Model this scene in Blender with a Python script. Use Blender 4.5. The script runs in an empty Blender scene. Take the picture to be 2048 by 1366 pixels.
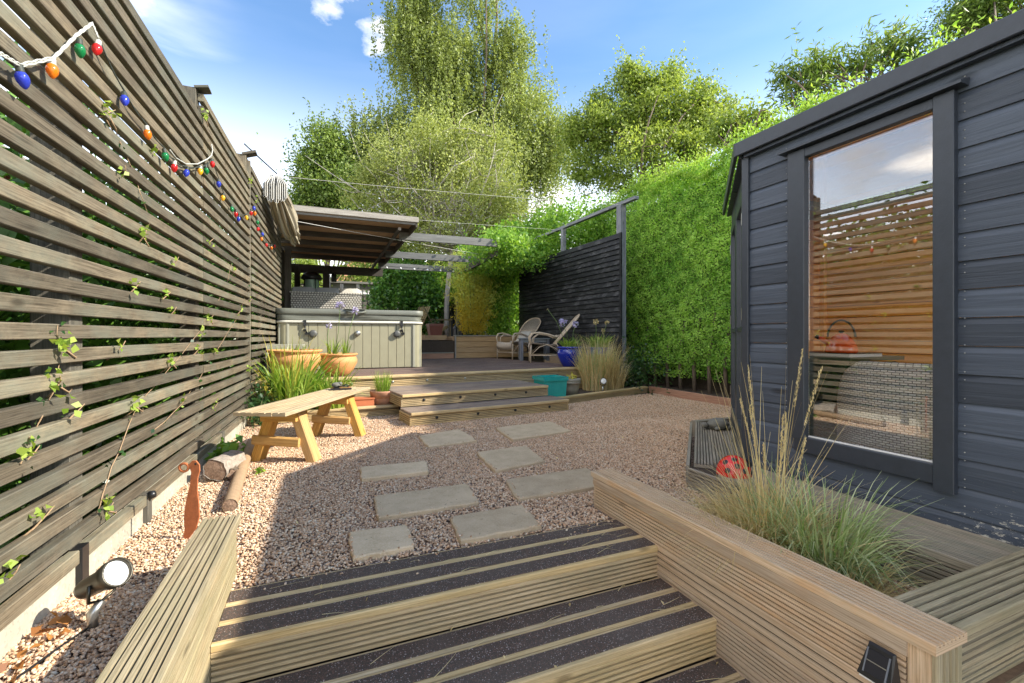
import bpy, bmesh, math, random
import numpy as np
from mathutils import Vector, Matrix

random.seed(7)
rng = np.random.default_rng(11)
SC = bpy.context.scene
COL = SC.collection
R = math.radians

# ------------------------------------------------------------------ camera
cam_d = bpy.data.cameras.new('camera')
cam = bpy.data.objects.new('camera', cam_d)
COL.objects.link(cam)
SC.camera = cam
cam_d.sensor_width = 36.0
cam_d.lens = 36.0 * 902 / 2048
cam_d.shift_y = -11 / 2048
cam_d.clip_start = 0.05
cam_d.clip_end = 600
YAW = math.atan(374 / 902)
cam.location = (0, 0, 1.0)
cam.rotation_euler = (R(90), 0, -YAW)

# ------------------------------------------------------------------ sun + sky
SUN = Vector((1.20, -0.62, 0.98)).normalized()
sun_d = bpy.data.lights.new('sun', 'SUN')
sun_d.energy = 2.0
sun_d.angle = R(0.5)
sun_d.color = (1.0, 0.93, 0.80)
sun = bpy.data.objects.new('sun', sun_d)
COL.objects.link(sun)
sun.rotation_euler = SUN.to_track_quat('Z', 'Y').to_euler()
sun.location = (8, -6, 9)

world = bpy.data.worlds.new('World')
SC.world = world
world.use_nodes = True
wn, wl = world.node_tree.nodes, world.node_tree.links
wn.clear()
w_out = wn.new('ShaderNodeOutputWorld')
w_bg = wn.new('ShaderNodeBackground')
w_bg.inputs['Strength'].default_value = 0.15
sky = wn.new('ShaderNodeTexSky')
sky.sky_type = 'NISHITA'
sky.sun_disc = False
sky.sun_elevation = math.asin(SUN.z)
sky.sun_rotation = math.atan2(SUN.x, SUN.y)
sky.air_density = 1.3
sky.dust_density = 0.8
sky.ozone_density = 1.4
# clouds: puffs around a few directions plus thin streaks all over
w_tc = wn.new('ShaderNodeTexCoord')


def cam_dir(u, v):
    d = (u - 1024) / 902
    F = Vector((math.sin(YAW), math.cos(YAW), 0)); Rt = Vector((math.cos(YAW), -math.sin(YAW), 0))
    return (F + Rt * d + Vector((0, 0, (672 - v) / 902))).normalized()


def wmath(op, a, b=None, clamp=False):
    n = wn.new('ShaderNodeMath'); n.operation = op; n.use_clamp = clamp
    for i, s in enumerate((a, b)):
        if s is None: continue
        if isinstance(s, (int, float)): n.inputs[i].default_value = s
        else: wl.new(s, n.inputs[i])
    return n.outputs[0]


w_map = wn.new('ShaderNodeMapping'); w_map.inputs['Scale'].default_value = (1, 1, 1.8)
wl.new(w_tc.outputs['Generated'], w_map.inputs['Vector'])
puff = wn.new('ShaderNodeTexNoise'); puff.inputs['Scale'].default_value = 11; puff.inputs['Detail'].default_value = 9
puff.inputs['Roughness'].default_value = 0.6
wl.new(w_map.outputs[0], puff.inputs['Vector'])
mask = None
for (u, v, half) in [(655, -2, 2.9), (700, -20, 2.2), (752, 70, 3.0), (262, -12, 2.6), (150, 60, 5), (1090, 400, 4.5),
                     (-600, 0, 15), (2900, 300, 15), (1500, -900, 14), (300, -1100, 12), (5000, -3500, 20), (-3000, -1500, 20), (900, -6000, 22)]:  # clouds in this row are out of view, added for neutral fill light
    vm = wn.new('ShaderNodeVectorMath'); vm.operation = 'DOT_PRODUCT'
    nrm = wn.new('ShaderNodeVectorMath'); nrm.operation = 'NORMALIZE'
    wl.new(w_tc.outputs['Generated'], nrm.inputs[0])
    wl.new(nrm.outputs[0], vm.inputs[0]); vm.inputs[1].default_value = cam_dir(u, v)
    mr = wn.new('ShaderNodeMapRange'); mr.interpolation_type = 'SMOOTHSTEP'
    mr.inputs['From Min'].default_value = math.cos(R(half)); mr.inputs['From Max'].default_value = math.cos(R(half * 0.25))
    wl.new(vm.outputs['Value'], mr.inputs['Value'])
    mask = mr.outputs[0] if mask is None else wmath('MAXIMUM', mask, mr.outputs[0])
p1 = wmath('MULTIPLY', wmath('ADD', puff.outputs['Fac'], -0.5), 2.6)
p2 = wmath('ADD', wmath('ADD', p1, -0.62), wmath('MULTIPLY', mask, 0.95))
p3 = wmath('MULTIPLY', p2, 1.5, True)
# thin streaks
w_map2 = wn.new('ShaderNodeMapping'); w_map2.inputs['Scale'].default_value = (1.2, 1.6, 6.5); w_map2.inputs['Rotation'].default_value = (0.25, 0.2, 0)
wl.new(w_tc.outputs['Generated'], w_map2.inputs['Vector'])
cir = wn.new('ShaderNodeTexNoise'); cir.inputs['Scale'].default_value = 2.2; cir.inputs['Detail'].default_value = 8
cir.inputs['Distortion'].default_value = 0.35
wl.new(w_map2.outputs[0], cir.inputs['Vector'])
sepw = wn.new('ShaderNodeSeparateXYZ'); wl.new(w_tc.outputs['Generated'], sepw.inputs[0])
side = wn.new('ShaderNodeMapRange'); side.interpolation_type = 'SMOOTHSTEP'
side.inputs['From Min'].default_value = -0.10; side.inputs['From Max'].default_value = -0.60
wl.new(sepw.outputs['X'], side.inputs['Value'])
c1 = wmath('MULTIPLY', wmath('ADD', cir.outputs['Fac'], -0.41), 3.6, True)
c2 = wmath('MULTIPLY', c1, wmath('ADD', wmath('MULTIPLY', side.outputs[0], 0.75), 0.012))
# pale band of thin cloud low over the horizon
low = wn.new('ShaderNodeMapRange'); low.interpolation_type = 'SMOOTHSTEP'
low.inputs['From Min'].default_value = 0.52; low.inputs['From Max'].default_value = 0.05
wl.new(sepw.outputs['Z'], low.inputs['Value'])
c3 = wmath('MULTIPLY', low.outputs[0], 0.42)
cl = wmath('MAXIMUM', c2, c3, True)
tintm = wn.new('ShaderNodeMix'); tintm.data_type = 'RGBA'; tintm.blend_type = 'MULTIPLY'
tintm.inputs['Factor'].default_value = 1.0
tintm.inputs[7].default_value = (0.29, 0.365, 0.44, 1)
wl.new(sky.outputs[0], tintm.inputs[6])
wmix = wn.new('ShaderNodeMix'); wmix.data_type = 'RGBA'
wmix.inputs[7].default_value = (8.9, 8.1, 7.0, 1)
wl.new(cl, wmix.inputs['Factor']); wl.new(tintm.outputs[2], wmix.inputs[6])
wmix2 = wn.new('ShaderNodeMix'); wmix2.data_type = 'RGBA'
wmix2.inputs[7].default_value = (2.6, 2.55, 2.5, 1)
wl.new(p3, wmix2.inputs['Factor']); wl.new(wmix.outputs[2], wmix2.inputs[6])
wl.new(wmix2.outputs[2], w_bg.inputs['Color'])
wl.new(w_bg.outputs[0], w_out.inputs[0])

vs = SC.view_settings
vs.view_transform = 'Standard'
try: vs.look = 'None'
except Exception: pass
vs.exposure = 2.15
vs.gamma = 1.0
vs.use_curve_mapping = False
SC.cycles.max_bounces = 12
SC.cycles.diffuse_bounces = 7
SC.cycles.transparent_max_bounces = 16


# ------------------------------------------------------------------ helpers
class Nodes:
    def __init__(s, name, spec=None):
        s.m = bpy.data.materials.new(name); s.m.use_nodes = True
        s.n = s.m.node_tree.nodes; s.l = s.m.node_tree.links
        s.b = s.n['Principled BSDF']; s.out = s.n['Material Output']
        if spec is not None: s.b.inputs['Specular IOR Level'].default_value = spec

    def new(s, t, **kw):
        n = s.n.new(t)
        for k, v in kw.items():
            if k in n.inputs: n.inputs[k].default_value = v
            else: setattr(n, k, v)
        return n

    def link(s, a, b): s.l.new(a, b)

    def math(s, op, a, b=None, clamp=False):
        n = s.n.new('ShaderNodeMath'); n.operation = op; n.use_clamp = clamp
        for i, x in enumerate((a, b)):
            if x is None: continue
            if isinstance(x, (int, float)): n.inputs[i].default_value = x
            else: s.l.new(x, n.inputs[i])
        return n.outputs[0]

    def mix(s, f, a, b, blend='MIX'):
        n = s.n.new('ShaderNodeMix'); n.data_type = 'RGBA'; n.blend_type = blend
        for inp, x in (('Factor', f), (6, a), (7, b)):
            if isinstance(x, (int, float)): n.inputs[inp].default_value = x
            elif isinstance(x, (tuple, list)): n.inputs[inp].default_value = (*x[:3], 1)
            else: s.l.new(x, n.inputs[inp])
        return n.outputs[2]

    def ramp(s, fac, stops):
        n = s.n.new('ShaderNodeValToRGB')
        el = n.color_ramp.elements
        while len(el) < len(stops): el.new(0.5)
        for e, (p, c) in zip(el, stops): e.position = p; e.color = (*c[:3], 1) if not isinstance(c, (int, float)) else (c, c, c, 1)
        s.l.new(fac, n.inputs[0]); return n.outputs[0]

    def noise(s, vec, scale, detail=4, rough=0.55, dist=0.0):
        n = s.n.new('ShaderNodeTexNoise'); n.inputs['Scale'].default_value = scale
        n.inputs['Detail'].default_value = detail; n.inputs['Roughness'].default_value = rough
        n.inputs['Distortion'].default_value = dist
        if vec is not None: s.l.new(vec, n.inputs['Vector'])
        return n.outputs['Fac']

    def bump(s, h, strength=0.3, dist=0.01):
        n = s.n.new('ShaderNodeBump'); n.inputs['Strength'].default_value = strength; n.inputs['Distance'].default_value = dist
        s.l.new(h, n.inputs['Height']); s.l.new(n.outputs[0], s.b.inputs['Normal']); return n

    def uvr(s, scale):
        """UV in metres plus an offset that differs for each object"""
        tc = s.n.new('ShaderNodeUVMap'); oi = s.n.new('ShaderNodeObjectInfo')
        comb = s.n.new('ShaderNodeCombineXYZ')
        s.l.new(s.math('MULTIPLY', oi.outputs['Random'], 37.0), comb.inputs[0])
        s.l.new(s.math('MULTIPLY', oi.outputs['Random'], 91.0), comb.inputs[1])
        ad = s.n.new('ShaderNodeVectorMath'); ad.operation = 'ADD'
        s.l.new(tc.outputs[0], ad.inputs[0]); s.l.new(comb.outputs[0], ad.inputs[1])
        mp = s.n.new('ShaderNodeMapping'); mp.inputs['Scale'].default_value = scale
        s.l.new(ad.outputs[0], mp.inputs['Vector'])
        return mp.outputs[0], oi.outputs['Random']


MATS = {}


def plain(name, col, rough=0.6, metal=0.0, var=0.12, scale=12, bump=0.0, spec=None, coat=0):
    if name in MATS: return MATS[name]
    N = Nodes(name)
    tc = N.new('ShaderNodeTexCoord').outputs['Object']
    f = N.noise(tc, scale, 5)
    c = N.mix(f, tuple(x * (1 - var) for x in col), tuple(min(1, x * (1 + var)) for x in col))
    N.link(c, N.b.inputs['Base Color'])
    N.b.inputs['Roughness'].default_value = rough; N.b.inputs['Metallic'].default_value = metal
    if coat: N.b.inputs['Coat Weight'].default_value = coat
    if bump: N.bump(N.noise(tc, scale * 4, 6), bump, 0.004)
    MATS[name] = N.m; return N.m


def wood(name, c1, c2, c3=None, rough=0.75, objvar=0.25, knots=True, moss=None, moss_amt=0.0, grain=1.0, stain=None, stain_amt=0.0, bump=0.35, knotcol=None):
    N = Nodes(name, 0.22)
    v, rnd = N.uvr((1.2, 28 * grain, 1))
    warp = N.noise(v, 1.0, 6, 0.6, 0.6)
    v2, _ = N.uvr((2.2, 110 * grain, 1))
    fine = N.noise(v2, 1.6, 5, 0.7, 0.3)
    c = N.mix(N.ramp(warp, [(0.30, 0.0), (0.70, 1.0)]), c1, c2)
    c = N.mix(N.ramp(fine, [(0.42, 0.0), (0.66, 1.0)]), c, c3 or tuple(x * 0.62 for x in c1))
    v3, _ = N.uvr((1.3, 2.4, 1))
    if moss_amt:
        mo = N.noise(v3, 1.6, 6, 0.65)
        c = N.mix(N.math('MULTIPLY', N.ramp(mo, [(0.45, 0), (0.62, 1)]), moss_amt), c, moss)
    if stain_amt:
        st = N.noise(v3, 2.3, 8, 0.75, 0.4)
        c = N.mix(N.math('MULTIPLY', N.ramp(st, [(0.50, 0), (0.66, 1)]), stain_amt), c, stain)
    h = fine
    if knots:
        v4, _ = N.uvr((3.2, 8, 1))
        vo = N.new('ShaderNodeTexVoronoi', feature='F1'); N.link(v4, vo.inputs['Vector']); vo.inputs['Scale'].default_value = 0.8
        k = N.ramp(vo.outputs['Distance'], [(0.045, 1.0), (0.12, 0.0)])
        c = N.mix(N.math('MULTIPLY', k, 0.75), c, knotcol or tuple(x * 0.35 for x in c1))
        h = N.math('ADD', fine, N.math('MULTIPLY', k, 0.6))
    ov = N.new('ShaderNodeHueSaturation')
    N.link(c, ov.inputs['Color'])
    N.link(N.math('ADD', N.math('MULTIPLY', rnd, objvar * 2), 1 - objvar), ov.inputs['Value'])
    N.link(N.math('ADD', N.math('MULTIPLY', rnd, 0.2), 0.9), ov.inputs['Saturation'])
    N.link(ov.outputs[0], N.b.inputs['Base Color'])
    N.b.inputs['Roughness'].default_value = rough
    N.bump(h, bump, 0.004)
    MATS[name] = N.m; return N.m


def leafmat(name, dark, light, trans=0.35, rough=0.5):
    N = Nodes(name)
    at = N.new('ShaderNodeAttribute'); at.attribute_name = 'tint'
    c = N.ramp(at.outputs['Fac'], [(0.0, dark), (1.0, light)])
    N.link(c, N.b.inputs['Base Color']); N.b.inputs['Roughness'].default_value = rough
    tr = N.new('ShaderNodeBsdfTranslucent')
    N.link(N.mix(1.0, c, (1.0, 1.0, 0.55), 'MULTIPLY'), tr.inputs[0])
    mx = N.new('ShaderNodeMixShader'); mx.inputs[0].default_value = trans
    N.link(N.b.outputs[0], mx.inputs[1]); N.link(tr.outputs[0], mx.inputs[2]); N.link(mx.outputs[0], N.out.inputs[0])
    MATS[name] = N.m; return N.m


def obj_raw(name, me, mat, parent=None):
    o = bpy.data.objects.new(name, me)
    if mat is not None and not me.materials: me.materials.append(mat)
    COL.objects.link(o)
    if parent is not None: o.parent = parent
    return o


def tag(o, label=None, cat=None, group=None, kind=None):
    if label: o['label'] = label
    if cat: o['category'] = cat
    if group: o['group'] = group
    if kind: o['kind'] = kind
    return o


def thing(name, label, cat, loc=(0, 0, 0), group=None, rz=0):
    o = bpy.data.objects.new(name, None); COL.objects.link(o)
    o.empty_display_size = 0.1
    o.location = loc; o.rotation_euler = (0, 0, rz)
    return tag(o, label, cat, group)


def root_of(p):
    while p is not None and p.parent is not None: p = p.parent
    return p


def copy_tree(o, parent=None):
    c = o.copy(); COL.objects.link(c)
    if parent is not None: c.parent = parent
    for ch in list(o.children): copy_tree(ch, c)
    return c


class MB:
    """mesh builder: world coordinates in, one mesh object out"""

    def __init__(s): s.v = []; s.f = []; s.uv = []; s.sm = []; s.dirt = set()

    def add(s, vs, fs, uvs=None, smooth=False):
        b = len(s.v); s.v += [tuple(x) for x in vs]
        for i, f in enumerate(fs):
            s.f.append([b + k for k in f]); s.sm.append(smooth)
            s.uv += (uvs[i] if uvs else [(vs[k][0], vs[k][1] + vs[k][2]) for k in f])

    def prism(s, p0, p1, prof, side, up, smooth=False, caps=True):
        """profile [(a,b)] in the (side, up) frame swept from p0 to p1"""
        p0, p1, side, up = Vector(p0), Vector(p1), Vector(side), Vector(up)
        L = (p1 - p0).length; n = len(prof)
        vs = [p0 + side * a + up * b for a, b in prof] + [p1 + side * a + up * b for a, b in prof]
        per = [0]
        for i in range(n):
            a, b = prof[i], prof[(i + 1) % n]; per.append(per[-1] + math.hypot(a[0] - b[0], a[1] - b[1]))
        fs, uvs = [], []
        for i in range(n):
            j = (i + 1) % n
            fs.append([i, j, n + j, n + i]); uvs.append([(0, per[i]), (0, per[i + 1]), (L, per[i + 1]), (L, per[i])])
        if caps:
            fs.append(list(range(n))[::-1]); uvs.append([(0.013 * prof[i][0], prof[i][1]) for i in range(n)][::-1])
            fs.append([n + i for i in range(n)]); uvs.append([(L, prof[i][1]) for i in range(n)])
        s.add(vs, fs, uvs, smooth)

    def beam(s, p0, p1, w, h, up=(0, 0, 1), ch=0.003):
        """rectangular bar with chamfered edges centred on p0-p1: w across, h along up"""
        p0, p1, up = Vector(p0), Vector(p1), Vector(up)
        d = (p1 - p0).normalized(); side = d.cross(up).normalized(); up = side.cross(d).normalized()
        a, b = w / 2, h / 2
        prof = [(-a + ch, -b), (a - ch, -b), (a, -b + ch), (a, b - ch), (a - ch, b), (-a + ch, b), (-a, b - ch), (-a, -b + ch)] if ch else [(-a, -b), (a, -b), (a, b), (-a, b)]
        s.prism(p0, p1, prof, side, up)

    def ribbed(s, p0, p1, w, th, up=(0, 0, 1), ribs=7, depth=0.006, gw=0.42, margin=0.0):
        depth *= 1.5
        """deck board: p0-p1 is the centre line of its grooved face; up is that face's normal"""
        p0, p1, up = Vector(p0), Vector(p1), Vector(up)
        d = (p1 - p0).normalized(); side = d.cross(up).normalized(); up = side.cross(d).normalized()
        prof = [(-w / 2, -th), (w / 2, -th)]
        pitch = (w - 2 * margin) / ribs; g = pitch * gw
        top = [(w / 2, -0.003), (w / 2 - 0.003, 0)]
        x = w / 2 - margin
        for i in range(ribs - 1):
            x -= pitch
            top += [(x + g / 2, 0), (x + g / 2 - g * 0.15, -depth), (x - g / 2 + g * 0.15, -depth), (x - g / 2, 0)]
        top += [(-w / 2 + 0.003, 0), (-w / 2, -0.003)]
        b = len(s.f); pr = prof + top
        s.prism(p0, p1, pr, side, up)
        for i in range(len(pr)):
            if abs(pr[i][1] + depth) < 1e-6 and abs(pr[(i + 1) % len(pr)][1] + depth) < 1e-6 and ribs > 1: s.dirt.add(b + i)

    def tube(s, pts, radii, seg=8, caps=True, smooth=True):
        pts = [Vector(p) for p in pts]
        if isinstance(radii, (int, float)): radii = [radii] * len(pts)
        vs, fs, uvs = [], [], []
        prev = None; L = 0
        t0 = (pts[1] - pts[0]).normalized()
        n = Vector((0, 0, 1)).cross(t0)
        if n.length < 1e-3: n = Vector((1, 0, 0))
        n.normalize()
        for i, p in enumerate(pts):
            t = (pts[min(i + 1, len(pts) - 1)] - pts[max(i - 1, 0)])
            if t.length < 1e-9: t = t0
            t.normalize()
            n = (n - t * n.dot(t)); n = n.normalized() if n.length > 1e-6 else t.orthogonal().normalized()
            b = t.cross(n)
            for k in range(seg):
                a = 2 * math.pi * k / seg
                vs.append(p + (n * math.cos(a) + b * math.sin(a)) * radii[i])
        for i in range(len(pts) - 1):
            l = (pts[i + 1] - pts[i]).length
            for k in range(seg):
                k2 = (k + 1) % seg
                fs.append([i * seg + k, i * seg + k2, (i + 1) * seg + k2, (i + 1) * seg + k])
                c = 2 * math.pi * radii[i] / seg
                uvs.append([(L, k * c), (L, (k + 1) * c), (L + l, (k + 1) * c), (L + l, k * c)])
            L += l
        if caps:
            fs.append(list(range(seg))[::-1]); uvs.append([(0, 0.01 * k) for k in range(seg)])
            fs.append([(len(pts) - 1) * seg + k for k in range(seg)]); uvs.append([(L, 0.01 * k) for k in range(seg)])
        s.add(vs, fs, uvs, smooth)

    def lathe(s, c, prof, seg=32, axis=(0, 0, 1), smooth=True, jitter=0):
        """prof [(r, h)] turned about axis through c"""
        c, ax = Vector(c), Vector(axis).normalized()
        n = ax.orthogonal().normalized(); b = ax.cross(n)
        vs, fs, uvs = [], [], []
        for (r, h) in prof:
            for k in range(seg):
                a = 2 * math.pi * k / seg
                vs.append(c + ax * h + (n * math.cos(a) + b * math.sin(a)) * r)
        for i in range(len(prof) - 1):
            for k in range(seg):
                k2 = (k + 1) % seg
                fs.append([i * seg + k, i * seg + k2, (i + 1) * seg + k2, (i + 1) * seg + k])
                uvs.append([(k / seg, prof[i][1]), ((k + 1) / seg, prof[i][1]), ((k + 1) / seg, prof[i + 1][1]), (k / seg, prof[i + 1][1])])
        s.add(vs, fs, uvs, smooth)

    def box(s, lo, hi, ch=0.0):
        x0, y0, z0 = lo; x1, y1, z1 = hi
        if ch:
            s.beam(((x0 + x1) / 2, y0, (z0 + z1) / 2), ((x0 + x1) / 2, y1, (z0 + z1) / 2), x1 - x0, z1 - z0, ch=ch); return
        vs = [(x0, y0, z0), (x1, y0, z0), (x1, y1, z0), (x0, y1, z0), (x0, y0, z1), (x1, y0, z1), (x1, y1, z1), (x0, y1, z1)]
        fs = [[0, 3, 2, 1], [4, 5, 6, 7], [0, 1, 5, 4], [1, 2, 6, 5], [2, 3, 7, 6], [3, 0, 4, 7]]
        s.add(vs, fs)

    def poly(s, pts, z0, z1):
        """extruded polygon (counter-clockwise xy list)"""
        n = len(pts)
        vs = [(x, y, z0) for x, y in pts] + [(x, y, z1) for x, y in pts]
        fs = [list(range(n))[::-1], [n + i for i in range(n)]] + [[i, (i + 1) % n, n + (i + 1) % n, n + i] for i in range(n)]
        s.add(vs, fs)

    def blob(s, c, r, seg=16, rings=10, noise=0.0, seed=0):
        c = Vector(c); rr = random.Random(seed)
        if isinstance(r, (int, float)): r = (r, r, r)
        vs = []
        for i in range(rings + 1):
            th = math.pi * i / rings
            for k in range(seg):
                ph = 2 * math.pi * k / seg
                q = 1 + noise * (rr.random() - 0.5) * 2
                vs.append(c + Vector((r[0] * math.sin(th) * math.cos(ph), r[1] * math.sin(th) * math.sin(ph), r[2] * math.cos(th))) * q)
        fs = [[i * seg + k, (i + 1) * seg + k, (i + 1) * seg + (k + 1) % seg, i * seg + (k + 1) % seg] for i in range(rings) for k in range(seg)]
        s.add(vs, fs, None, True)

    def mesh(s, name, off=(0, 0, 0)):
        me = bpy.data.meshes.new(name)
        me.from_pydata([(x - off[0], y - off[1], z - off[2]) for x, y, z in s.v], [], s.f)
        uvl = me.uv_layers.new(name='UVMap')
        flat = np.array(s.uv, dtype=np.float32).ravel()
        if len(flat) == 2 * len(me.loops): uvl.data.foreach_set('uv', flat)
        me.polygons.foreach_set('use_smooth', s.sm)
        me.validate(); me.update()
        return me

    def build(s, name, mat, parent=None, kind=None):
        rt = root_of(parent)
        off = tuple(rt.location) if rt is not None else (0, 0, 0)
        if rt is not None and rt.type == 'MESH': off = tuple(rt.location)
        o = obj_raw(name, s.mesh(name, off), MATS[mat] if isinstance(mat, str) else mat, parent)
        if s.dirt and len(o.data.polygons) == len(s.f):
            o.data.materials.append(MATS['groove_dark'])
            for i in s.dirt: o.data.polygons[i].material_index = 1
        if kind: o['kind'] = kind
        return o

    def top(s, name, mat, label, cat, loc=None, group=None):
        """top-level thing that is one mesh, origin at loc"""
        off = loc or (0, 0, 0)
        o = obj_raw(name, s.mesh(name, off), MATS[mat] if isinstance(mat, str) else mat)
        o.location = off
        return tag(o, label, cat, group)


def quads(name, mat, V4, tint, parent=None, smooth=False):
    """V4: (n,4,3) array of leaf corners"""
    rt = root_of(parent)
    if rt is not None: V4 = V4 - np.array(rt.location, dtype=float)
    n = len(V4)
    me = bpy.data.meshes.new(name)
    me.vertices.add(n * 4); me.vertices.foreach_set('co', V4.reshape(-1).astype(np.float32))
    me.loops.add(n * 4); me.loops.foreach_set('vertex_index', np.arange(n * 4, dtype=np.int32))
    me.polygons.add(n); me.polygons.foreach_set('loop_start', np.arange(0, n * 4, 4, dtype=np.int32))
    me.polygons.foreach_set('loop_total', np.full(n, 4, dtype=np.int32))
    me.update(calc_edges=True)
    at = me.attributes.new('tint', 'FLOAT', 'POINT')
    at.data.foreach_set('value', np.repeat(np.clip(tint, 0, 1), 4).astype(np.float32))
    return obj_raw(name, me, MATS[mat] if isinstance(mat, str) else mat, parent)


def unit(a): return a / np.maximum(np.linalg.norm(a, axis=1, keepdims=True), 1e-9)


def leaves(P, L, W, droop=0.0, bias=None, biasw=0.0, fold=0.25, g=None):
    """leaf quads at points P, sizes L, W (scalars or arrays)"""
    g = g or rng
    n = len(P)
    A = unit(g.normal(size=(n, 3)) + np.array([0, 0, -droop]))
    Nn = g.normal(size=(n, 3))
    if bias is not None: Nn = Nn + np.asarray(bias) * biasw
    Nn = unit(Nn)
    S = unit(np.cross(A, Nn)); Nn = unit(np.cross(S, A))
    k = g.uniform(0.65, 1.25, size=(n, 1))
    L = (np.asarray(L).reshape(-1, 1) * k); W = (np.asarray(W).reshape(-1, 1) * k)
    lift = Nn * W * fold
    V = np.empty((n, 4, 3))
    V[:, 0] = P - A * L / 2; V[:, 1] = P + S * W / 2 + lift; V[:, 2] = P + A * L / 2; V[:, 3] = P - S * W / 2 + lift
    return V


def ribbons(name, mat, blades, tint, parent=None, nseg=5):
    """blades: list of (points[nseg+1], width, side)"""
    V, F, T = [], [], []
    for (pts, w, side), tt in zip(blades, tint):
        b = len(V); n = len(pts)
        for i, p in enumerate(pts):
            ww = w * (1 - (i / (n - 1)) ** 1.6) * 0.5 + 0.0004
            V.append(p - side * ww); V.append(p + side * ww); T += [tt, tt]
        for i in range(n - 1): F.append([b + 2 * i, b + 2 * i + 1, b + 2 * i + 3, b + 2 * i + 2])
    rt = root_of(parent)
    off = np.array(rt.location) if rt is not None else np.zeros(3)
    me = bpy.data.meshes.new(name)
    me.from_pydata([tuple(np.asarray(v) - off) for v in V], [], F)
    at = me.attributes.new('tint', 'FLOAT', 'POINT'); at.data.foreach_set('value', np.array(T, dtype=np.float32))
    me.polygons.foreach_set('use_smooth', [True] * len(F))
    return obj_raw(name, me, MATS[mat] if isinstance(mat, str) else mat, parent)


def clump(base, n, h, spread, droop, w, rad, g, lean=(0, 0)):
    out = []
    for i in range(n):
        a = g.uniform(0, 2 * math.pi); r0 = rad * math.sqrt(g.uniform(0, 1))
        p0 = np.array([base[0] + r0 * math.cos(a), base[1] + r0 * math.sin(a), base[2]])
        a2 = a + g.normal(0, 0.7)
        hh = h * g.uniform(0.55, 1.1); sp = spread * g.uniform(0.15, 1.15); dr = droop * g.uniform(0.3, 1.3)
        dirv = np.array([math.cos(a2) + lean[0], math.sin(a2) + lean[1], 0])
        pts = []
        for k in range(6):
            t = k / 5
            pts.append(p0 + dirv * sp * t ** 1.4 + np.array([0, 0, hh * (t * 1.15 - dr * t ** 2.6)]))
        side = np.cross(dirv, [0, 0, 1]); side = side / max(np.linalg.norm(side), 1e-6)
        side = side * math.cos(g.normal(0, .7)) + dirv * math.sin(g.normal(0, .5)); side = side / np.linalg.norm(side)
        out.append((pts, w * g.uniform(0.6, 1.3), side))
    return out


# world coordinates helpers for the garden's long axis
def xf(y): return -0.965 + 0.030 * y          # face of the left fence

# ------------------------------------------------------------------ materials
wood('fence_wood', (0.13, 0.106, 0.074), (0.215, 0.178, 0.128), (0.055, 0.043, 0.03), objvar=0.38, moss=(0.17, 0.18, 0.14), moss_amt=0.5, stain=(0.34, 0.27, 0.18), stain_amt=0.3, rough=0.62)
wood('post_wood', (0.12, 0.11, 0.09), (0.2, 0.18, 0.14), objvar=0.1)
wood('cap_wood', (0.36, 0.295, 0.18), (0.50, 0.42, 0.27), (0.21, 0.165, 0.095), objvar=0.1, moss=(0.27, 0.235, 0.13), moss_amt=0.6, stain=(0.46, 0.33, 0.18), stain_amt=0.35)
wood('riser_wood', (0.58, 0.42, 0.22), (0.70, 0.54, 0.32), (0.36, 0.25, 0.12), objvar=0.12, moss=(0.36, 0.29, 0.16), moss_amt=0.45, stain=(0.6, 0.42, 0.2), stain_amt=0.4)
wood('planter_wood', (0.52, 0.37, 0.24), (0.68, 0.53, 0.38), (0.32, 0.22, 0.13), objvar=0.18, moss=(0.46, 0.37, 0.27), moss_amt=0.6, stain=(0.55, 0.32, 0.16), stain_amt=0.45)
wood('grey_deck_wood', (0.33, 0.28, 0.21), (0.44, 0.38, 0.29), (0.18, 0.15, 0.11), objvar=0.12, moss=(0.20, 0.20, 0.15), moss_amt=0.6)
wood('deck_wood', (0.15, 0.10, 0.085), (0.22, 0.15, 0.125), (0.08, 0.055, 0.05), objvar=0.15, moss=(0.26, 0.20, 0.15), moss_amt=0.5, knots=False)
wood('step_wood', (0.24, 0.18, 0.145), (0.36, 0.28, 0.225), (0.13, 0.095, 0.075), objvar=0.15, moss=(0.34, 0.28, 0.21), moss_amt=0.5, knots=False)
wood('sleeper_wood', (0.42, 0.22, 0.14), (0.55, 0.33, 0.22), objvar=0.1)
wood('bench_wood', (0.58, 0.33, 0.10), (0.70, 0.44, 0.16), (0.40, 0.20, 0.05), objvar=0.08, stain=(0.38, 0.24, 0.10), stain_amt=0.5)
wood('bench_top_wood', (0.50, 0.38, 0.22), (0.62, 0.50, 0.32), (0.30, 0.21, 0.11), objvar=0.1, stain=(0.30, 0.22, 0.13), stain_amt=0.5)
wood('pine_wood', (0.84, 0.42, 0.14), (0.90, 0.52, 0.20), (0.70, 0.32, 0.09), objvar=0.12, knotcol=(0.22, 0.08, 0.03), rough=0.5)
wood('rafter_wood', (0.075, 0.065, 0.055), (0.13, 0.115, 0.095), objvar=0.15, rough=0.8)
wood('beam_wood', (0.16, 0.16, 0.15), (0.25, 0.25, 0.235), (0.10, 0.10, 0.095), objvar=0.1)
wood('roof_ply', (0.46, 0.27, 0.15), (0.56, 0.34, 0.19), objvar=0.12)
wood('fascia_wood', (0.32, 0.29, 0.25), (0.44, 0.41, 0.36), (0.2, 0.18, 0.15), objvar=0.1)
wood('raised_wood', (0.42, 0.27, 0.14), (0.52, 0.36, 0.20), objvar=0.15)
wood('olive_wood', (0.22, 0.17, 0.08), (0.33, 0.27, 0.13), objvar=0.15)
wood('screen_wood', (0.012, 0.013, 0.016), (0.024, 0.026, 0.030), (0.007, 0.007, 0.008), objvar=0.25, rough=0.55, stain=(0.13, 0.13, 0.135), stain_amt=0.55, bump=0.4)
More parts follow.
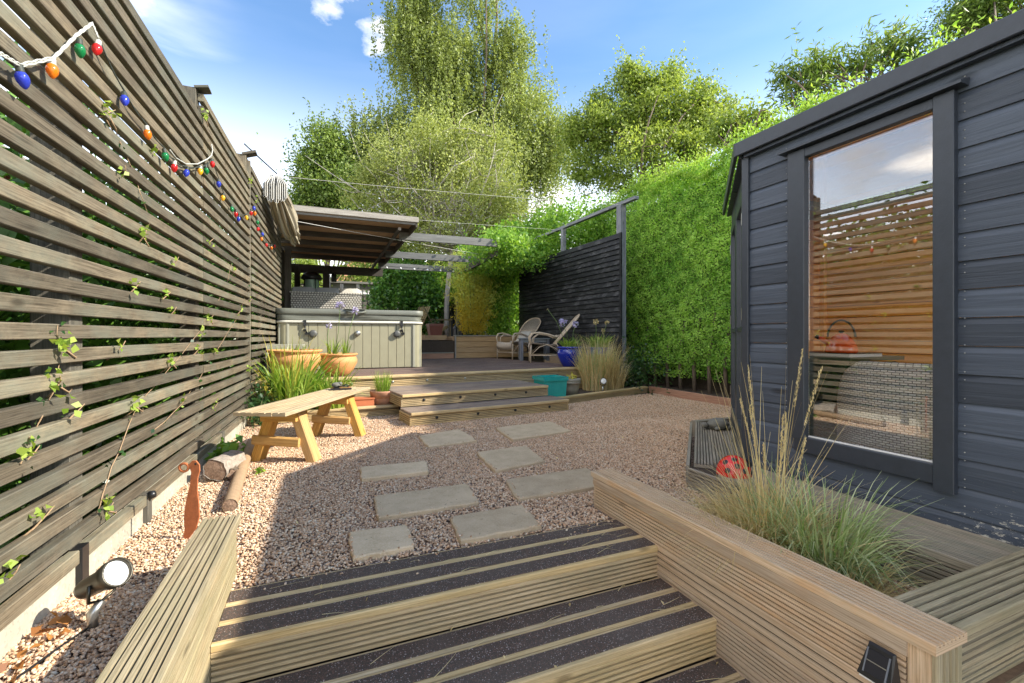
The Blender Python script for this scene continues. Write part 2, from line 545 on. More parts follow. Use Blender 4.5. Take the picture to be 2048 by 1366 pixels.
wood('screen_post', (0.16, 0.17, 0.19), (0.27, 0.28, 0.31), objvar=0.1, stain=(0.4, 0.4, 0.42), stain_amt=0.4)
wood('dark_fence_wood', (0.020, 0.022, 0.030), (0.040, 0.043, 0.055), objvar=0.2)


def black_paint():
    N = Nodes('black_cladding', 0.38)
    v, rnd = N.uvr((1.2, 30, 1))
    g = N.noise(v, 1.2, 6, 0.6, 0.6)
    g2_ = N.ramp(N.noise(v, .5, 5, .7), [(.35, 0), (.65, 1)])
    c = N.mix(g, (0.026, 0.034, 0.050), (0.085, 0.103, 0.138)); c = N.mix(N.math('MULTIPLY', g2_, .6), c, (0.058, 0.070, 0.092))
    ov = N.math('ADD', N.math('MULTIPLY', rnd, .6), .7)
    hv = N.new('ShaderNodeHueSaturation'); N.link(c, hv.inputs['Color']); N.link(ov, hv.inputs['Value']); c = hv.outputs[0]
    v3, _ = N.uvr((2.6, 7, 1))
    vo = N.new('ShaderNodeTexVoronoi', feature='F1'); N.link(v3, vo.inputs['Vector']); vo.inputs['Scale'].default_value = 0.8
    k = N.ramp(vo.outputs['Distance'], [(0.05, 1.0), (0.14, 0.0)])
    c = N.mix(N.math('MULTIPLY', k, 0.7), c, (0.022, 0.025, 0.034))
    # paint flaking off near the foot of the wall
    gm = N.new('ShaderNodeNewGeometry'); sp = N.new('ShaderNodeSeparateXYZ'); N.link(gm.outputs['Position'], sp.inputs[0])
    lowz = N.new('ShaderNodeMapRange'); N.link(sp.outputs['Z'], lowz.inputs['Value'])
    lowz.inputs['From Min'].default_value = 0.46; lowz.inputs['From Max'].default_value = 0.14
    pm = N.new('ShaderNodeMapping'); pm.inputs['Scale'].default_value = (1, .55, 1.6); N.link(gm.outputs['Position'], pm.inputs['Vector']); fl = N.noise(pm.outputs[0], 34, 10, 0.8, 0.4)
    near_ = N.new('ShaderNodeMapRange'); N.link(sp.outputs['Y'], near_.inputs['Value']); near_.inputs['From Min'].default_value = 1.35; near_.inputs['From Max'].default_value = 0.85; near_.inputs['To Min'].default_value = 0.35
    f2 = N.math('ADD', fl, N.math('MULTIPLY', N.math('MULTIPLY', lowz.outputs[0], near_.outputs[0]), 0.20))
    m = N.ramp(f2, [(0.695, 0), (0.71, 1)])
    c = N.mix(m, c, (0.52, 0.49, 0.42))
    N.link(c, N.b.inputs['Base Color'])
    N.b.inputs['Roughness'].default_value = 0.42
    N.bump(N.math('ADD', g, N.math('MULTIPLY', k, 0.9)), 0.8, 0.006)
    MATS['black_cladding'] = N.m


plain('groove_dark', (0.075, 0.058, 0.038), 0.95, var=0.4, scale=30)  # darker tone for the groove bottoms of ribbed boards
black_paint()
plain('black_trim', (0.032, 0.039, 0.052), 0.4, var=0.25, scale=25, bump=0.15)


def speckle(name, base, s1, s2, scale, rough=0.85, amt=0.18, bump=0.5):
    N = Nodes(name, 0.15)
    tc = N.new('ShaderNodeNewGeometry').outputs['Position']
    vo = N.new('ShaderNodeTexVoronoi', feature='F1'); N.link(tc, vo.inputs['Vector']); vo.inputs['Scale'].default_value = scale
    sep = N.new('ShaderNodeSeparateColor'); N.link(vo.outputs['Color'], sep.inputs[0])
    c = N.mix(N.ramp(sep.outputs[0], [(1 - amt, 0), (1 - amt + 0.02, 1)]), base, s1)
    c = N.mix(N.ramp(sep.outputs[1], [(0.955, 0), (0.965, 1)]), c, s2)
    big = N.noise(tc, 3.0, 5, 0.6)
    c = N.mix(N.math('MULTIPLY', N.ramp(big, [(0.45, 0), (0.7, 1)]), 0.5), c, tuple(min(1, x * 1.7) for x in base))
    N.link(c, N.b.inputs['Base Color']); N.b.inputs['Roughness'].default_value = rough
    N.bump(vo.outputs['Distance'], bump, 0.004)
    MATS[name] = N.m


speckle('grip', (0.082, 0.066, 0.054), (0.16, 0.10, 0.075), (0.42, 0.36, 0.33), 330, amt=0.3)
speckle('concrete', (0.44, 0.41, 0.33), (0.36, 0.33, 0.27), (0.5, 0.48, 0.42), 90, amt=0.2, bump=0.15)


def slab_mat():
    N = Nodes('paving_stone', 0.12)
    tc = N.new('ShaderNodeNewGeometry').outputs['Position']
    oi = N.new('ShaderNodeObjectInfo')
    a = N.noise(tc, 7, 8, 0.65); b = N.noise(tc, 110, 4, 0.7)
    c = N.mix(N.ramp(a, [(0.35, 0), (0.65, 1)]), (0.46, 0.345, 0.215), (0.60, 0.46, 0.30))
    c = N.mix(N.math('MULTIPLY', N.ramp(b, [(0.48, 0), (0.62, 1)]), 0.55), c, (0.64, 0.52, 0.37))
    b2 = N.noise(tc, 55, 3, 0.6)
    c = N.mix(N.ramp(b2, [(0.66, 0), (0.72, 0.7)]), c, (0.12, 0.11, 0.07))
    h = N.new('ShaderNodeHueSaturation'); N.link(c, h.inputs['Color'])
    N.link(N.math('ADD', N.math('MULTIPLY', oi.outputs['Random'], 0.3), 0.85), h.inputs['Value'])
    N.link(h.outputs[0], N.b.inputs['Base Color']); N.b.inputs['Roughness'].default_value = 0.85
    N.bump(N.math('ADD', b, N.math('MULTIPLY', a, 2.0)), 0.35, 0.004)
    MATS['paving_stone'] = N.m


slab_mat()


def pebble_mat():
    N = Nodes('pebble', 0.25)
    oi = N.new('ShaderNodeObjectInfo')
    c = N.ramp(oi.outputs['Random'], [(0.0, (0.238, 0.122, 0.057)), (0.10, (0.433, 0.254, 0.136)), (0.26, (0.671, 0.427, 0.261)), (0.42, (0.865, 0.631, 0.425)), (0.55, (0.714, 0.387, 0.193)),
                                      (0.66, (0.930, 0.723, 0.522)), (0.78, (0.541, 0.377, 0.251)), (0.86, (0.950, 0.835, 0.647)), (1.0, (0.735, 0.458, 0.261))])
    tc = N.new('ShaderNodeTexCoord').outputs['Object']
    f = N.noise(tc, 90, 3)
    c = N.mix(N.math('MULTIPLY', f, 0.5), c, (0.36, 0.27, 0.2))
    N.link(c, N.b.inputs['Base Color']); N.b.inputs['Roughness'].default_value = 0.55
    MATS['pebble'] = N.m
    N = Nodes('gravel_bed', 0.1)
    tc = N.new('ShaderNodeNewGeometry').outputs['Position']
    vo = N.new('ShaderNodeTexVoronoi', feature='F1'); N.link(tc, vo.inputs['Vector']); vo.inputs['Scale'].default_value = 75
    sep = N.new('ShaderNodeSeparateColor'); N.link(vo.outputs['Color'], sep.inputs[0])
    c = N.ramp(sep.outputs[0], [(0, (0.10, 0.06, 0.045)), (0.4, (0.30, 0.2, 0.15)), (0.7, (0.45, 0.34, 0.27)), (1, (0.6, 0.5, 0.42))])
    c = N.mix(N.ramp(vo.outputs['Distance'], [(0.3, 0), (0.7, 0.8)]), c, (0.06, 0.04, 0.03))
    N.link(c, N.b.inputs['Base Color']); N.b.inputs['Roughness'].default_value = 0.9
    N.bump(N.math('MULTIPLY', vo.outputs['Distance'], -1.0), 0.8, 0.01)
    MATS['gravel_bed'] = N.m


pebble_mat()
plain('soil', (0.06, 0.042, 0.028), 0.95, scale=30, var=0.5, bump=0.8)
plain('lawn', (0.06, 0.09, 0.03), 0.95, scale=3, var=0.4, bump=0.5)
plain('mulch', (0.20, 0.12, 0.065), 0.95, scale=60, var=0.6, bump=0.9)
plain('terracotta', (0.66, 0.31, 0.12), 0.7, var=0.25, scale=5, bump=0.08)
plain('terracotta_worn', (0.50, 0.25, 0.15), 0.8, var=0.3, scale=14, bump=0.15)
plain('pot_base_grey', (0.30, 0.24, 0.19), 0.8, var=0.35, scale=20)
plain('trough_red', (0.55, 0.17, 0.07), 0.6)
plain('tub_panel', (0.335, 0.31, 0.205), 0.5, var=0.13, scale=7, bump=0.05)
plain('tub_trim', (0.33, 0.32, 0.25), 0.45, var=0.05)
plain('tub_shell', (0.62, 0.60, 0.52), 0.3, var=0.04)
plain('tub_cover', (0.155, 0.16, 0.13), 0.5, var=0.22, scale=5, bump=0.1)
plain('black_plastic', (0.015, 0.015, 0.016), 0.35, var=0.2)
plain('grey_plastic', (0.09, 0.09, 0.085), 0.5)
plain('metal', (0.45, 0.45, 0.43), 0.35, metal=0.9)
plain('dark_metal', (0.10, 0.09, 0.07), 0.38, metal=0.8, var=0.3)
plain('rusty_steel', (0.42, 0.13, 0.045), 0.85, var=0.4, scale=40, bump=0.3)
plain('blue_glaze', (0.006, 0.022, 0.30), 0.12, var=0.3, scale=8, coat=0.6)
plain('teal_glaze', (0.015, 0.33, 0.30), 0.25, var=0.2, scale=10, coat=0.4)
plain('grey_pot', (0.30, 0.27, 0.21), 0.8, var=0.25, scale=20)
plain('brown_pot', (0.17, 0.05, 0.032), 0.5, var=0.15)
plain('rattan', (0.56, 0.44, 0.31), 0.55, var=0.25, scale=30)
plain('rattan_weave', (0.50, 0.41, 0.31), 0.65, var=0.3, scale=60, bump=0.3)
plain('cushion', (0.30, 0.31, 0.32), 0.9, var=0.12, scale=4, bump=0.1)
plain('throw', (0.50, 0.47, 0.42), 0.95, var=0.3, scale=30, bump=0.4)
plain('table_grey', (0.16, 0.18, 0.19), 0.6)
plain('red_gloss', (0.70, 0.022, 0.02), 0.25, var=0.1, coat=0.3)
plain('ornament_stone', (0.17, 0.165, 0.14), 0.9, var=0.4, scale=50, bump=0.6)
plain('kettle_orange', (0.85, 0.10, 0.015), 0.12, var=0.05, coat=0.8)
plain('paper_white', (0.75, 0.74, 0.70), 0.7, var=0.05)
plain('green_slat', (0.02, 0.05, 0.025), 0.4, var=0.3)
plain('wire_white', (0.62, 0.60, 0.55), 0.6)
plain('cable_white', (0.50, 0.50, 0.45), 0.6)
plain('cable_green', (0.035, 0.04, 0.03), 0.6)
plain('lens_white', (0.88, 0.88, 0.86), 0.12, var=0.02, coat=1.0)
plain('bark', (0.16, 0.12, 0.085), 0.9, var=0.4, scale=20, bump=0.6)
plain('pale_bark', (0.42, 0.38, 0.33), 0.85, var=0.45, scale=14, bump=0.6)
plain('log_bark', (0.34, 0.29, 0.24), 0.9, var=0.8, scale=45, bump=1.0)
plain('branch_bark', (0.36, 0.24, 0.14), 0.85, var=0.35, scale=30, bump=0.5)
plain('hedge_core', (0.09, 0.17, 0.03), 0.95, var=0.5, scale=10)
plain('white_paint', (0.78, 0.77, 0.74), 0.5, var=0.03)
plain('roof_tile', (0.22, 0.19, 0.17), 0.85, var=0.3, scale=9, bump=0.3)
plain('slate', (0.16, 0.17, 0.18), 0.7, var=0.2)
plain('pink_render', (0.66, 0.34, 0.20), 0.85, var=0.08, scale=2)
plain('umber_leaf', (0.50, 0.20, 0.05), 0.8, var=0.4)
plain('felt', (0.17, 0.155, 0.135), 0.9, var=0.2, scale=30)
plain('solar_cell', (0.022, 0.022, 0.028), 0.15)
plain('solar_rim', (0.16, 0.17, 0.19), 0.3)
plain('egg_green', (0.30, 0.46, 0.38), 0.35, var=0.3)
for nm, cc in dict(red=(0.75, 0.03, 0.03), orange=(0.90, 0.28, 0.02), blue=(0.05, 0.08, 0.62), green=(0.02, 0.30, 0.09), yellow=(0.90, 0.55, 0.03)).items():
    N = Nodes('bulb_' + nm)
    N.b.inputs['Base Color'].default_value = (*cc, 1); N.b.inputs['Roughness'].default_value = 0.12
    N.b.inputs['Coat Weight'].default_value = 0.6
    N.b.inputs['Subsurface Weight'].default_value = 0.0
    tc = N.new('ShaderNodeTexCoord').outputs['Object']
    N.bump(N.noise(tc, 160, 1), 0.2, 0.002)
    tr = N.new('ShaderNodeBsdfTranslucent'); tr.inputs[0].default_value = (*cc, 1)
    mx = N.new('ShaderNodeMixShader'); mx.inputs[0].default_value = 0.4
    N.link(N.b.outputs[0], mx.inputs[1]); N.link(tr.outputs[0], mx.inputs[2]); N.link(mx.outputs[0], N.out.inputs[0])
    MATS['bulb_' + nm] = N.m

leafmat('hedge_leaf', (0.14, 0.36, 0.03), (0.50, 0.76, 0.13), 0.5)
leafmat('hedge_tip', (0.24, 0.44, 0.045), (0.50, 0.66, 0.13), 0.5)
leafmat('birch_leaf', (0.15, 0.20, 0.04), (0.43, 0.50, 0.16), 0.42)
leafmat('pale_leaf', (0.22, 0.27, 0.06), (0.52, 0.57, 0.20), 0.45)
leafmat('dark_leaf', (0.09, 0.16, 0.03), (0.30, 0.40, 0.09), 0.42)
leafmat('apple_leaf', (0.15, 0.235, 0.035), (0.48, 0.57, 0.13), 0.45)
leafmat('shrub_leaf', (0.04, 0.13, 0.02), (0.18, 0.36, 0.05), 0.3, 0.35)
leafmat('climber_leaf', (0.10, 0.26, 0.025), (0.34, 0.54, 0.07), 0.45)
leafmat('ivy_leaf', (0.20, 0.33, 0.03), (0.48, 0.60, 0.12), 0.45)
leafmat('ivy_dark', (0.015, 0.05, 0.015), (0.06, 0.13, 0.03), 0.2, 0.3)
leafmat('fennel_leaf', (0.72, 0.52, 0.04), (0.60, 0.74, 0.20), 0.5)
leafmat('grass_dry', (0.50, 0.35, 0.15), (0.90, 0.76, 0.44), 0.35)
leafmat('grass_green', (0.20, 0.32, 0.07), (0.68, 0.74, 0.46), 0.4)
leafmat('lily_leaf', (0.13, 0.27, 0.025), (0.45, 0.56, 0.11), 0.4, 0.35)
leafmat('yellow_leaf', (0.50, 0.42, 0.05), (0.72, 0.64, 0.14), 0.4)
leafmat('flower_lilac', (0.42, 0.36, 0.70), (0.72, 0.68, 0.88), 0.3)
leafmat('dead_leaf', (0.20, 0.07, 0.02), (0.55, 0.24, 0.06), 0.2)


def glass_mat(name, refl, tint):
    N = Nodes(name)
    fr = N.new('ShaderNodeFresnel'); fr.inputs[0].default_value = 1.5
    f = N.math('ADD', N.math('MULTIPLY', fr.outputs[0], 1.0), refl, True)
    gl = N.new('ShaderNodeBsdfGlossy'); gl.inputs['Roughness'].default_value = 0.0; gl.inputs[0].default_value = (1, 1, 1, 1)
    tp = N.new('ShaderNodeBsdfTransparent'); tp.inputs[0].default_value = (*tint, 1)
    mx = N.new('ShaderNodeMixShader'); N.link(f, mx.inputs[0]); N.link(tp.outputs[0], mx.inputs[1]); N.link(gl.outputs[0], mx.inputs[2])
    N.link(mx.outputs[0], N.out.inputs[0]); MATS[name] = N.m


glass_mat('window_glass', 0.08, (1.0, 1.0, 1.0))
glass_mat('clear_glass', 0.08, (0.95, 0.97, 0.95))


def weave_mat(name, c1, c2, su, sv):
    """woven strips: over-under pattern in UV metres"""
    N = Nodes(name)
    uv = N.new('ShaderNodeUVMap').outputs[0]
    br = N.new('ShaderNodeTexBrick'); N.link(uv, br.inputs['Vector'])
    br.inputs['Scale'].default_value = 1.0; br.inputs['Mortar Size'].default_value = sv * 0.22
    br.inputs['Brick Width'].default_value = su; br.inputs['Row Height'].default_value = sv; br.inputs['Mortar Smooth'].default_value = 0.6
    br.inputs['Color1'].default_value = (*c1, 1); br.inputs['Color2'].default_value = (*[x * 0.75 for x in c1], 1); br.inputs['Mortar'].default_value = (*c2, 1)
    N.link(br.outputs['Color'], N.b.inputs['Base Color']); N.b.inputs['Roughness'].default_value = 0.5
    N.bump(N.math('MULTIPLY', br.outputs['Fac'], -1.0), 0.9, 0.006)
    MATS[name] = N.m


weave_mat('grey_weave', (0.80, 0.80, 0.80), (0.16, 0.17, 0.19), 0.030, 0.0125)
weave_mat('sofa_weave', (0.56, 0.53, 0.47), (0.10, 0.09, 0.08), 0.055, 0.045)


def stripe_fabric():
    N = Nodes('striped_canvas')
    uv = N.new('ShaderNodeUVMap').outputs[0]
    sp = N.new('ShaderNodeSeparateXYZ'); N.link(uv, sp.inputs[0])
    w = N.math('FRACT', N.math('MULTIPLY', sp.outputs[1], 11.0))
    c = N.mix(N.ramp(w, [(0.42, 0), (0.5, 1)]), (0.44, 0.38, 0.27), (0.21, 0.18, 0.13))
    N.link(c, N.b.inputs['Base Color']); N.b.inputs['Roughness'].default_value = 0.9
    MATS['striped_canvas'] = N.m
    N = Nodes('brick_wall_mat')
    tc = N.new('ShaderNodeNewGeometry').outputs['Position']
    mp = N.new('ShaderNodeMapping'); mp.inputs['Rotation'].default_value = (R(90), 0, 0)
    N.link(tc, mp.inputs['Vector'])
    sp = N.new('ShaderNodeSeparateXYZ'); N.link(tc, sp.inputs[0])
    cb = N.new('ShaderNodeCombineXYZ'); N.link(N.math('ADD', sp.outputs[0], sp.outputs[1]), cb.inputs[0]); N.link(sp.outputs[2], cb.inputs[1])
    br = N.new('ShaderNodeTexBrick'); N.link(cb.outputs[0], br.inputs['Vector'])
    br.inputs['Scale'].default_value = 1; br.inputs['Brick Width'].default_value = 0.225; br.inputs['Row Height'].default_value = 0.075; br.inputs['Mortar Size'].default_value = 0.008
    br.inputs['Color1'].default_value = (0.42, 0.13, 0.07, 1); br.inputs['Color2'].default_value = (0.30, 0.09, 0.055, 1); br.inputs['Mortar'].default_value = (0.36, 0.32, 0.27, 1)
    N.link(br.outputs['Color'], N.b.inputs['Base Color']); N.b.inputs['Roughness'].default_value = 0.9
    N.bump(N.math('MULTIPLY', br.outputs['Fac'], -1), 0.5, 0.008)
    MATS['brick_wall_mat'] = N.m
    N = Nodes('striped_seat')
    uv = N.new('ShaderNodeUVMap').outputs[0]
    sp = N.new('ShaderNodeSeparateXYZ'); N.link(uv, sp.inputs[0])
    w = N.math('FRACT', N.math('MULTIPLY', sp.outputs[0], 28.0))
    c = N.mix(N.ramp(w, [(0.55, 0), (0.68, 1)]), (0.58, 0.50, 0.40), (0.20, 0.15, 0.11))
    N.link(c, N.b.inputs['Base Color']); N.b.inputs['Roughness'].default_value = 0.7
    N.bump(w, 0.5, 0.004)
    MATS['striped_seat'] = N.m


stripe_fabric()

# =================================================================== SETTING
def sheet(name, polys, z, mat):
    me = bpy.data.meshes.new(name); v, f = [], []
    for p in polys:
        b = len(v)
        zz = z if isinstance(z, (int, float)) else 0
        v += [(x, y, zz) for x, y in p]; f.append(list(range(b, b + len(p))))
    me.from_pydata(v, [], f); me.update()
    o = obj_raw(name, me, MATS[mat]); o['kind'] = 'structure'; return o


def rect(x0, y0, x1, y1): return [(x0, y0), (x1, y0), (x1, y1), (x0, y1)]


sheet('ground', [rect(-300, 2.09, -6, 10.9), rect(6.5, -60, 300, 10.9), rect(-300, -60, -0.47, 2.09), rect(-6, 2.09, -0.9, 10.9), rect(5.2, 2.09, 6.5, 10.9), rect(-0.9, 6.3, 5.2, 10.9)], -0.03, 'lawn')
sheet('gravel_area', [rect(-0.98, 2.064, 5.25, 6.4), rect(-0.98, -1.0, -0.46, 2.09)], -0.006, 'gravel_bed')
sheet('planter_bed', [rect(1.47, 0.67, 2.6, 2.09)], -0.02, 'mulch')
sheet('lower_landing', [rect(-0.47, -60, 6.5, 0.73)], -0.44, 'grip')
sheet('pit_floor', [rect(-0.47, 0.73, 1.47, 2.09)], -0.44, 'soil')
sheet('upper_garden', [rect(-300, 10.9, 300, 500)], 0.88, 'lawn')
sheet('upper_gravel', [rect(-0.6, 10.92, 4.6, 17)], 0.90, 'gravel_bed')
bm_ = MB(); bm_.box((-0.47, 2.066, -0.44), (1.48, 2.085, -0.012)); o = bm_.build('step_back', 'soil'); o['kind'] = 'structure'
bm_ = MB(); bm_.box((-300, 10.86, -0.5), (300, 10.898, 0.88)); o = bm_.build('retaining_edge', 'soil'); o['kind'] = 'structure'

# platform polygon round the summerhouse (top at z = 0.16)
PLAT = [(2.20, 0.84), (2.20, 2.30), (3.30, 3.40), (3.42, 3.55), (4.6, 3.55), (4.6, 0.84)]


def in_poly(x, y, poly):
    c = np.zeros(len(x), bool); n = len(poly)
    for i in range(n):
        x0, y0 = poly[i]; x1, y1 = poly[(i + 1) % n]
        m = ((y0 > y) != (y1 > y)) & (x < (x1 - x0) * (y - y0) / ((y1 - y0) if y1 != y0 else 1e-9) + x0)
        c ^= m
    return c


SLABS = [
    [(0.837, 4.42), (1.304, 4.58), (1.323, 4.02), (0.84, 3.96)],
    [(1.673, 4.507), (2.382, 4.608), (2.349, 4.063), (1.632, 3.924)],
    [(1.173, 3.621), (1.654, 3.664), (1.601, 3.164), (1.14, 3.072)],
    [(0.239, 3.512), (0.723, 3.483), (0.69, 3.219), (0.225, 3.207)],
    [(1.132, 2.853), (1.80, 2.878), (1.70, 2.50), (1.062, 2.48)],
    [(0.276, 2.867), (0.872, 2.871), (0.843, 2.524), (0.26, 2.514)],
    [(0.618, 2.38), (1.058, 2.393), (1.035, 2.085), (0.595, 2.085)],
    [(0.108, 2.39), (0.395, 2.368), (0.385, 2.11), (0.11, 2.10)]]
SL_LAB = ['square paving slab in the gravel just in front of the low deck steps', 'pale long paving slab in the gravel farthest right, by the deck steps',
          'paving slab in the middle of the right-hand row of stepping stones', 'thick-edged mossy slab at the left, nearest the bench',
          'long buff slab running up to the end of the planter wall', 'long grey slab left of centre in the gravel',
          'square slab touching the top step, on the right of its pair', 'small speckled slab by the top step, leftmost of the near pair']
for si, (p, lab) in enumerate(zip(SLABS, SL_LAB)):
    rr = random.Random(si + 5)
    pts = []
    for i in range(4):
        a, b = Vector(p[i]), Vector(p[(i + 1) % 4])
        for k in range(7):
            t = k / 7
            q = a.lerp(b, t); nrm = Vector((-(b - a).y, (b - a).x)).normalized()
            q += nrm * (rr.uniform(-0.006, 0.006) if k else 0)
            if k == 0: q = q.lerp(Vector(((p[0][0] + p[2][0]) / 2, (p[0][1] + p[2][1]) / 2)), 0.025)
            pts.append(q)
    pts = [Vector((q[0], q[1])) for q in pts][::-1]
    c = sum(pts, Vector((0, 0))) / len(pts)
    hi = 0.034 if si == 3 else 0.026
    vs = [(q.x, q.y, -0.02) for q in pts] + [(q.x, q.y, hi - 0.006) for q in pts]
    q2 = [q + (c - q).normalized() * 0.008 for q in pts]
    vs += [(q.x, q.y, hi) for q in q2]
    n = len(pts)
    fs = [[k, (k + 1) % n, n + (k + 1) % n, n + k] for k in range(n)] + [[n + k, n + (k + 1) % n, 2 * n + (k + 1) % n, 2 * n + k] for k in range(n)] + [[2 * n + k for k in range(n)]]
    m = MB(); m.add(vs, fs)
    m.top('paving_slab', 'paving_stone', lab, 'paving slab', (c.x, c.y, 0), 'stepping slabs across the gravel')


# pebbles: points in numpy, instanced by geometry nodes
def pebble_proto(seed, s):
    bm = bmesh.new(); bmesh.ops.create_icosphere(bm, subdivisions=1, radius=1.0)
    rr = random.Random(seed)
    for v in bm.verts:
        v.co *= rr.uniform(0.82, 1.15)
        v.co.x *= s[0]; v.co.y *= s[1]; v.co.z *= s[2]
    me = bpy.data.meshes.new('pebble'); bm.to_mesh(me); bm.free()
    me.polygons.foreach_set('use_smooth', [True] * len(me.polygons))
    me.materials.append(MATS['pebble'])
    return me


def scatter_pebbles(name, pts, mat_meshes, smin, smax, label):
    me = bpy.data.meshes.new(name); me.vertices.add(len(pts)); me.vertices.foreach_set('co', pts.astype(np.float32).ravel()); me.update()
    o = obj_raw(name, me, None)
    o['kind'] = 'stuff'; o['label'] = label; o['category'] = 'gravel'
    col = bpy.data.collections.new(name + '_shapes')
    for m in mat_meshes: col.objects.link(bpy.data.objects.new('pebble_shape', m))
    ng = bpy.data.node_groups.new(name, 'GeometryNodeTree')
    ng.interface.new_socket('Geometry', in_out='INPUT', socket_type='NodeSocketGeometry')
    ng.interface.new_socket('Geometry', in_out='OUTPUT', socket_type='NodeSocketGeometry')
    N, L = ng.nodes, ng.links
    gi, go = N.new('NodeGroupInput'), N.new('NodeGroupOutput')
    m2p = N.new('GeometryNodeMeshToPoints'); iop = N.new('GeometryNodeInstanceOnPoints')
    ci = N.new('GeometryNodeCollectionInfo'); ci.inputs['Collection'].default_value = col; ci.inputs['Separate Children'].default_value = True
    ci.inputs['Reset Children'].default_value = True
    iop.inputs['Pick Instance'].default_value = True
    rv = N.new('FunctionNodeRandomValue'); rv.data_type = 'FLOAT_VECTOR'; rv.inputs[0].default_value = (-0.7, -0.7, 0); rv.inputs[1].default_value = (0.7, 0.7, 6.283)
    rs = N.new('FunctionNodeRandomValue'); rs.data_type = 'FLOAT'
    rs.inputs[2].default_value = smin; rs.inputs[3].default_value = smax; rs.inputs['Seed'].default_value = 5
    L.new(gi.outputs[0], m2p.inputs[0]); L.new(m2p.outputs[0], iop.inputs['Points']); L.new(ci.outputs[0], iop.inputs['Instance'])
    L.new(rv.outputs[0], iop.inputs['Rotation']); L.new(rs.outputs[1], iop.inputs['Scale'])
    L.new(iop.outputs[0], go.inputs[0])
    md = o.modifiers.new('scatter', 'NODES'); md.node_group = ng
    return o


protos = [pebble_proto(i, s) for i, s in enumerate([(1, .8, .6), (1, .65, .5), (.9, .9, .6), (1.15, .7, .65)])]


def gravel_points(n, x0, x1, y0, y1, dens_fn=None):
    x = rng.uniform(x0, x1, n); y = rng.uniform(y0, y1, n)
    k = np.ones(len(x), bool)
    k &= ~in_poly(x, y, PLAT)
    k &= ~((x > 1.44) & (x < 1.64) & (y < 2.30))
    k &= ~((x > -0.47) & (x < 1.5) & (y < 2.072))
    k &= ~((x > 1.6) & (y < 1.95))
    k &= (y < 5.86 + (x - 0.9) * 0.10)
    k &= x > (-0.985 + 0.03 * y)
    k &= x < 5.30
    k &= ~((x > 0.9) & (x < 3.05) & (y > 5.06 + (x - 0.9) * 0.13))
    for s in SLABS: k &= ~in_poly(x, y, s)
    z = rng.uniform(-0.004, 0.006, len(x)) + 0.004 * np.sin(x * 5) * np.sin(y * 4.3)
    return np.stack([x, y, z], 1)[k]


near = gravel_points(165000, -1.0, 5.3, 2.05, 4.4)
near = near[(near[:, 0] < 3.6)]
far = gravel_points(120000, -1.0, 5.3, 4.2, 6.4)
near2 = gravel_points(16000, -1.0, -0.45, 0.7, 2.25)
scatter_pebbles('gravel', np.concatenate([near, near2, far, gravel_points(30000, 3.5, 5.3, 3.4, 4.4)]), protos, 0.0042, 0.0088, 'pinkish buff pea gravel covering the middle of the garden')
ps = []
for s_ in SLABS:
    a_ = np.array(s_); c_ = a_.mean(0)
    for _ in range(26):
        i_ = rng.integers(0, 4); t_ = rng.uniform(); e_ = a_[i_] * (1 - t_) + a_[(i_ + 1) % 4] * t_
        q_ = e_ + (c_ - e_) * rng.uniform(.02, .16) ** 1.3; ps.append((q_[0], q_[1], .029))
for _ in range(60): ps.append((rng.uniform(-.30, 1.44), 2.055 - rng.exponential(.03), .006))
scatter_pebbles('stray_gravel', np.array(ps), protos, .0035, .0075, 'odd pieces of gravel kicked onto the slabs and top step')
# ------------------------------------------------------------------ lower steps
st = thing('garden_steps', 'broad timber steps with dark grip strips rising to the gravel in the foreground', 'steps', (0.56, 1.4, -0.44))
X0, X1 = -0.3405, 1.462
for i in range(4):
    z = -0.145 * i; yf = 1.715 - 0.35 * i - (0.0 if i else 0)
    for k in range(3):
        yc = yf + 0.058 + 0.1175 * k
        m = MB(); m.beam((X0, yc, z - 0.0135), (X1, yc, z - 0.0135), 0.113, 0.027, ch=0.004); b = m.build('tread_board', 'riser_wood', st)
        m = MB(); m.beam((X0 + 0.002, yc, z + 0.001), (X1 - 0.002, yc, z + 0.001), 0.080, 0.006, ch=0.0015); m.build('grip_strip', 'grip', b)
    # riser: two grooved boards set back under the nosing
    m = MB(); m.ribbed((X0, yf + 0.003, z - 0.027 - 0.059), (X1, yf + 0.003, z - 0.027 - 0.059), 0.118, 0.025, up=(0, -1, 0), ribs=6, depth=0.008, gw=0.45)
    m.build('riser_board', 'riser_wood', st)
m = MB(); m.box((X0 + .01, 1.77, -0.44), (X1 - .01, 2.06, -0.03)); m.box((X0 + .01, 1.42, -0.44), (X1 - .01, 1.77, -0.175)); m.box((X0 + .01, 1.07, -0.44), (X1 - .01, 1.42, -0.32))
m.build('frame', 'soil', st)

# ------------------------------------------------------------------ left rail
rl = thing('low_timber_wall', 'low grooved timber wall along the left of the foreground steps', 'wall', (-0.39, 1.5, -0.44))
m = MB(); m.ribbed((-0.395, -0.4, 0.25), (-0.395, 2.2, 0.25), 0.135, 0.028, ribs=7, depth=0.006); m.build('cap_board', 'cap_wood', rl)
for k in range(5):
    zc = 0.222 - 0.062 - 0.122 * k
    m = MB(); m.ribbed((-0.342, -0.4, zc), (-0.342, 2.19, zc), 0.119, 0.025, up=(1, 0, 0), ribs=7, depth=0.004); m.build('side_board', 'cap_wood', rl)
for k in range(2):
    zc = 0.222 - 0.062 - 0.122 * k
    m = MB(); m.ribbed((-0.448, -0.4, zc), (-0.448, 2.19, zc), 0.119, 0.025, up=(-1, 0, 0), ribs=7, depth=0.004); m.build('side_board', 'cap_wood', rl)
m = MB(); m.beam((-0.395, 2.163, -0.1), (-0.395, 2.163, 0.221), 0.076, 0.05); m.build('post', 'cap_wood', rl)
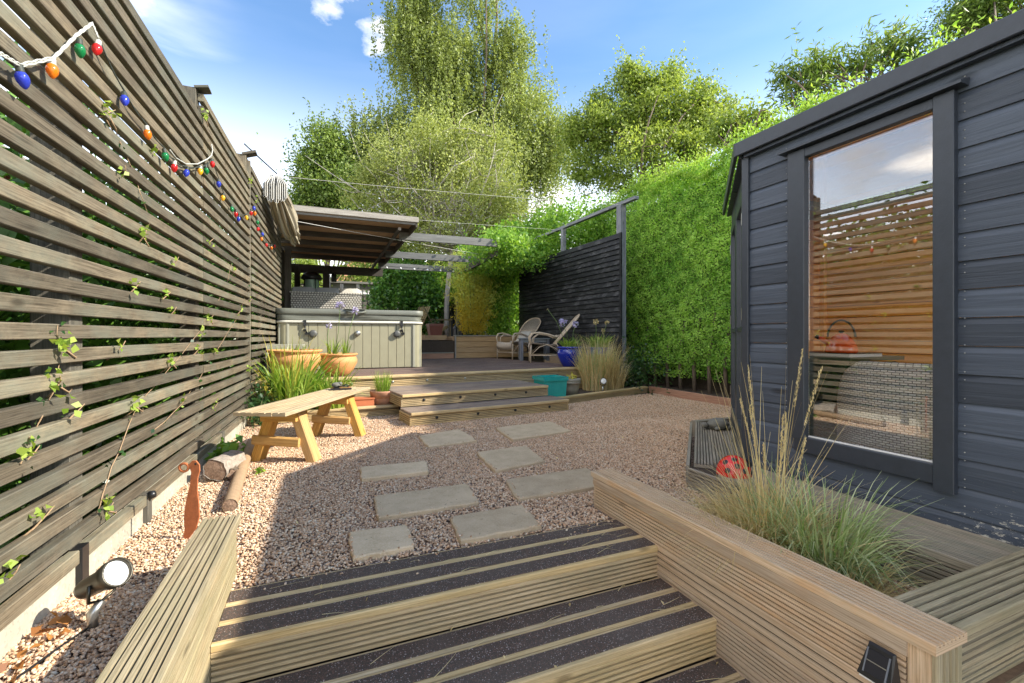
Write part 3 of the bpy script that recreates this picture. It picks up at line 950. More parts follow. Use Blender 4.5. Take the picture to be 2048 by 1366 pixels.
m = MB(); m.beam((-0.395, 1.0, -0.3), (-0.395, 1.0, 0.221), 0.056, 0.05); m.build('post', 'cap_wood', rl)

# ------------------------------------------------------------------ right planter
pw = thing('raised_planter', 'long grooved timber planter wall on the right of the foreground steps', 'planter', (1.5, 1.4, -0.44))
m = MB(); m.ribbed((1.53, 0.655, 0.20), (1.53, 2.29, 0.20), 0.150, 0.028, ribs=8, depth=0.006); m.build('cap_board', 'planter_wood', pw)
m = MB(); m.beam((1.466, 0.72, 0.15), (1.466, 2.27, 0.15), 0.018, 0.042, ch=0.002); m.build('trim_board', 'planter_wood', pw)
for k in range(5):
    zc = 0.128 - 0.0605 - 0.1225 * k
    m = MB(); m.ribbed((1.463, 0.725, zc), (1.463, 2.265, zc), 0.119, 0.025, up=(-1, 0, 0), ribs=[7, 4, 7, 6, 7][k], depth=0.005, gw=0.36); m.build('side_board', 'planter_wood', pw)
for k in range(2):
    zc = 0.110 - 0.0605 * 1 - 0.1225 * k
    m = MB(); m.ribbed((1.598, 0.84, zc), (1.598, 2.265, zc), 0.119, 0.025, up=(1, 0, 0), ribs=7, depth=0.005); m.build('side_board', 'planter_wood', pw)
m = MB(); m.ribbed((1.468, 2.28, 0.06), (1.597, 2.28, 0.06), 0.20, 0.02, up=(0, 1, 0), ribs=9, depth=0.004); m.build('end_board', 'planter_wood', pw)
m = MB(); m.beam((1.522, 0.695, -0.44), (1.522, 0.695, 0.171), 0.118, 0.056, up=(0, 1, 0)); m.build('post', 'planter_wood', pw)
m = MB(); m.ribbed((1.522, 0.655, -0.44), (1.522, 0.655, 0.1715), 0.118, 0.012, up=(0, -1, 0), ribs=4, depth=0.004)
m.build('post_trim', 'cap_wood', pw)
# cross wall
cw = thing('planter_cross_wall', 'grooved timber wall meeting the near end of the planter at the right', 'wall', (2.1, 0.74, -0.44))
m = MB(); m.ribbed((1.608, 0.75, 0.199), (2.9, 0.75, 0.199), 0.165, 0.028, ribs=6, depth=0.006); m.build('cap_board', 'cap_wood', cw)
for k in range(5):
    zc = 0.171 - 0.0605 - 0.1225 * k
    m = MB(); m.ribbed((1.60, 0.690, zc), (2.9, 0.690, zc), 0.119, 0.022, up=(0, -1, 0), ribs=[5, 7, 5, 5, 6][k], depth=0.007, gw=0.4); m.build('front_board', 'cap_wood', cw)
m = MB(); m.ribbed((1.615, 0.812, 0.09), (2.2, 0.812, 0.09), 0.16, 0.022, up=(0, 1, 0), ribs=5, depth=0.005); m.build('back_board', 'cap_wood', cw)
# solar light on planter
sl = thing('solar_light', 'black wedge solar light fixed to the planter wall by its near end', 'light', (1.437, 0.82, 0.07))
m = MB()
zc, yc = 0.075, 0.83
m.add([(1.436, yc - .055, zc - .05), (1.436, yc + .055, zc - .05), (1.436, yc + .04, zc + .05), (1.436, yc - .04, zc + .05),
       (1.382, yc - .05, zc - .05), (1.382, yc + .05, zc - .05), (1.424, yc + .036, zc + .046), (1.424, yc - .036, zc + .046)],
      [[0, 3, 2, 1], [4, 5, 6, 7], [0, 1, 5, 4], [1, 2, 6, 5], [2, 3, 7, 6], [3, 0, 4, 7]])
m.build('body', 'black_plastic', sl)
m = MB(); pa = Vector((1.3845, yc, zc - .044)); pb = Vector((1.4205, yc, zc + .042)); d = (pb - pa).normalized(); up = d.cross(Vector((0, 1, 0))); up = up if up.x < 0 else -up
m.beam(pa.lerp(pb, .1) + up * 0.001, pa.lerp(pb, .92) + up * 0.001, 0.062, 0.003, up=up, ch=0); m.build('solar_panel', 'solar_cell', sl)
for (a_, w_) in ((-0.0325, 0.004), (0.0325, 0.004)):
    m = MB(); m.beam(pa.lerp(pb, .08) + up * 0.002 + Vector((0, a_, 0)), pa.lerp(pb, .94) + up * 0.002 + Vector((0, a_, 0)), w_, 0.004, up=up, ch=0); m.build('panel_rim', 'solar_rim', sl)
m = MB(); q = pa.lerp(pb, .52); m.beam(q + up * 0.003 + Vector((0, -.029, 0)), q + up * 0.003 + Vector((0, .029, 0)), 0.003, 0.002, up=up, ch=0); m.build('panel_line', 'metal', sl)
m = MB(); m.box((1.388, yc - .046, zc - .06), (1.434, yc + .046, zc - .0505)); m.build('lens', 'lens_white', sl)
sl.location = (1.438, 0.758, 0.086); sl.scale = (0.82, 0.82, 0.82)

# ------------------------------------------------------------------ platform beside the summerhouse
pf = thing('timber_platform', 'low weathered grooved timber platform skirting the summerhouse', 'platform', (2.4, 2.3, 0))
# strip along the wall
for k, xc in enumerate([2.262, 2.385, 2.505]):
    m = MB(); m.ribbed((xc, 0.845, 0.16), (xc, 2.05 + 0.118 * k, 0.16), 0.119, 0.028, ribs=7, depth=0.006); m.build('deck_board', 'grey_deck_wood', pf)
for k in range(2):
    zc = 0.102 - 0.1 * k
    m = MB(); m.ribbed((2.208, 0.845, zc - .02), (2.208, 2.30, zc - .02), 0.098, 0.022, up=(-1, 0, 0), ribs=5, depth=0.005); m.build('front_board', 'grey_deck_wood', pf)
dg = Vector((1, 1, 0)).normalized(); nd = Vector((1, -1, 0)).normalized()
for k in range(6):
    c0 = Vector((2.27, 2.315, 0.16)) + nd * (0.062 + 0.122 * k)
    L0 = 1.55 + (0.05 * k if k < 3 else 0.1 * k)
    s0 = -0.02 - 0.0 * k
    if k >= 1: s0 = 0.03 + 0.115 * (k - 1)
    m = MB(); m.ribbed(c0 + dg * s0, c0 + dg * L0, 0.118, 0.028, ribs=6, depth=0.006); m.build('deck_board', 'grey_deck_wood', pf)
m = MB(); m.beam((2.205, 2.06, 0.146), (2.56, 2.415 - 0.15, 0.146), 0.0, 0.0) if False else None
m = MB(); m.ribbed((2.20, 2.31, 0.09), (3.33, 3.44, 0.09), 0.118, 0.022, up=(-nd), ribs=5, depth=0.005); m.build('front_board', 'grey_deck_wood', pf)
m = MB(); m.box((3.4, 3.44, -0.02), (4.5, 3.5, 0.15)); m.build('back_board', 'grey_deck_wood', pf)
m = MB(); m.poly([(2.232, 0.852), (2.56, 0.85), (2.56, 2.2), (3.5, 3.14), (4.2, 3.2), (4.2, 3.43), (3.40, 3.43), (2.24, 2.29)], -0.02, 0.128); m.build('frame', 'soil', pf)

# ------------------------------------------------------------------ upper deck + its steps
DY = lambda x: 6.34 + (x - 0.2) * 0.135       # front edge of the deck
dk = thing('raised_deck', 'raised dark timber deck carrying the hot tub and cane chairs', 'deck', (2, 8, 0))
ang = math.atan(0.135)
dv = Vector((math.cos(ang), math.sin(ang), 0)); pv = Vector((-math.sin(ang), math.cos(ang), 0))
P0 = Vector((-0.86, DY(-0.86), 0.45)); LEN = 5.35
for k in range(33):
    c = P0 + pv * (0.07 + 0.143 * k)
    if c.y + 0 > 10.80: break
    L = LEN
    if c.y + LEN * dv.y > 10.82: L = max(0.5, (10.82 - c.y) / dv.y)
    m = MB(); m.ribbed(c, c + dv * L, 0.138, 0.028, ribs=6, depth=0.004)
    m.build('deck_board', 'deck_wood' if k else 'riser_wood', dk)
m = MB(); m.beam(P0 - pv * .004 + Vector((0, 0, -.018)), P0 - pv * .004 + dv * LEN + Vector((0, 0, -.018)), 0.02, 0.03, ch=.004); m.build('nosing', 'riser_wood', dk)
for k in range(3):
    c = P0 + pv * 0.012 + Vector((0, 0, -0.036 - 0.06 - 0.122 * k))
    m = MB(); m.ribbed(c, c + dv * LEN, 0.118, 0.022, up=-pv, ribs=5, depth=0.006, gw=.4); m.build('fascia_board', 'riser_wood', dk)
m = MB(); m.poly([(P0.x, P0.y + .05), ((P0 + dv * LEN).x, (P0 + dv * LEN).y + .05), ((P0 + dv * LEN).x, 10.84), (P0.x, 10.84)], 0.0, 0.40); m.build('frame', 'soil', dk)


def step_light(parent, p, n, mat):
    m = MB(); m.lathe(p, [(0, 0.006), (0.010, 0.006), (0.017, 0.003), (0.018, -0.006)], 14, n); m.build('step_light', mat, parent)


ds = thing('deck_steps', 'pair of wide grooved steps with round lights leading up to the raised deck', 'steps', (2, 5.5, 0))
sang = math.atan(0.135); sd = dv; sp = pv
for lvl, (pf0, L, z) in enumerate([((0.88, 5.03), 2.17, 0.15), ((0.85, 5.46), 2.1, 0.30)]):
    p = Vector((pf0[0], pf0[1], z))
    nb = 3 if lvl == 0 else 7
    for k in range(nb):
        c = p + sp * (0.07 + 0.142 * k)
        m = MB(); m.ribbed(c, c + sd * L, 0.134, 0.028, ribs=5, depth=0.009, gw=.5); m.build('tread_board', 'step_wood', ds)
    m = MB(); m.beam(p - sp * .004 + Vector((0, 0, -.017)), p - sp * .004 + sd * L + Vector((0, 0, -.017)), 0.02, 0.032, ch=.004); m.build('nosing', 'riser_wood', ds)
    c = p + sp * 0.012 + Vector((0, 0, -0.03 - 0.059))
    m = MB(); m.ribbed(c, c + sd * L, 0.116, 0.022, up=-sp, ribs=6, depth=0.006, gw=.4); m.build('riser_board', 'riser_wood', ds)
    for e in (0.0, L):
        q = p + sd * (e + (-.012 if e == 0 else 0.012)) + Vector((0, 0, -0.03 - 0.059 - (0.0)))
        m = MB(); m.ribbed(q + sp * 0.012, q + sp * (0.43 if lvl == 0 else 0.98), 0.116, 0.022, up=(-sd if e == 0 else sd), ribs=5, depth=0.006); m.build('side_board', 'riser_wood', ds)
    for t in ([0.14, 0.38, 0.62, 0.86] if lvl == 0 else [0.13, 0.36, 0.6, 0.83]):
        step_light(ds, p + sd * (L * t) + Vector((0, 0, -0.08)) + sp * 0.008, -sp, 'black_plastic')
    m = MB(); a_ = p + sp * .03 + sd * .01; b_ = p + sp * .03 + sd * (L - .01); dd = (0.40 if lvl == 0 else 0.95)
    m.poly([(a_.x, a_.y), (b_.x, b_.y), (b_.x + sp.x * dd, b_.y + sp.y * dd), (a_.x + sp.x * dd, a_.y + sp.y * dd)], z - 0.149, z - 0.03); m.build('frame', 'soil', ds)
for t in [1.2, 1.75, 2.25, 2.85]:
    step_light(dk, P0 + dv * t + Vector((0, 0, -.09)) + pv * .008, -pv, 'metal')


# ------------------------------------------------------------------ border kerbs
def kerb(label, p0, p1, h, mat, capm, w=0.10, name='timber_edging'):
    p0, p1 = Vector((*p0, 0)), Vector((*p1, 0)); d = (p1 - p0).normalized(); n = Vector((d.y, -d.x, 0))
    t = thing(name, label, 'edging', tuple((p0 + p1) / 2))
    m = MB(); m.beam(p0 + Vector((0, 0, h - .014)) - n * (w / 2 - .012), p1 + Vector((0, 0, h - .014)) - n * (w / 2 - .012), w, 0.028, ch=.004); m.build('cap_board', capm, t)
    m = MB(); m.ribbed(p0 + Vector((0, 0, h / 2 - .016)), p1 + Vector((0, 0, h / 2 - .016)), h - .03, 0.022, up=n, ribs=5, depth=0.006); m.build('face_board', mat, t)
    return t


kerb('low timber edging holding the bed of arching leaves left of the deck steps', (-0.80, 5.78), (0.875, 5.89), 0.12, 'riser_wood', 'riser_wood')
kerb('low timber edging holding the bed of pots right of the deck steps', (3.02, 5.72), (5.28, 6.46), 0.11, 'riser_wood', 'riser_wood')
t = thing('timber_edging', 'pinkish new timber edging along the foot of the hedge', 'edging', (5.3, 5.5, 0))
m = MB(); m.beam((5.30, 6.42, 0.055), (5.30, 4.3, 0.055), 0.05, 0.12, ch=.004); m.build('sleeper', 'sleeper_wood', t)
sheet('left_bed', [rect(-0.9, 5.84, 0.90, 6.5)], 0.085, 'soil')
sheet('right_bed', [[(3.05, 5.80), (5.27, 6.5), (5.27, 7.1), (3.05, 6.8)]], 0.075, 'soil')
sheet('hedge_bed', [rect(5.32, 3.0, 7.5, 7.2)], 0.05, 'soil')

# =================================================================== LEFT FENCE
fe = thing('slatted_fence', 'tall weathered fence of narrow horizontal slats along the left side', 'fence', (-0.9, 4, 0))


def fence_slats(y0, y1, zs, off=0.0):
    base = None
    for i, z in enumerate(zs):
        if base is None or i % 3 == 0:
            m = MB(); x0, x1 = xf(y0) - 0.018 + off, xf(y1) - 0.018 + off
            d = (Vector((x1, y1, 0)) - Vector((x0, y0, 0)))
            # slightly bowed board in three lengths
            pts = [Vector((x0, y0, 0)) + d * t for t in (0, .33, .66, 1)]
            n = Vector((1, -0.03, 0)).normalized()
            K = 8; w_, h_ = 0.018, 0.0275
            ring = [(-w_, -h_ + .003), (-w_ + .003, -h_), (w_ - .003, -h_), (w_, -h_ + .003), (w_, h_ - .003), (w_ - .003, h_), (-w_ + .003, h_), (-w_, h_ - .003)]
            ax, az, p1_, p2_ = random.uniform(.001, .004), random.uniform(.001, .0035), random.uniform(0, 6), random.uniform(0, 6)
            prev = None; vv, ff, uu = [], [], []
            Ln = d.length; per = [0, .004, .036, .04, .09, .094, .126, .13, .18]
            for q_ in range(K + 1):
                t_ = q_ / K; c_0 = Vector((x0, y0, 0)) + d * t_ + n * (ax * math.sin(p1_ + t_ * 5) * (1 if 0 < q_ < K else .4)) + Vector((0, 0, az * math.sin(p2_ + t_ * 4)))
                vv += [c_0 + n * a_ + Vector((0, 0, b_)) for a_, b_ in ring]
            for q_ in range(K):
                for j_ in range(8):
                    j2 = (j_ + 1) % 8; ff.append([q_ * 8 + j_, (q_ + 1) * 8 + j_, (q_ + 1) * 8 + j2, q_ * 8 + j2])
                    u0, u1 = Ln * q_ / K, Ln * (q_ + 1) / K; uu.append([(u0, per[j_]), (u1, per[j_]), (u1, per[j_ + 1]), (u0, per[j_ + 1])])
            ff.append(list(range(8))); uu.append([(0, .01 * j_) for j_ in range(8)]); ff.append([K * 8 + j_ for j_ in range(8)][::-1]); uu.append([(0, .01 * j_) for j_ in range(8)])
            m.add(vv, ff, uu)
            o = m.build('slat', 'fence_wood', fe)
            base = o
        else:
            o = base.copy(); COL.objects.link(o)
        o.location = (random.uniform(-0.0015, 0.0015), 0, z + random.uniform(-0.002, 0.002))
        o.rotation_euler = (random.uniform(-0.0006, 0.0006), 0, 0)


fence_slats(0.7, 4.02, [0.125 + 0.089 * k for k in range(29)])
fence_slats(4.024, 5.893, [0.125 + 0.089 * k for k in range(31)])
fence_slats(5.925, 8.7, [0.155 + 0.089 * k for k in range(32)], 0.012)
for y, top, w in ((0.95, 2.6, .1), (2.35, 2.58, .12), (4.03, 2.84, .1), (5.93, 3.06, .1), (7.3, 2.9, .08), (8.65, 2.95, .1)):
    m = MB(); m.beam((xf(y) - .09, y, 0), (xf(y) - .09, y, top), w, 0.1, up=(0, 1, 0)); m.build('post', 'fence_wood' if top > 2.8 else 'post_wood', fe)
m = MB(); m.beam((xf(5.91) - .024, 5.909, .1), (xf(5.91) - .024, 5.909, 3.0), .05, .03, up=(0, 1, 0)); m.build('joint_batten', 'fence_wood', fe)
m = MB(); m.beam((xf(4.03) - .05, 4.03, 2.845), (xf(4.03) + .04, 4.03, 2.865), 0.11, 0.02); m.build('post_cap', 'fence_wood', fe)
m = MB(); m.beam((xf(5.93) - .08, 5.93, 3.06), (xf(5.93) + .06, 5.93, 3.11), 0.12, 0.03); m.build('post_cap', 'fence_wood', fe)
for y0, y1 in ((0.7, 2.30), (2.36, 2.95), (3.02, 4.6), (4.66, 5.85)):
    m = MB(); m.beam((xf(y0) - .035, y0, 0.045), (xf(y1) - .035, y1, 0.045), 0.045, 0.19, ch=.006); m.build('gravel_board', 'concrete', fe)
for y in (2.33, 2.985, 4.63):
    m = MB(); m.beam((xf(y) - .03, y, -0.02), (xf(y) - .03, y, 0.16), 0.075, 0.06, up=(0, 1, 0)); m.build('post_foot', 'post_wood' if y > 2.9 else 'black_plastic', fe)
m = MB(); m.lathe((xf(2.97) + .02, 2.97, 0.15), [(0, .02), (.018, .015), (.022, -.01), (0, -.015)], 12, (1, 0, .3)); m.build('cable_clip', 'black_plastic', fe)

# ivy sprigs poking through
iv = thing('ivy', 'ivy with small bright green sprigs poking through the slatted fence', 'ivy', (-0.93, 3, 0))


def fence_pt(u, v, out=0.02):
    d = (u - 1024) / 902
    rx, ry, rz_ = math.sin(YAW) + d * math.cos(YAW), math.cos(YAW) - d * math.sin(YAW), (672 - v) / 902
    t = (-0.965 + out) / (rx - 0.030 * ry)
    return np.array([t * rx, t * ry, 1 + t * rz_])


sprigs = [(215, 222, 16), (128, 690, 22), (113, 762, 16), (285, 468, 14), (343, 722, 15), (272, 808, 20), (420, 635, 14), (215, 1015, 20), (410, 230, 22), (22, 1145, 12),
          (395, 697, 10), (432, 700, 12), (404, 660, 9), (500, 360, 22), (512, 400, 14), (245, 342, 6), (60, 905, 10), (270, 570, 8), (330, 590, 9), (365, 800, 8), (240, 690, 6), (345, 620, 6),
          (480, 620, 6), (498, 735, 14), (510, 780, 12), (430, 810, 8), (150, 820, 6), (310, 300, 5), (85, 1030, 8), (420, 480, 6), (470, 540, 6), (500, 600, 6), (350, 520, 5)]
g = np.random.default_rng(3)
for (u, v, n) in sprigs:
    p = fence_pt(u, v)
    n2 = max(4, int(n * 0.7))
    P = p + g.normal(size=(n2, 3)) * np.array([0.010, 0.020, 0.020]) * (0.8 + 0.02 * n)
    V = leaves(P, 0.031, 0.025, bias=(1, -.4, .5), biasw=1.5, g=g)
    quads('leaf_sprig', 'ivy_leaf', V, g.uniform(0, 1, n2), iv)
m = MB()
for (u, v, n) in sprigs:
    p = Vector(fence_pt(u, v, 0.0)); q1_ = random.uniform(-.06, .06)
    m.tube([p + Vector((-.05, q1_, -.07)), p + Vector((-.012, q1_ * .4, -.035)), p + Vector((.012, 0, 0)), p + Vector((.02, -q1_ * .5, .02))], [.004, .0035, .0025, .0015], 5)
    if n > 13: m.tube([p + Vector((.003, .01, -.02)), p + Vector((.006, .07, -.05)), p + Vector((-.02, .16, -.045))], [.003, .003, .002], 5)
for path in ([(40, 930), (70, 860), (113, 770), (120, 700), (112, 640)], [(190, 1040), (225, 930), (272, 815), (343, 730), (420, 640), (455, 560), (470, 500)], [(290, 880), (365, 806), (432, 705), (480, 625), (500, 560)], [(215, 240), (262, 330), (300, 440), (290, 480)]):
    pts = []
    for a_, b_ in zip(path[:-1], path[1:]):
        for t_ in (0, .25, .5, .75):
            pts.append(Vector(fence_pt(a_[0] + (b_[0] - a_[0]) * t_, a_[1] + (b_[1] - a_[1]) * t_, random.choice((-.045, .004, .006, -.03)))) + Vector((0, random.uniform(-.012, .012), random.uniform(-.008, .008))))
    m.tube(pts, [.0026 - .0014 * i_ / len(pts) for i_ in range(len(pts))], 5)
    P = np.array([list(p) for p in pts for _ in range(3)]) + g.normal(size=(len(pts) * 3, 3)) * .018
    P = P[g.uniform(size=len(P)) < .6]
    quads('vine_leaves', 'ivy_dark' if random.random() < .5 else 'climber_leaf', leaves(P, .024, .02, bias=(1, -.4, .5), biasw=1.2, g=g), g.uniform(0, 1, len(P)), iv)
m.build('stem', 'branch_bark', iv)
# vegetation behind the fence
bh = thing('shrub', 'dense dark shrubs glimpsed through the gaps of the slatted fence', 'shrub', (-1.6, 4, 0))
P = []
for i in range(230):
    c = np.array([g.uniform(-2.1, -1.15), g.uniform(1.4, 9.5), g.uniform(0.1, 2.3)])
    if c[2] > 1.7 and c[1] < 3.0: c[2] -= 0.8
    P.append(c + g.normal(size=(170, 3)) * 0.22)
for i in range(110):
    P.append(np.array([g.uniform(-3.4, -2.3), g.uniform(1.2, 5.6), g.uniform(0.3, 2.45)]) + g.normal(size=(150, 3)) * .24)
P = np.concatenate(P); P = P[P[:, 0] < xf(P[:, 1]) - np.where(P[:, 1] > 4.5, .05, .15)]
quads('foliage', 'shrub_leaf', leaves(P, 0.10, 0.055, g=g), g.uniform(0, 1, len(P)), bh)
m = MB()
for i in range(14):
    x, y = g.uniform(-2.2, -1.4), g.uniform(2.4, 9); m.tube([(x, y, 0), (x + .1, y + .1, .8), (x - .05, y + .2, 1.7)], [.03, .02, .008], 6)
m.build('stem', 'bark', bh)

# neighbour's brick house beyond the fence
nh = thing('neighbour_house', 'red brick house with white windows glimpsed through the slatted fence', 'house', (-8, 12, 0))
m = MB(); m.box((-10.5, 11.3, -0.03), (-6.0, 18.0, 4.35)); m.build('wall', 'brick_wall_mat', nh)
for (y, z0, z1) in ((12.3, 2.9, 4.1), (14.0, 2.9, 4.1), (12.3, .8, 2.0), (16.0, 2.9, 4.1)):
    m = MB()
    for a, b, c_, d_ in ((y - .5, y + .5, z0, z0 + .06), (y - .5, y + .5, z1 - .06, z1), (y - .5, y - .44, z0 + .06, z1 - .06), (y + .44, y + .5, z0 + .06, z1 - .06), (y - .03, y + .03, z0 + .06, z1 - .06)):
        m.box((-6.0 + .002, a, c_), (-5.94, b, d_))
    w = m.build('window', 'white_paint', nh)
    m = MB(); m.box((-5.998, y - .44, z0 + .06), (-5.97, y + .44, z1 - .06)); m.build('pane', 'slate', w)
m = MB()
for k in range(16):
    t0, t1 = k / 16, (k + 1) / 16
    x0, z0_, x1, z1_ = -5.75 - 2.5 * t0, 4.3 + 2.0 * t0, -5.75 - 2.5 * t1, 4.3 + 2.0 * t1
    m.add([(x0, 11.1, z0_ + .03), (x0, 18.2, z0_ + .03), (x1, 18.2, z1_), (x1, 11.1, z1_), (x0, 11.1, z0_), (x0, 18.2, z0_)], [[0, 3, 2, 1], [4, 0, 1, 5]])
m.add([(-5.75, 11.1, 4.28), (-5.75, 18.2, 4.28), (-8.25, 18.2, 6.28), (-8.25, 11.1, 6.28), (-10.75, 18.2, 4.28), (-10.75, 11.1, 4.28)], [[0, 1, 2, 3], [3, 2, 4, 5], [0, 3, 5], [1, 4, 2]])
m.build('roof', 'roof_tile', nh)
m = MB(); m.tube([(-5.7, 11.1, 4.25), (-5.7, 18.2, 4.25)], 0.055, 8); m.build('gutter', 'black_plastic', nh)

# ------------------------------------------------------------------ string lights
sg = thing('string_lights', 'string of large coloured bulbs draped along the slatted fence', 'string lights', (-0.9, 3, 2))
bulbs = [(37, 130, 30, 'blue'), (104, 118, 24, 'orange'), (158, 78, 22, 'green'), (197, 82, 20, 'red'), (248, 185, 17, 'blue'), (293, 252, 17, 'orange'), (328, 298, 15, 'green'),
         (349, 322, 14, 'red'), (375, 335, 12, 'blue'), (401, 333, 13, 'yellow'), (411, 330, 9, 'green'), (424, 318, 11, 'red'), (437, 358, 10, 'blue'), (447, 387, 10, 'yellow'), (463, 410, 8, 'green'),
         (472, 420, 10, 'red'), (478, 430, 8, 'blue'), (492, 428, 9, 'yellow'), (502, 419, 9, 'red'), (510, 420, 8, 'orange'), (508, 410, 7, 'blue'), (515, 438, 8, 'green'), (517, 452, 8, 'red'), (524, 462, 7, 'blue'),
         (524, 472, 8, 'orange'), (533, 484, 6, 'red'), (543, 490, 7, 'orange'), (549, 487, 5, 'red')]
cpts = []
for (u, v, h, colr) in bulbs:
    p = Vector(fence_pt(u, v, 0.03))
    t = p.x * math.sin(YAW) + p.y * math.cos(YAW)
    Ls = 0.052
    ax = Vector((random.uniform(-.1, .15), random.uniform(-.3, .3), -1)).normalized()
    top = p
    m = MB(); m.lathe(top + ax * 0.018, [(0.010, 0.0), (0.015, 0.008), (0.0175, 0.018), (0.016, 0.030), (0.010, 0.042), (0.004, 0.049), (0, 0.051)], 18, ax); b = m.build('bulb', 'bulb_' + colr, sg)
    b['label'] = colr + ' bulb'
    m = MB(); m.lathe(top, [(0, -0.004), (0.008, -0.003), (0.0105, 0.0), (0.0105, 0.016), (0.012, 0.019), (0.010, 0.022)], 12, ax); m.build('socket', 'cable_white' if u < 420 and len(cpts) % 2 else 'cable_green', b)
    cpts.append(top)
path = [Vector(fence_pt(-120, 70, .03)), Vector(fence_pt(-40, 95, .03)), Vector(fence_pt(0, 108, .03)), cpts[0], cpts[1] + Vector((0, 0, .004)), Vector(fence_pt(150, 70, .04)), Vector(fence_pt(182, 46, .02)), cpts[3]]
m = MB()
m2 = MB()
for k in range(3):
    pts = []
    for i in range(len(path) - 1):
        for j in range(8):
            t = j / 8; q = path[i].lerp(path[i + 1], t); a = (i * 8 + j) * 0.9 + k * 2.1
            pts.append(q + Vector((0.004, math.cos(a) * .005, math.sin(a) * .005)))
    m.tube(pts, 0.0028, 5)
m.build('cable', 'cable_white', sg)
pts = []
for i in range(3, len(cpts) - 1):
    a, b = cpts[i], cpts[i + 1]
    sag = 0.02 if (b - a).length > 0.12 else 0.0
    for j in range(5):
        t = j / 5; pts.append(a.lerp(b, t) - Vector((0, 0, sag * 4 * t * (1 - t) * .5)) + Vector((.002, 0, .004)))
m = MB(); m.tube(pts, 0.003, 5)
m.tube([p + Vector((0, math.sin(i * 1.3) * .006, math.cos(i * 1.3) * .006)) for i, p in enumerate(pts)], 0.0025, 5); m.build('cable', 'cable_green', sg)
pts = [Vector(fence_pt(u, v, .03)) for u, v in ((340, 300), (352, 316), (372, 328), (395, 328), (415, 318), (423, 311), (425, 300), (423, 288))]
m = MB(); m.tube(pts, 0.004, 6); m.build('cable', 'cable_white', sg)

# =================================================================== SUMMERHOUSE
SX = 2.57
A = Vector((2.57, 2.13)); D = Vector((3.61, 3.17)); E_ = Vector((4.85, 3.17)); G0 = Vector((2.57, -0.75)); F_ = Vector((4.85, -0.75))
ZT = 2.20; ZB = 0.10
sh = thing('summerhouse', 'black painted timber summerhouse with a big window and flat roof', 'summerhouse', (3.5, 1.8, 0))
WY0, WY1, WZ0, WZ1 = 1.125, 1.815, 0.36, 2.06      # outer edges of the window frame (frame boards inside)


def shiplap(p0, p1, z, h=0.122, n=None, name='cladding_board'):
    """board with a scooped top edge; face towards n"""
    p0, p1 = Vector((*p0, z)), Vector((*p1, z))
    prof = [(0, 0), (0.018, 0), (0.018, h - 0.030), (0.014, h - 0.018), (0.008, h - 0.006), (0.008, h - 0.001), (0, h - 0.001)]
    m = MB(); m.prism(p0, p1, prof, n, (0, 0, 1)); return m.build(name, 'black_cladding', sh)


nW = Vector((-1, 0, 0))
for k in range(18):
    z = ZB + 0.1225 * k
    h = 0.1225
    if z + h > ZT + .02: h = ZT + .02 - z
    mid = z + h / 2
    if mid < WZ0 or mid > WZ1 + .02:
        shiplap((SX, A.y - .0), (SX, G0.y), z, h, nW)
    else:
        shiplap((SX, A.y), (SX, WY1 + .001), z, h, nW)
        if z < .94 or mid > 1.97: shiplap((SX, WY0 - .001), (SX, G0.y), z, h, nW)
        else: shiplap((SX, WY0 - .001), (SX, .62), z, h, nW); shiplap((SX, -.56), (SX, G0.y), z, h, nW)
# bottom plinth / lowest board slopes
m = MB()
for y_ in (-.56, .62): m.beam((SX - .030, y_, .9), (SX - .030, y_, 2.02), 0.045, 0.07, up=(0, 1, 0))
for z_ in (.93, 1.985): m.beam((SX - .028, -.52, z_), (SX - .028, .58, z_), 0.04, 0.06)
sw_ = m.build('added_side_window', 'black_trim', sh)  # window out of view, added to bring more light onto the back wall
m = MB(); m.box((SX - .012, -.52, .96), (SX - .006, .58, 1.955)); m.build('pane', 'window_glass', sw_)
m = MB(); m.beam((SX - .012, G0.y, 0.10), (SX - .012, A.y, 0.10), 0.022, 0.10, ch=.003); m.build('plinth_board', 'black_cladding', sh)
# corner posts
m = MB(); m.beam((SX - .010, A.y + .012, 0.04), (SX - .010, A.y + .012, ZT), 0.05, 0.05, up=(0, 1, 0)); m.build('corner_trim', 'black_trim', sh)
# window trims: side casings, sill, head with drip
m = MB(); m.beam((SX - .030, WY1 - .03, WZ0 + .05), (SX - .030, WY1 - .03, 2.07), 0.045, 0.10, up=(0, 1, 0)); m.build('window_casing', 'black_trim', sh)
m = MB(); m.beam((SX - .030, WY0 - .015, WZ0 - .05), (SX - .030, WY0 - .015, 2.07), 0.045, 0.075, up=(0, 1, 0)); m.build('window_casing', 'black_trim', sh)
m = MB(); m.beam((SX - .028, WY0 + .0235, WZ0 + .02), (SX - .028, WY1 - .02, WZ0 + .02), 0.04, 0.09, ch=.004); m.build('window_sill', 'black_trim', sh)
m = MB(); m.beam((SX - .028, WY0 + .0235, 2.045), (SX - .028, WY1 - .081, 2.045), 0.04, 0.05, ch=.004); m.build('window_head', 'black_trim', sh)
m = MB(); m.prism((SX, WY0 - .09, 2.0755), (SX, WY1 + .06, 2.0755), [(0, 0), (0.085, 0), (0.085, 0.012), (0, 0.042)], nW, (0, 0, 1)); m.build('drip_board', 'black_trim', sh)
wf = MB(); wf.beam((SX - .016, 1.15, 0.425), (SX - .016, 1.15, 2.02), 0.012, 0.014, up=(0, 1, 0), ch=0); wf.beam((SX - .016, 1.158, 0.427), (SX - .016, 1.73, 0.427), 0.012, 0.008, ch=0)
wf = wf.build('window', 'white_paint', sh)
m = MB(); m.box((SX - .012, 1.155, 0.425), (SX - .006, 1.736, 2.02)); m.build('pane', 'window_glass', wf)
m = MB()
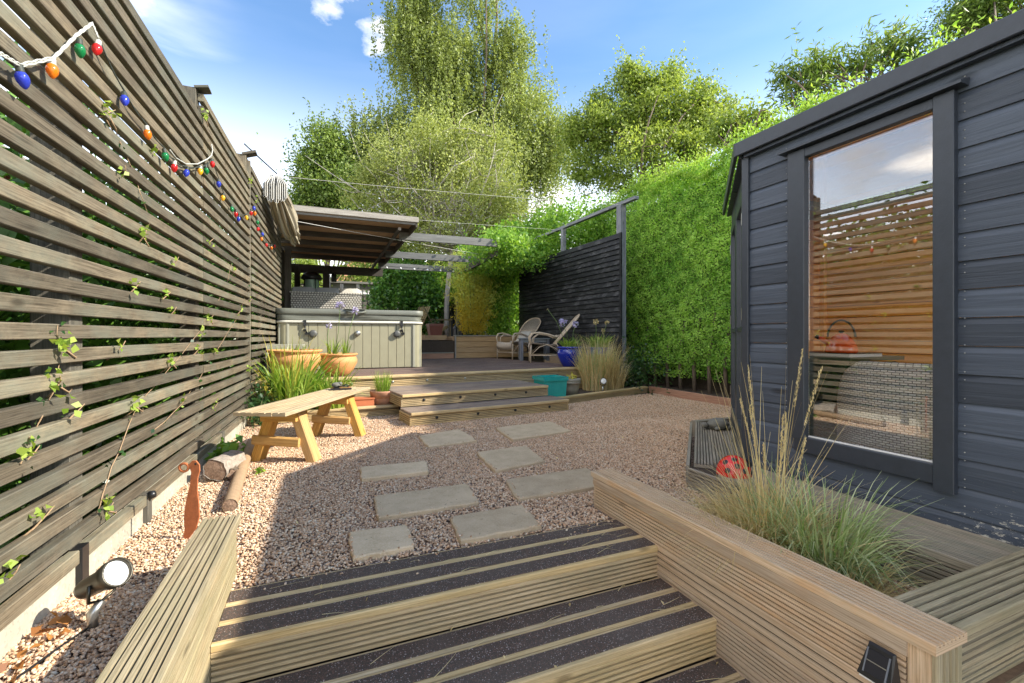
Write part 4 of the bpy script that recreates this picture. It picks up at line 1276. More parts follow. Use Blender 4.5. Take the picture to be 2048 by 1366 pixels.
for z in np.arange(0.2, 2.2, 0.116):
    for y in (WY0 - .075, WY0 - .45, WY1 + .05):
        if 0.12 < z < 2.1: m.lathe((SX - .0185, y, z + .03), [(0, .0015), (.003, .001), (.003, 0)], 6, (-1, 0, 0))
        if 0.12 < z < 2.1: m.lathe((SX - .0185, y, z + .065), [(0, .0015), (.003, .001), (.003, 0)], 6, (-1, 0, 0))
m.build('nail_heads', 'metal', sh, 'stuff')
# door wall (45 degrees)
dd = (D - A).normalized(); dn = Vector((-dd.y, dd.x, 0))
D3 = Vector((dd.x, dd.y, 0))
def dp(s, z, o=0.0): return Vector((A.x + dd.x * s + dn.x * o, A.y + dd.y * s + dn.y * o, z))
LW = (D - A).length
for (s0, s1) in ((0.02, 0.12), (LW - .12, LW - .0)):
    m = MB(); m.beam(dp((s0 + s1) / 2, 0.10, .0), dp((s0 + s1) / 2, 2.15, .0), 0.04, s1 - s0, up=D3); m.build('door_post', 'black_trim', sh)
for k in range(2):
    s0 = 0.13 + k * (LW - .26) / 2; s1 = s0 + (LW - .26) / 2 - .006
    m = MB()
    m.beam(dp(s0 + .04, .17, .015), dp(s0 + .04, 2.0, .015), 0.04, 0.08, up=D3); m.beam(dp(s1 - .04, .17, .015), dp(s1 - .04, 2.0, .015), 0.04, 0.08, up=D3)
    m.beam(dp(s0 + .081, 0.26, .015), dp(s1 - .081, 0.26, .015), 0.04, 0.16); m.beam(dp(s0 + .081, 1.96, .015), dp(s1 - .081, 1.96, .015), 0.04, 0.08)
    m.beam(dp(s0 + .081, 1.05, .015), dp(s1 - .081, 1.05, .015), 0.03, 0.03)
    dr = m.build('door', 'black_trim', sh)
    m = MB(); m.beam(dp(s0 + .082, 1.12, .012), dp(s1 - .082, 1.12, .012), 0.006, 1.59, ch=0); m.build('pane', 'window_glass', dr)
    for z in (0.5, 1.15, 1.8):
        m = MB(); m.beam(dp((s0 + .012) if k == 0 else (s1 - .012), z - .04, .038), dp((s0 + .012) if k == 0 else (s1 - .012), z + .04, .038), 0.006, 0.022, up=D3); m.build('hinge', 'metal', dr)
m = MB(); m.beam(dp(.13, 2.09, .0), dp(LW - .13, 2.09, .0), 0.04, 0.17); m.beam(dp(.13, .13, .0), dp(LW - .13, .13, .0), 0.05, 0.06); m.build('door_frame', 'black_trim', sh)
# other walls (not in view from the garden, close the room)
m = MB()
m.box((D.x, D.y - .02, ZB), (E_.x, D.y, ZT))                       # back-left wall
m.box((E_.x, F_.y, ZB), (E_.x + .02, D.y, ZT))                     # rear wall
m.box((SX, F_.y - .02, ZB), (E_.x, F_.y, 0.75)); m.box((SX, F_.y - .02, 2.0), (E_.x, F_.y, ZT)); m.box((SX, F_.y - .02, .75), (2.85, F_.y, 2.0)); m.box((4.75, F_.y - .02, .75), (E_.x, F_.y, 2.0))  # near-end wall; its unseen window opening is added to let sun in
m.build('outer_wall', 'black_cladding', sh)
for x in (2.85, 3.8, 4.75):
    m = MB(); m.beam((x, F_.y - .01, .75), (x, F_.y - .01, 2.0), .05, .05, up=(0, 1, 0)); m.build('added_window_post', 'black_trim', sh)
m = MB(); m.poly([(SX + .03, F_.y), (E_.x, F_.y), (E_.x, D.y - .03), (D.x, D.y - .03), (A.x + .03, A.y - .01)], 0.10, 0.13); m.build('floor', 'pine_wood', sh)
# pine lining boards, back wall and left wall, ceiling, beside window
for k in range(18):
    z = 0.15 + 0.115 * k
    m = MB(); m.prism((E_.x - .003, F_.y + .01, z), (E_.x - .003, D.y - .035, z), [(0, 0), (.012, .003), (.012, .110), (0, .113)], (-1, 0, 0), (0, 0, 1)); m.build('lining_board', 'pine_wood', sh)
    m = MB(); m.prism((D.x + .04, D.y - .023, z), (E_.x - .016, D.y - .023, z), [(0, 0), (.012, .003), (.012, .110), (0, .113)], (0, -1, 0), (0, 0, 1)); m.build('lining_board', 'pine_wood', sh)
m = MB(); m.beam((E_.x - .04, D.y - .06, .13), (E_.x - .04, D.y - .06, 2.15), .05, .05, up=(0, 1, 0)); m.beam((4.0, D.y - .06, .13), (4.0, D.y - .06, 2.15), .04, .04, up=(0, 1, 0)); m.build('inner_post', 'pine_wood', sh)
m = MB()
for z in (0.15, 0.85, 2.1): m.beam((SX + .03, F_.y + .05, z), (SX + .03, WY0 - .03, z), .04, .045)
for y in (-.7, 0.75, 1.05, 1.85, 2.05): m.beam((SX + .03, y, .13), (SX + .03, y, 2.2), .04, .045, up=(0, 1, 0))
m.build('inner_stud', 'pine_wood', sh)
for k in range(16):
    x = 2.62 + 0.14 * k
    ymax = min(D.y - .04, A.y + (x - A.x) - .06)
    if x < 3.02 or x > 4.68:
        m = MB(); m.beam((x + .068, F_.y + .01, 2.19), (x + .068, ymax, 2.19), .136, .02, ch=.004); m.build('ceiling_board', 'pine_wood', sh)
    else:
        m = MB(); m.beam((x + .068, F_.y + .01, 2.19), (x + .068, -.3, 2.19), .136, .02, ch=.004); m.build('ceiling_board', 'pine_wood', sh)
# roof slab with fascia boards
o_ = 0.07
ro = [(SX - o_, G0.y - .1), (E_.x + .1, G0.y - .1), (E_.x + .1, D.y + .08), (D.x - .03, D.y + .08), (A.x - o_, A.y + .04)]
m = MB()
for pl_ in ([(SX - o_ + .012, G0.y - .1), (3.05, G0.y - .1), (3.05, 2.45), (A.x - o_ + .012 + .48 - .09, 2.45), (A.x - o_ + .012, A.y + .04)], [(3.05, G0.y - .1), (E_.x + .1, G0.y - .1), (E_.x + .1, -.3), (3.05, -.3)],
            [(4.70, -.3), (E_.x + .1, -.3), (E_.x + .1, 2.9), (4.70, 2.9)], [(3.36, 2.9), (E_.x + .1, 2.9), (E_.x + .1, D.y + .03), (D.x + .01, D.y + .03)]):
    m.poly(pl_, 2.205, 2.25)
rf = m.build('roof', 'felt', sh)
m = MB(); m.poly([(3.04, -.31), (4.71, -.31), (4.71, 2.91), (3.37, 2.91), (3.04, 2.54)], 2.252, 2.262); m.build('added_roof_light', 'clear_glass', rf)  # unseen glazed roof opening, added to brighten the pine room
m = MB(); m.beam((SX - o_, G0.y - .1, 2.222), (SX - o_, A.y + .045, 2.222), 0.022, 0.088, ch=.004); m.build('fascia', 'black_trim', rf)
q0 = Vector((A.x - o_ - .006, A.y + .045, 2.222)); q1 = Vector((D.x - .012, D.y + .048 + .058, 2.222))
m = MB(); m.beam(q0, q1, 0.022, 0.088, ch=.004); m.build('fascia', 'black_trim', rf)
m = MB(); m.poly([(A.x - .06, A.y + .035), (A.x + .02, A.y), (D.x + .02, D.y - .02), (D.x + .02, D.y + .10)], 2.165, 2.18); m.build('soffit', 'black_cladding', rf)
m = MB(); m.box((SX - .055, G0.y, 2.16), (SX - .022, A.y, 2.178)); m.build('soffit', 'black_cladding', rf)

# things inside the summerhouse
tb = thing('slatted_cupboard', 'dark green slatted cupboard inside the summerhouse', 'cupboard', (3.75, 2.35, .13))
for k in range(7):
    m = MB(); m.beam((3.42, 2.05, .17 + .1 * k), (3.42, 2.62, .17 + .1 * k), .03, .075, up=(-.35, 0, 1)); m.build('slat', 'green_slat', tb)
    m = MB(); m.beam((3.44, 2.04, .17 + .1 * k), (3.98, 2.04, .17 + .1 * k), .03, .075, up=(0, -.35, 1)); m.build('slat', 'green_slat', tb)
m = MB(); m.box((3.46, 2.08, .13), (3.98, 2.62, .80)); m.build('carcass', 'green_slat', tb)
m = MB(); m.box((3.38, 2.0, .822), (4.02, 2.66, .85)); m.build('top', 'green_slat', tb)
bk = MB(); bk.box((3.42, 2.03, .85), (3.80, 2.40, .872), .003); bk = bk.top('book', 'paper_white', 'large white book lying flat under the orange kettle', 'book', (3.6, 2.2, .85))
m = MB(); m.box((3.415, 2.025, .8725), (3.805, 2.405, .876)); m.build('cover', 'black_plastic', bk)
kx, ky, kz = 3.53, 2.15, 0.8765
kt = thing('kettle', 'glossy orange stovetop kettle with black handle inside the summerhouse', 'kettle', (kx, ky, kz))
KS = .92
m = MB(); m.lathe((kx, ky, kz), [(a * KS, b * KS) for a, b in [(0, 0), (.105, 0), (.112, .01), (.108, .035), (.095, .08), (.078, .11), (.062, .13), (.045, .142), (.044, .148), (.02, .156), (0, .157)]], 36); m.build('body', 'kettle_orange', kt)
m = MB(); m.lathe((kx, ky, kz + .155 * KS), [(.006, 0), (.012, .006), (.018, .012), (.014, .022), (0, .024)], 16); m.build('lid_knob', 'black_plastic', kt)
v_ = Vector((-0.62, 0.66, 0)).normalized()
c_ = Vector((kx, ky, kz))
m = MB(); m.tube([c_ + v_ * .07 + Vector((0, 0, .07)), c_ + v_ * .12 + Vector((0, 0, .10)), c_ + v_ * .155 + Vector((0, 0, .122))], [.026, .017, .012], 12); m.build('spout', 'kettle_orange', kt)
m = MB(); m.tube([c_ + v_ * (.085 * math.cos(a)) + Vector((0, 0, .115 + .125 * math.sin(a))) for a in [math.pi * i / 12 for i in range(13)]], .0075, 8); m.build('handle', 'black_plastic', kt)
m = MB(); m.tube([c_ + v_ * .14 + Vector((0, 0, .110)), c_ + v_ * .16 + Vector((0, 0, .125))], [.0145, .0135], 12); m.build('whistle', 'black_plastic', kt)
# woven chair seen from behind
wc = thing('woven_chair', 'pale grey woven tub chair inside the summerhouse window', 'chair', (2.95, 1.5, .13))
m = MB()
vs, fs, uvs = [], [], []
NU, NV = 28, 16
def tubpt(i, j):
    s = (i / NU - .5) * 2
    a = s * 1.25
    top = 0.84 - 0.50 * (max(0, abs(s) - .30) / .70) ** 2.2
    z = .17 + (top - .17) * (j / NV)
    r = .335 + .03 * (j / NV)
    return Vector((3.05 - r * math.cos(a) * .85, 1.42 + r * math.sin(a) * 1.05, z))
for i in range(NU + 1):
    for j in range(NV + 1): vs.append(tubpt(i, j))
for i in range(NU):
    for j in range(NV):
        a = i * (NV + 1) + j; b = (i + 1) * (NV + 1) + j
        fs.append([a, b, b + 1, a + 1]); uu = lambda q: (q * .0315)
        def U(i_, j_): return (i_ * .9 / NU, vs[i_ * (NV + 1) + j_].z)
        uvs.append([U(i, j), U(i + 1, j), U(i + 1, j + 1), U(i, j + 1)])
m.add(vs, fs, uvs, True)
bo = m.build('back', 'grey_weave', wc)
sm_ = bo.modifiers.new('thick', 'SOLIDIFY'); sm_.thickness = .035; sm_.offset = -1
m = MB(); m.tube([tubpt(i, NV) + Vector((0.015, 0, .005)) for i in range(NU + 1)], .018, 8); m.build('top_rail', 'grey_weave', wc)
m = MB(); m.box((2.86, 1.2, .40), (3.36, 1.68, .50), .02); m.build('seat', 'cushion', wc)
for x, y in ((2.85, 1.2), (2.85, 1.65), (3.3, 1.2), (3.3, 1.65)):
    m = MB(); m.beam((x, y, .13), (x, y, .4), .035, .035, up=(0, 1, 0)); m.build('leg', 'grey_weave', wc)
oc = MB(); oc.blob((2.80, 1.80, .44), (.07, .07, .13), 20, 14); oc.top('cushion', 'kettle_orange', 'small orange cushion beside the woven chair inside the summerhouse', 'cushion', (2.80, 1.80, .31)) if False else None

# =================================================================== BENCH
bn = thing('bench', 'rustic low bench, one long plank on two chunky trestles, on the gravel', 'bench', (-0.1, 4.4, 0))
bd = Vector((0.43, 0.903, 0)); bs = Vector((0.903, -0.43, 0))
bc0, bc1 = Vector((-0.29, 4.03, 0)), Vector((0.12, 4.84, 0))
tops = Vector((-0.43, 3.66, 0.455)); tope = Vector((0.27, 5.13, 0.455))
for k in range(4):
    off = bs * (-0.147 + 0.098 * k)
    j0, j1 = random.uniform(-.02, .02), random.uniform(-.02, .02)
    m = MB(); m.ribbed(tops + off + bd * j0, tope + off + bd * j1, 0.094, 0.026, ribs=2, depth=0.004, gw=.3); m.build('top_board', 'bench_top_wood', bn)
for c in (bc0, bc1):
    for s in (-1, 1):
        for e in (-.045,):
            a = c + bs * (0.235 * s); b = c + bs * (0.085 * s) + Vector((0, 0, 0.425))
            m = MB(); m.beam(a + Vector((0, 0, 0.0)) , b, 0.115, 0.075, up=bd.cross(Vector((0, 0, 1))), ch=.008); m.build('leg', 'bench_wood', bn)
    m = MB(); m.beam(c + bs * -.155 - bd * .075 + Vector((0, 0, .375)), c + bs * .13 - bd * .075 + Vector((0, 0, .375)), 0.035, 0.09, ch=.006); m.build('crossbar', 'bench_wood', bn)
    m = MB(); m.beam(c + bs * -.225 - bd * .075 + Vector((0, 0, .185)), c + bs * .15 - bd * .075 + Vector((0, 0, .165)), 0.035, 0.075, ch=.012); m.build('crossbar', 'bench_wood', bn)
    m = MB(); m.beam(c + bs * -.13 + bd * .075 + Vector((0, 0, .375)), c + bs * .13 + bd * .075 + Vector((0, 0, .375)), 0.035, 0.09, ch=.006); m.build('crossbar', 'bench_wood', bn)
# small solar ornament on the bench
so = thing('solar_ornament', 'small black solar lamp lying on the far end of the bench', 'ornament', (0.14, 4.93, 0.456))
m = MB(); m.box((0.05, 4.85, 0.456), (0.25, 5.0, 0.474), .004); m.build('solar_panel', 'solar_cell', so)
m = MB(); m.blob((0.11, 4.93, 0.50), (.05, .035, .028), 14, 8, .06, 3); m.blob((0.145, 4.92, 0.515), (.02, .02, .018), 10, 6); m.build('body', 'ornament_stone', so)
m = MB(); m.tube([(0.16, 4.92, .49), (.2, 4.9, .505), (.23, 4.92, .485)], .006, 6); m.tube([(0.12, 4.9, .49), (.17, 4.86, .495), (.22, 4.87, .485)], .006, 6); m.build('bracket', 'black_plastic', so)

# =================================================================== LEFT FOREGROUND THINGS
def log(name, label, p0, p1, r, mat, endmat='branch_bark', seed=1, knobbly=.12):
    rr = random.Random(seed); p0, p1 = Vector(p0), Vector(p1); n = 12
    t = thing(name, label, 'log', tuple((p0 + p1) / 2))
    seg = 18; d = (p1 - p0).normalized(); u = Vector((0, 0, 1)); s = d.cross(u).normalized(); u = s.cross(d)
    vs, fs = [], []
    ring = [1 + rr.uniform(-knobbly, knobbly) for _ in range(seg)]
    for i in range(n + 1):
        c = p0.lerp(p1, i / n)
        for k in range(seg):
            a = 2 * math.pi * k / seg; q = r * (ring[k] + rr.uniform(-.05, .05)) * (1 - .08 * i / n)
            vs.append(c + (s * math.cos(a) + u * math.sin(a)) * q)
    for i in range(n):
        for k in range(seg): fs.append([i * seg + k, i * seg + (k + 1) % seg, (i + 1) * seg + (k + 1) % seg, (i + 1) * seg + k])
    m = MB(); m.add(vs, fs, None, True); m.build('bark', mat, t)
    m = MB()
    for c, sl, sg_ in ((p0 + d * .004, vs[:seg], 1), (p1 - d * .004, vs[-seg:], -1)):
        pts = [c + (v - (p0 if sg_ == 1 else p1)) * .95 for v in sl]
        m.add(pts + [c - d * .006 * sg_], [[k, (k + 1) % seg, seg] if sg_ == -1 else [(k + 1) % seg, k, seg] for k in range(seg)])
    m.build('cut_end', endmat, t)
    return t


N = Nodes('end_grain')
tc = N.new('ShaderNodeNewGeometry').outputs['Position']
f = N.noise(tc, 40, 6, 0.7, 1.5)
N.link(N.ramp(f, [(0.3, (0.12, 0.07, 0.045)), (0.6, (0.32, 0.21, 0.14)), (0.75, (0.45, 0.33, 0.24))]), N.b.inputs['Base Color']); N.b.inputs['Roughness'].default_value = .9
N.bump(f, .8, .01); MATS['end_grain'] = N.m
log('log', 'short thick log with flaking pale bark lying by the fence', (-0.69, 3.60, 0.088), (-0.61, 3.92, 0.080), 0.074, 'log_bark', 'end_grain', 4, .15)
log('log', 'dark split log half hidden under the pale barked log', (-0.58, 3.62, 0.035), (-0.70, 3.95, 0.04), 0.045, 'bark', 'end_grain', 9, .2)
log('branch', 'long thin branch lying on the gravel between the fence and the bench', (-0.50, 2.98, 0.036), (-0.615, 4.65, 0.04), 0.038, 'branch_bark', 'end_grain', 6, .06)['category'] = 'branch'

# rusted steel bird
rb = thing('metal_bird', 'rust coloured flat steel bird ornament stuck upright in the gravel', 'ornament', (-0.60, 2.65, 0))
bx, by = Vector((0.93, -0.36, 0)), Vector((0, 0, 1))
out = [(0.000, -0.03), (0.022, 0.01), (0.052, 0.05), (0.068, 0.11), (0.066, 0.17), (0.058, 0.24), (0.060, 0.30), (0.070, 0.335), (0.068, 0.365), (0.052, 0.385), (0.034, 0.385), (0.022, 0.372), (0.012, 0.358), (0.024, 0.345), (0.030, 0.33), (0.024, 0.27), (0.012, 0.22), (0.000, 0.16), (-0.006, 0.10), (-0.002, 0.05), (-0.01, 0.0)]
o0 = Vector((-0.635, 2.67, 0))
m = MB()
fr = [o0 + bx * a + by * b for a, b in out]; nn = Vector((0.36, 0.93, 0)) * .004
n = len(fr)
m.add([p - nn for p in fr] + [p + nn for p in fr], [list(range(n)), [n + k for k in range(n)][::-1]] + [[k, n + k, n + (k + 1) % n, (k + 1) % n] for k in range(n)])
m.build('body', 'rusty_steel', rb)
m = MB(); c = o0 + bx * .006 + by * .352
m.tube([c + bx * (-.014 + .022 * math.cos(a)) + by * (.020 * math.sin(a)) for a in [2 * math.pi * i / 16 for i in range(17)]], .006, 6, False); m.build('beak_ring', 'rusty_steel', rb)
m = MB(); m.lathe(o0 + bx * .052 + by * .37 - nn * 1.6, [(0, .002), (.005, .001), (.006, 0)], 10, -nn); m.build('eye', 'black_plastic', rb)


def spot(label, base, head, aim, r=.045, L=.12, group=None):
    t = thing('garden_spotlight', label, 'spotlight', base)
    b, h = Vector(base), Vector(head); aim = Vector(aim).normalized()
    m = MB(); m.lathe(h, [(0, -L), (r * .62, -L), (r * .72, -L * .9), (r * .78, -L * .4), (r * 1.02, -.02), (r * 1.05, 0.012), (r * .93, .012), (r * .93, -.004)], 24, aim); m.build('housing', 'dark_metal', t)
    m = MB(); m.lathe(h, [(r * .92, -.003), (r * .6, .003), (0, .005)], 24, aim); m.build('lens', 'lens_white', t)
    m = MB(); q = h - aim * (L * .42); s = aim.cross(Vector((0, 0, 1))).normalized()
    m.tube([q + s * r * .85, q + s * r * .9 + Vector((0, 0, -r * 1.2)), q + Vector((0, 0, -r * 1.55)), q - s * r * .9 + Vector((0, 0, -r * 1.2)), q - s * r * .85], r * .12, 6); m.build('bracket', 'dark_metal', t)
    m = MB(); m.tube([q + Vector((0, 0, -r * 1.5)), Vector((b.x, b.y, q.z - r * 2.2)), b + Vector((0, 0, -.02))], [r * .3, r * .36, r * .3], 10); m.build('stake', 'metal', t)
    return t


spot('black spotlight on a spike in the gravel beside the left fence, lens tilted up', (-0.735, 1.975, 0), (-0.665, 1.955, 0.185), (.80, -.56, .52), .046, .165)
spot('small round spotlight in front of the tall dry grass by the deck', (4.18, 6.22, 0.08), (4.18, 6.20, 0.27), (-.45, -.9, .15), .05, .09)
m = MB(); m.tube([(-0.86, 1.55, .012), (-.82, 1.75, .014), (-.775, 1.88, .012), (-.74, 1.97, .01)], .004, 6); m.top('power_cable', 'black_plastic', 'thin black cable running to the spotlight on the gravel', 'cable', (-.8, 1.8, 0))
g = np.random.default_rng(21)
P = np.stack([g.uniform(-.90, -.80, 26), g.uniform(1.72, 2.10, 26), g.uniform(.008, .035, 26)], 1)
o = quads('fallen_leaves', 'dead_leaf', leaves(P, .045, .028, bias=(0, 0, 1), biasw=2, g=g), g.uniform(0, 1, 26)); tag(o, 'drift of dry orange leaves caught at the foot of the fence', 'leaves', kind='stuff')
P = np.stack([g.uniform(-.3, 1.45, 26), g.uniform(1.0, 2.0, 26), np.zeros(26)], 1)
P[:, 2] = np.where(P[:, 1] > 1.72, .008, np.where(P[:, 1] > 1.37, -.137, -.282))
P2 = np.stack([g.uniform(-.7, 3.0, 60), g.uniform(2.2, 5, 60), np.full(60, .014)], 1)
P = np.concatenate([P, P2])
o = quads('litter', 'grass_dry', leaves(P, .022, .012, bias=(0, 0, 1), biasw=3, g=g), g.uniform(0, 1, len(P))); tag(o, 'scattered tiny dry leaf bits on the steps and gravel', 'leaf litter', kind='stuff')
# straw wisps on the steps
g2 = np.random.default_rng(8)
bl = []
for i in range(34):
    st_ = g2.integers(0, 3); y = [1.73, 1.39, 1.04][st_] + g2.uniform(0, .3); x = g2.uniform(-.3, 1.44) if g2.uniform() < .5 else g2.uniform(1.1, 1.45)
    z = [0.006, -.139, -.284][st_]; a = g2.normal(0, .35); L = g2.uniform(.05, .16)
    p = np.array([x, y, z]); d = np.array([math.cos(a), math.sin(a), 0]); c = np.array([-d[1], d[0], 0]) * g2.uniform(-.03, .03)
    if x + L > 1.455: p[0] -= L
    bl.append(([p + d * L * t + c * t * t + np.array([0, 0, .004 * math.sin(t * 3)]) for t in np.linspace(0, 1, 5)], .002, np.array([-d[1], d[0], 0])))
o = ribbons('straw', 'grass_dry', bl, g2.uniform(.5, 1, len(bl))); tag(o, 'dry grass straws blown onto the foreground steps', 'straw', kind='stuff')


def plant(name, label, cat, base, parts, group=None):
    """parts: list of (part name, material, blades)"""
    t = thing(name, label, cat, base, group)
    for nm, mt, bl in parts:
        ribbons(nm, mt, bl, np.random.default_rng(len(bl)).uniform(0, 1, len(bl)), t)
    return t


G = np.random.default_rng(5)
# weeds by the log
t = thing('weed', 'broad-leaved green weed growing at the fence foot behind the log', 'weed', (-0.75, 4.35, 0))
P = np.array([-0.74, 4.3, .06]) + G.normal(size=(60, 3)) * np.array([.06, .13, .035]); P[:, 2] = np.abs(P[:, 2]) + .01
quads('leaf', 'climber_leaf', leaves(P, .09, .06, bias=(0, 0, 1), biasw=1.2, g=G), G.uniform(0, 1, 60), t)
t = thing('weed', 'tiny green weed sprouting from the gravel beside the branch', 'weed', (-0.43, 3.72, 0))
P = np.array([-0.43, 3.72, .025]) + G.normal(size=(14, 3)) * np.array([.025, .03, .01])
quads('leaf', 'climber_leaf', leaves(P, .05, .025, bias=(0, 0, 1), biasw=1.2, g=G), G.uniform(0, 1, 14), t)

# =================================================================== PLANTER GRASSES
plant('feather_grass', 'tall straw coloured feather grass at the far end of the planter', 'grass', (1.90, 1.47, -.02), [
    ('dry_blades', 'grass_dry', clump((1.88, 1.47, -.02), 820, .44, .32, .66, .0056, .14, G)),
    ('green_blades', 'grass_green', clump((1.92, 1.46, -.02), 110, .44, .26, .5, .0042, .10, G)),
    ('stalks', 'grass_dry', clump((1.92, 1.49, -.02), 42, .78, .24, .06, .004, .08, G))])
fg = bpy.data.objects['feather_grass']
# feathery seed heads
P = []; tips = clump((1.92, 1.49, -.02), 11, .80, .24, .05, .004, .08, np.random.default_rng(77))
ribbons('seed_stalks', 'grass_dry', tips, np.full(len(tips), .7), fg)
for pts, w, s in tips:
    for t_ in np.linspace(.72, 1.0, 26):
        k = t_ * 5; i = min(4, int(k)); q = pts[i] + (pts[i + 1] - pts[i]) * (k - i)
        P += [q + G.normal(size=3) * .0022 * (1.3 - abs(t_ - .86) * 5) for _ in range(5)]
P = np.array(P); quads('seed_head', 'grass_dry', leaves(P, .016, .0036, droop=-3.5, g=G), G.uniform(.5, 1.0, len(P)), fg)
plant('ornamental_grass', 'arching grey green grass clump in the near half of the planter', 'grass', (1.93, 1.20, -.02), [
    ('green_blades', 'grass_green', clump((1.90, 1.23, -.02), 640, .46, .28, .68, .0074, .12, G)),
    ('pale_blades', 'grass_green', clump((1.86, 1.34, -.02), 150, .42, .34, .7, .005, .13, G)),
    ('tan_blades', 'grass_dry', clump((1.84, 1.36, -.02), 260, .36, .32, .7, .005, .13, G)),
    ('dry_blades', 'grass_dry', clump((1.84, 1.15, -.02), 420, .26, .26, .6, .004, .14, G))])
plant('ornamental_grass', 'low tawny grass tuft between the feather grass and the green clump', 'grass', (1.75, 1.42, -.02), [
    ('dry_blades', 'grass_dry', clump((1.74, 1.46, -.02), 620, .36, .34, .65, .0042, .14, G)), ('green_blades', 'grass_green', clump((1.74, 1.50, -.02), 70, .28, .2, .6, .0045, .1, G))])
bl = []
for i in range(520):
    x, y = G.uniform(1.62, 2.19), G.uniform(.85, 2.1); a = G.uniform(0, 6.28); L = G.uniform(.02, .07)
    d = np.array([math.cos(a), math.sin(a), 0]); p = np.array([x, y, -.012 + G.uniform(0, .02)])
    bl.append(([p + d * L * t + np.array([0, 0, .01 * math.sin(t * 3)]) for t in np.linspace(0, 1, 4)], .004, np.array([-d[1], d[0], 0])))
o = ribbons('straw', 'grass_dry', bl, G.uniform(0, .8, len(bl))); tag(o, 'brown dead grass thatch lying on the planter soil', 'straw', kind='stuff')
pp = np.stack([G.uniform(1.62, 2.19, 9000), G.uniform(.85, 2.0, 9000), G.uniform(-.018, -.008, 9000)], 1)
scatter_pebbles('bark_chips', pp, protos, .004, .009, 'gravel and chips on the planter bed')

# ladybird ornament
lb = thing('ladybird_ornament', 'shiny red dome shaped ladybird ornament with black spots on the timber platform', 'ornament', (2.30, 2.02, .16))
c = Vector((2.30, 2.02, .161)); RX, RZ = .100, .112
m = MB(); m.lathe(c, [(RX * math.cos(a), RZ * math.sin(a)) for a in [math.pi / 2 * i / 10 for i in range(11)]], 32); m.build('shell', 'red_gloss', lb)
m = MB(); m.blob(c + Vector((.105, .02, .04)), (.045, .05, .04), 16, 10); m.build('head', 'black_plastic', lb)
for a, e in ((200, 20), (235, 38), (262, 22), (290, 40), (225, 62), (300, 12), (180, 45)):
    a, e = R(a), R(e); dN = Vector((math.cos(a) * math.cos(e), math.sin(a) * math.cos(e), math.sin(e)))
    p = c + Vector((dN.x * RX, dN.y * RX, dN.z * RZ)); n_ = Vector((dN.x / RX, dN.y / RX, dN.z / RZ)).normalized()
    m = MB(); m.lathe(p, [(.017, -.002), (.014, .0015), (0, .0025)], 16, n_); m.build('spot', 'black_plastic', lb)
# stone tortoise
to = thing('tortoise_ornament', 'small grey stone tortoise ornament at the far end of the timber platform', 'ornament', (3.28, 3.05, .16))
c = Vector((3.28, 3.05, .165))
m = MB(); m.blob(c + Vector((0, 0, .04)), (.10, .08, .055), 20, 12, .05, 2); m.build('shell', 'ornament_stone', to)
m = MB(); m.blob(c + Vector((-.125, .035, .035)), (.035, .025, .025), 12, 8, .04, 1); m.build('head', 'ornament_stone', to)
for dx, dy in ((-.07, -.06), (-.07, .065), (.07, -.06), (.07, .06)):
    m = MB(); m.blob(c + Vector((dx, dy, .015)), (.03, .022, .018), 10, 6, .05, 1); m.build('leg', 'ornament_stone', to)

# =================================================================== HOT TUB
TX0, TX1, TY0, TY1 = -0.70, 1.58, 7.87, 10.1
ht = thing('hot_tub', 'square olive panelled hot tub with a grey green vinyl cover', 'hot tub', ((TX0 + TX1) / 2, 9, .45))
m = MB(); m.box((TX0 + .03, TY0 + .03, .46), (TX1 - .03, TY1 - .03, 1.19)); m.build('frame', 'tub_trim', ht)
npn = 14; pw_ = (TX1 - TX0 - .36) / npn
for k in range(npn):
    x = TX0 + .18 + pw_ * (k + .5)
    m = MB(); m.beam((x, TY0 + .022, .47), (x, TY0 + .022, 1.20), 0.022, pw_ - .006, up=(1, 0, 0), ch=.004); m.build('panel', 'tub_panel', ht)
for x0 in (TX0, TX1):
    s = 1 if x0 == TX0 else -1
    pr_ = []
    for i in range(7):
        a = R(90 * i / 6); pr_.append((.14 - .14 * math.cos(a), .14 - .14 * math.sin(a)))
    vsx = [(x0 + s * a, TY0 + b) for a, b in pr_] + [(x0 + s * .14, TY0 + .14)]
    if s == -1: vsx = vsx[::-1]
    m = MB(); m.poly(vsx[::-1] if False else vsx, .46, 1.205); m.build('corner_panel', 'tub_panel', ht)
    m = MB(); m.beam((x0 + s * .16, TY0 + .012, .465), (x0 + s * .16, TY0 + .012, 1.205), .036, .045, up=(1, 0, 0), ch=.008); m.build('corner_trim', 'tub_trim', ht)
for k in range(14):
    y = TY0 + .22 + .139 * k
    if y < TY1 - .1:
        m = MB(); m.beam((TX1 - .022, y, .47), (TX1 - .022, y, 1.20), .022, .133, up=(0, 1, 0), ch=.004); m.build('panel', 'tub_panel', ht)


def rrect(x0, y0, x1, y1, r, n=6):
    pts = []
    for cx, cy, a0 in ((x1 - r, y0 + r, -90), (x1 - r, y1 - r, 0), (x0 + r, y1 - r, 90), (x0 + r, y0 + r, 180)):
        for i in range(n + 1):
            a = R(a0 + 90 * i / n); pts.append((cx + r * math.cos(a), cy + r * math.sin(a)))
    return pts


def loft(m, rings, cap=True, smooth=True):
    n = len(rings[0]); vs = [p for r in rings for p in r]
    fs = [[i * n + k, i * n + (k + 1) % n, (i + 1) * n + (k + 1) % n, (i + 1) * n + k] for i in range(len(rings) - 1) for k in range(n)]
    m.add(vs, fs, None, smooth)
    if cap: m.add(rings[-1], [list(range(n))]); m.add(rings[0], [list(range(n))[::-1]])


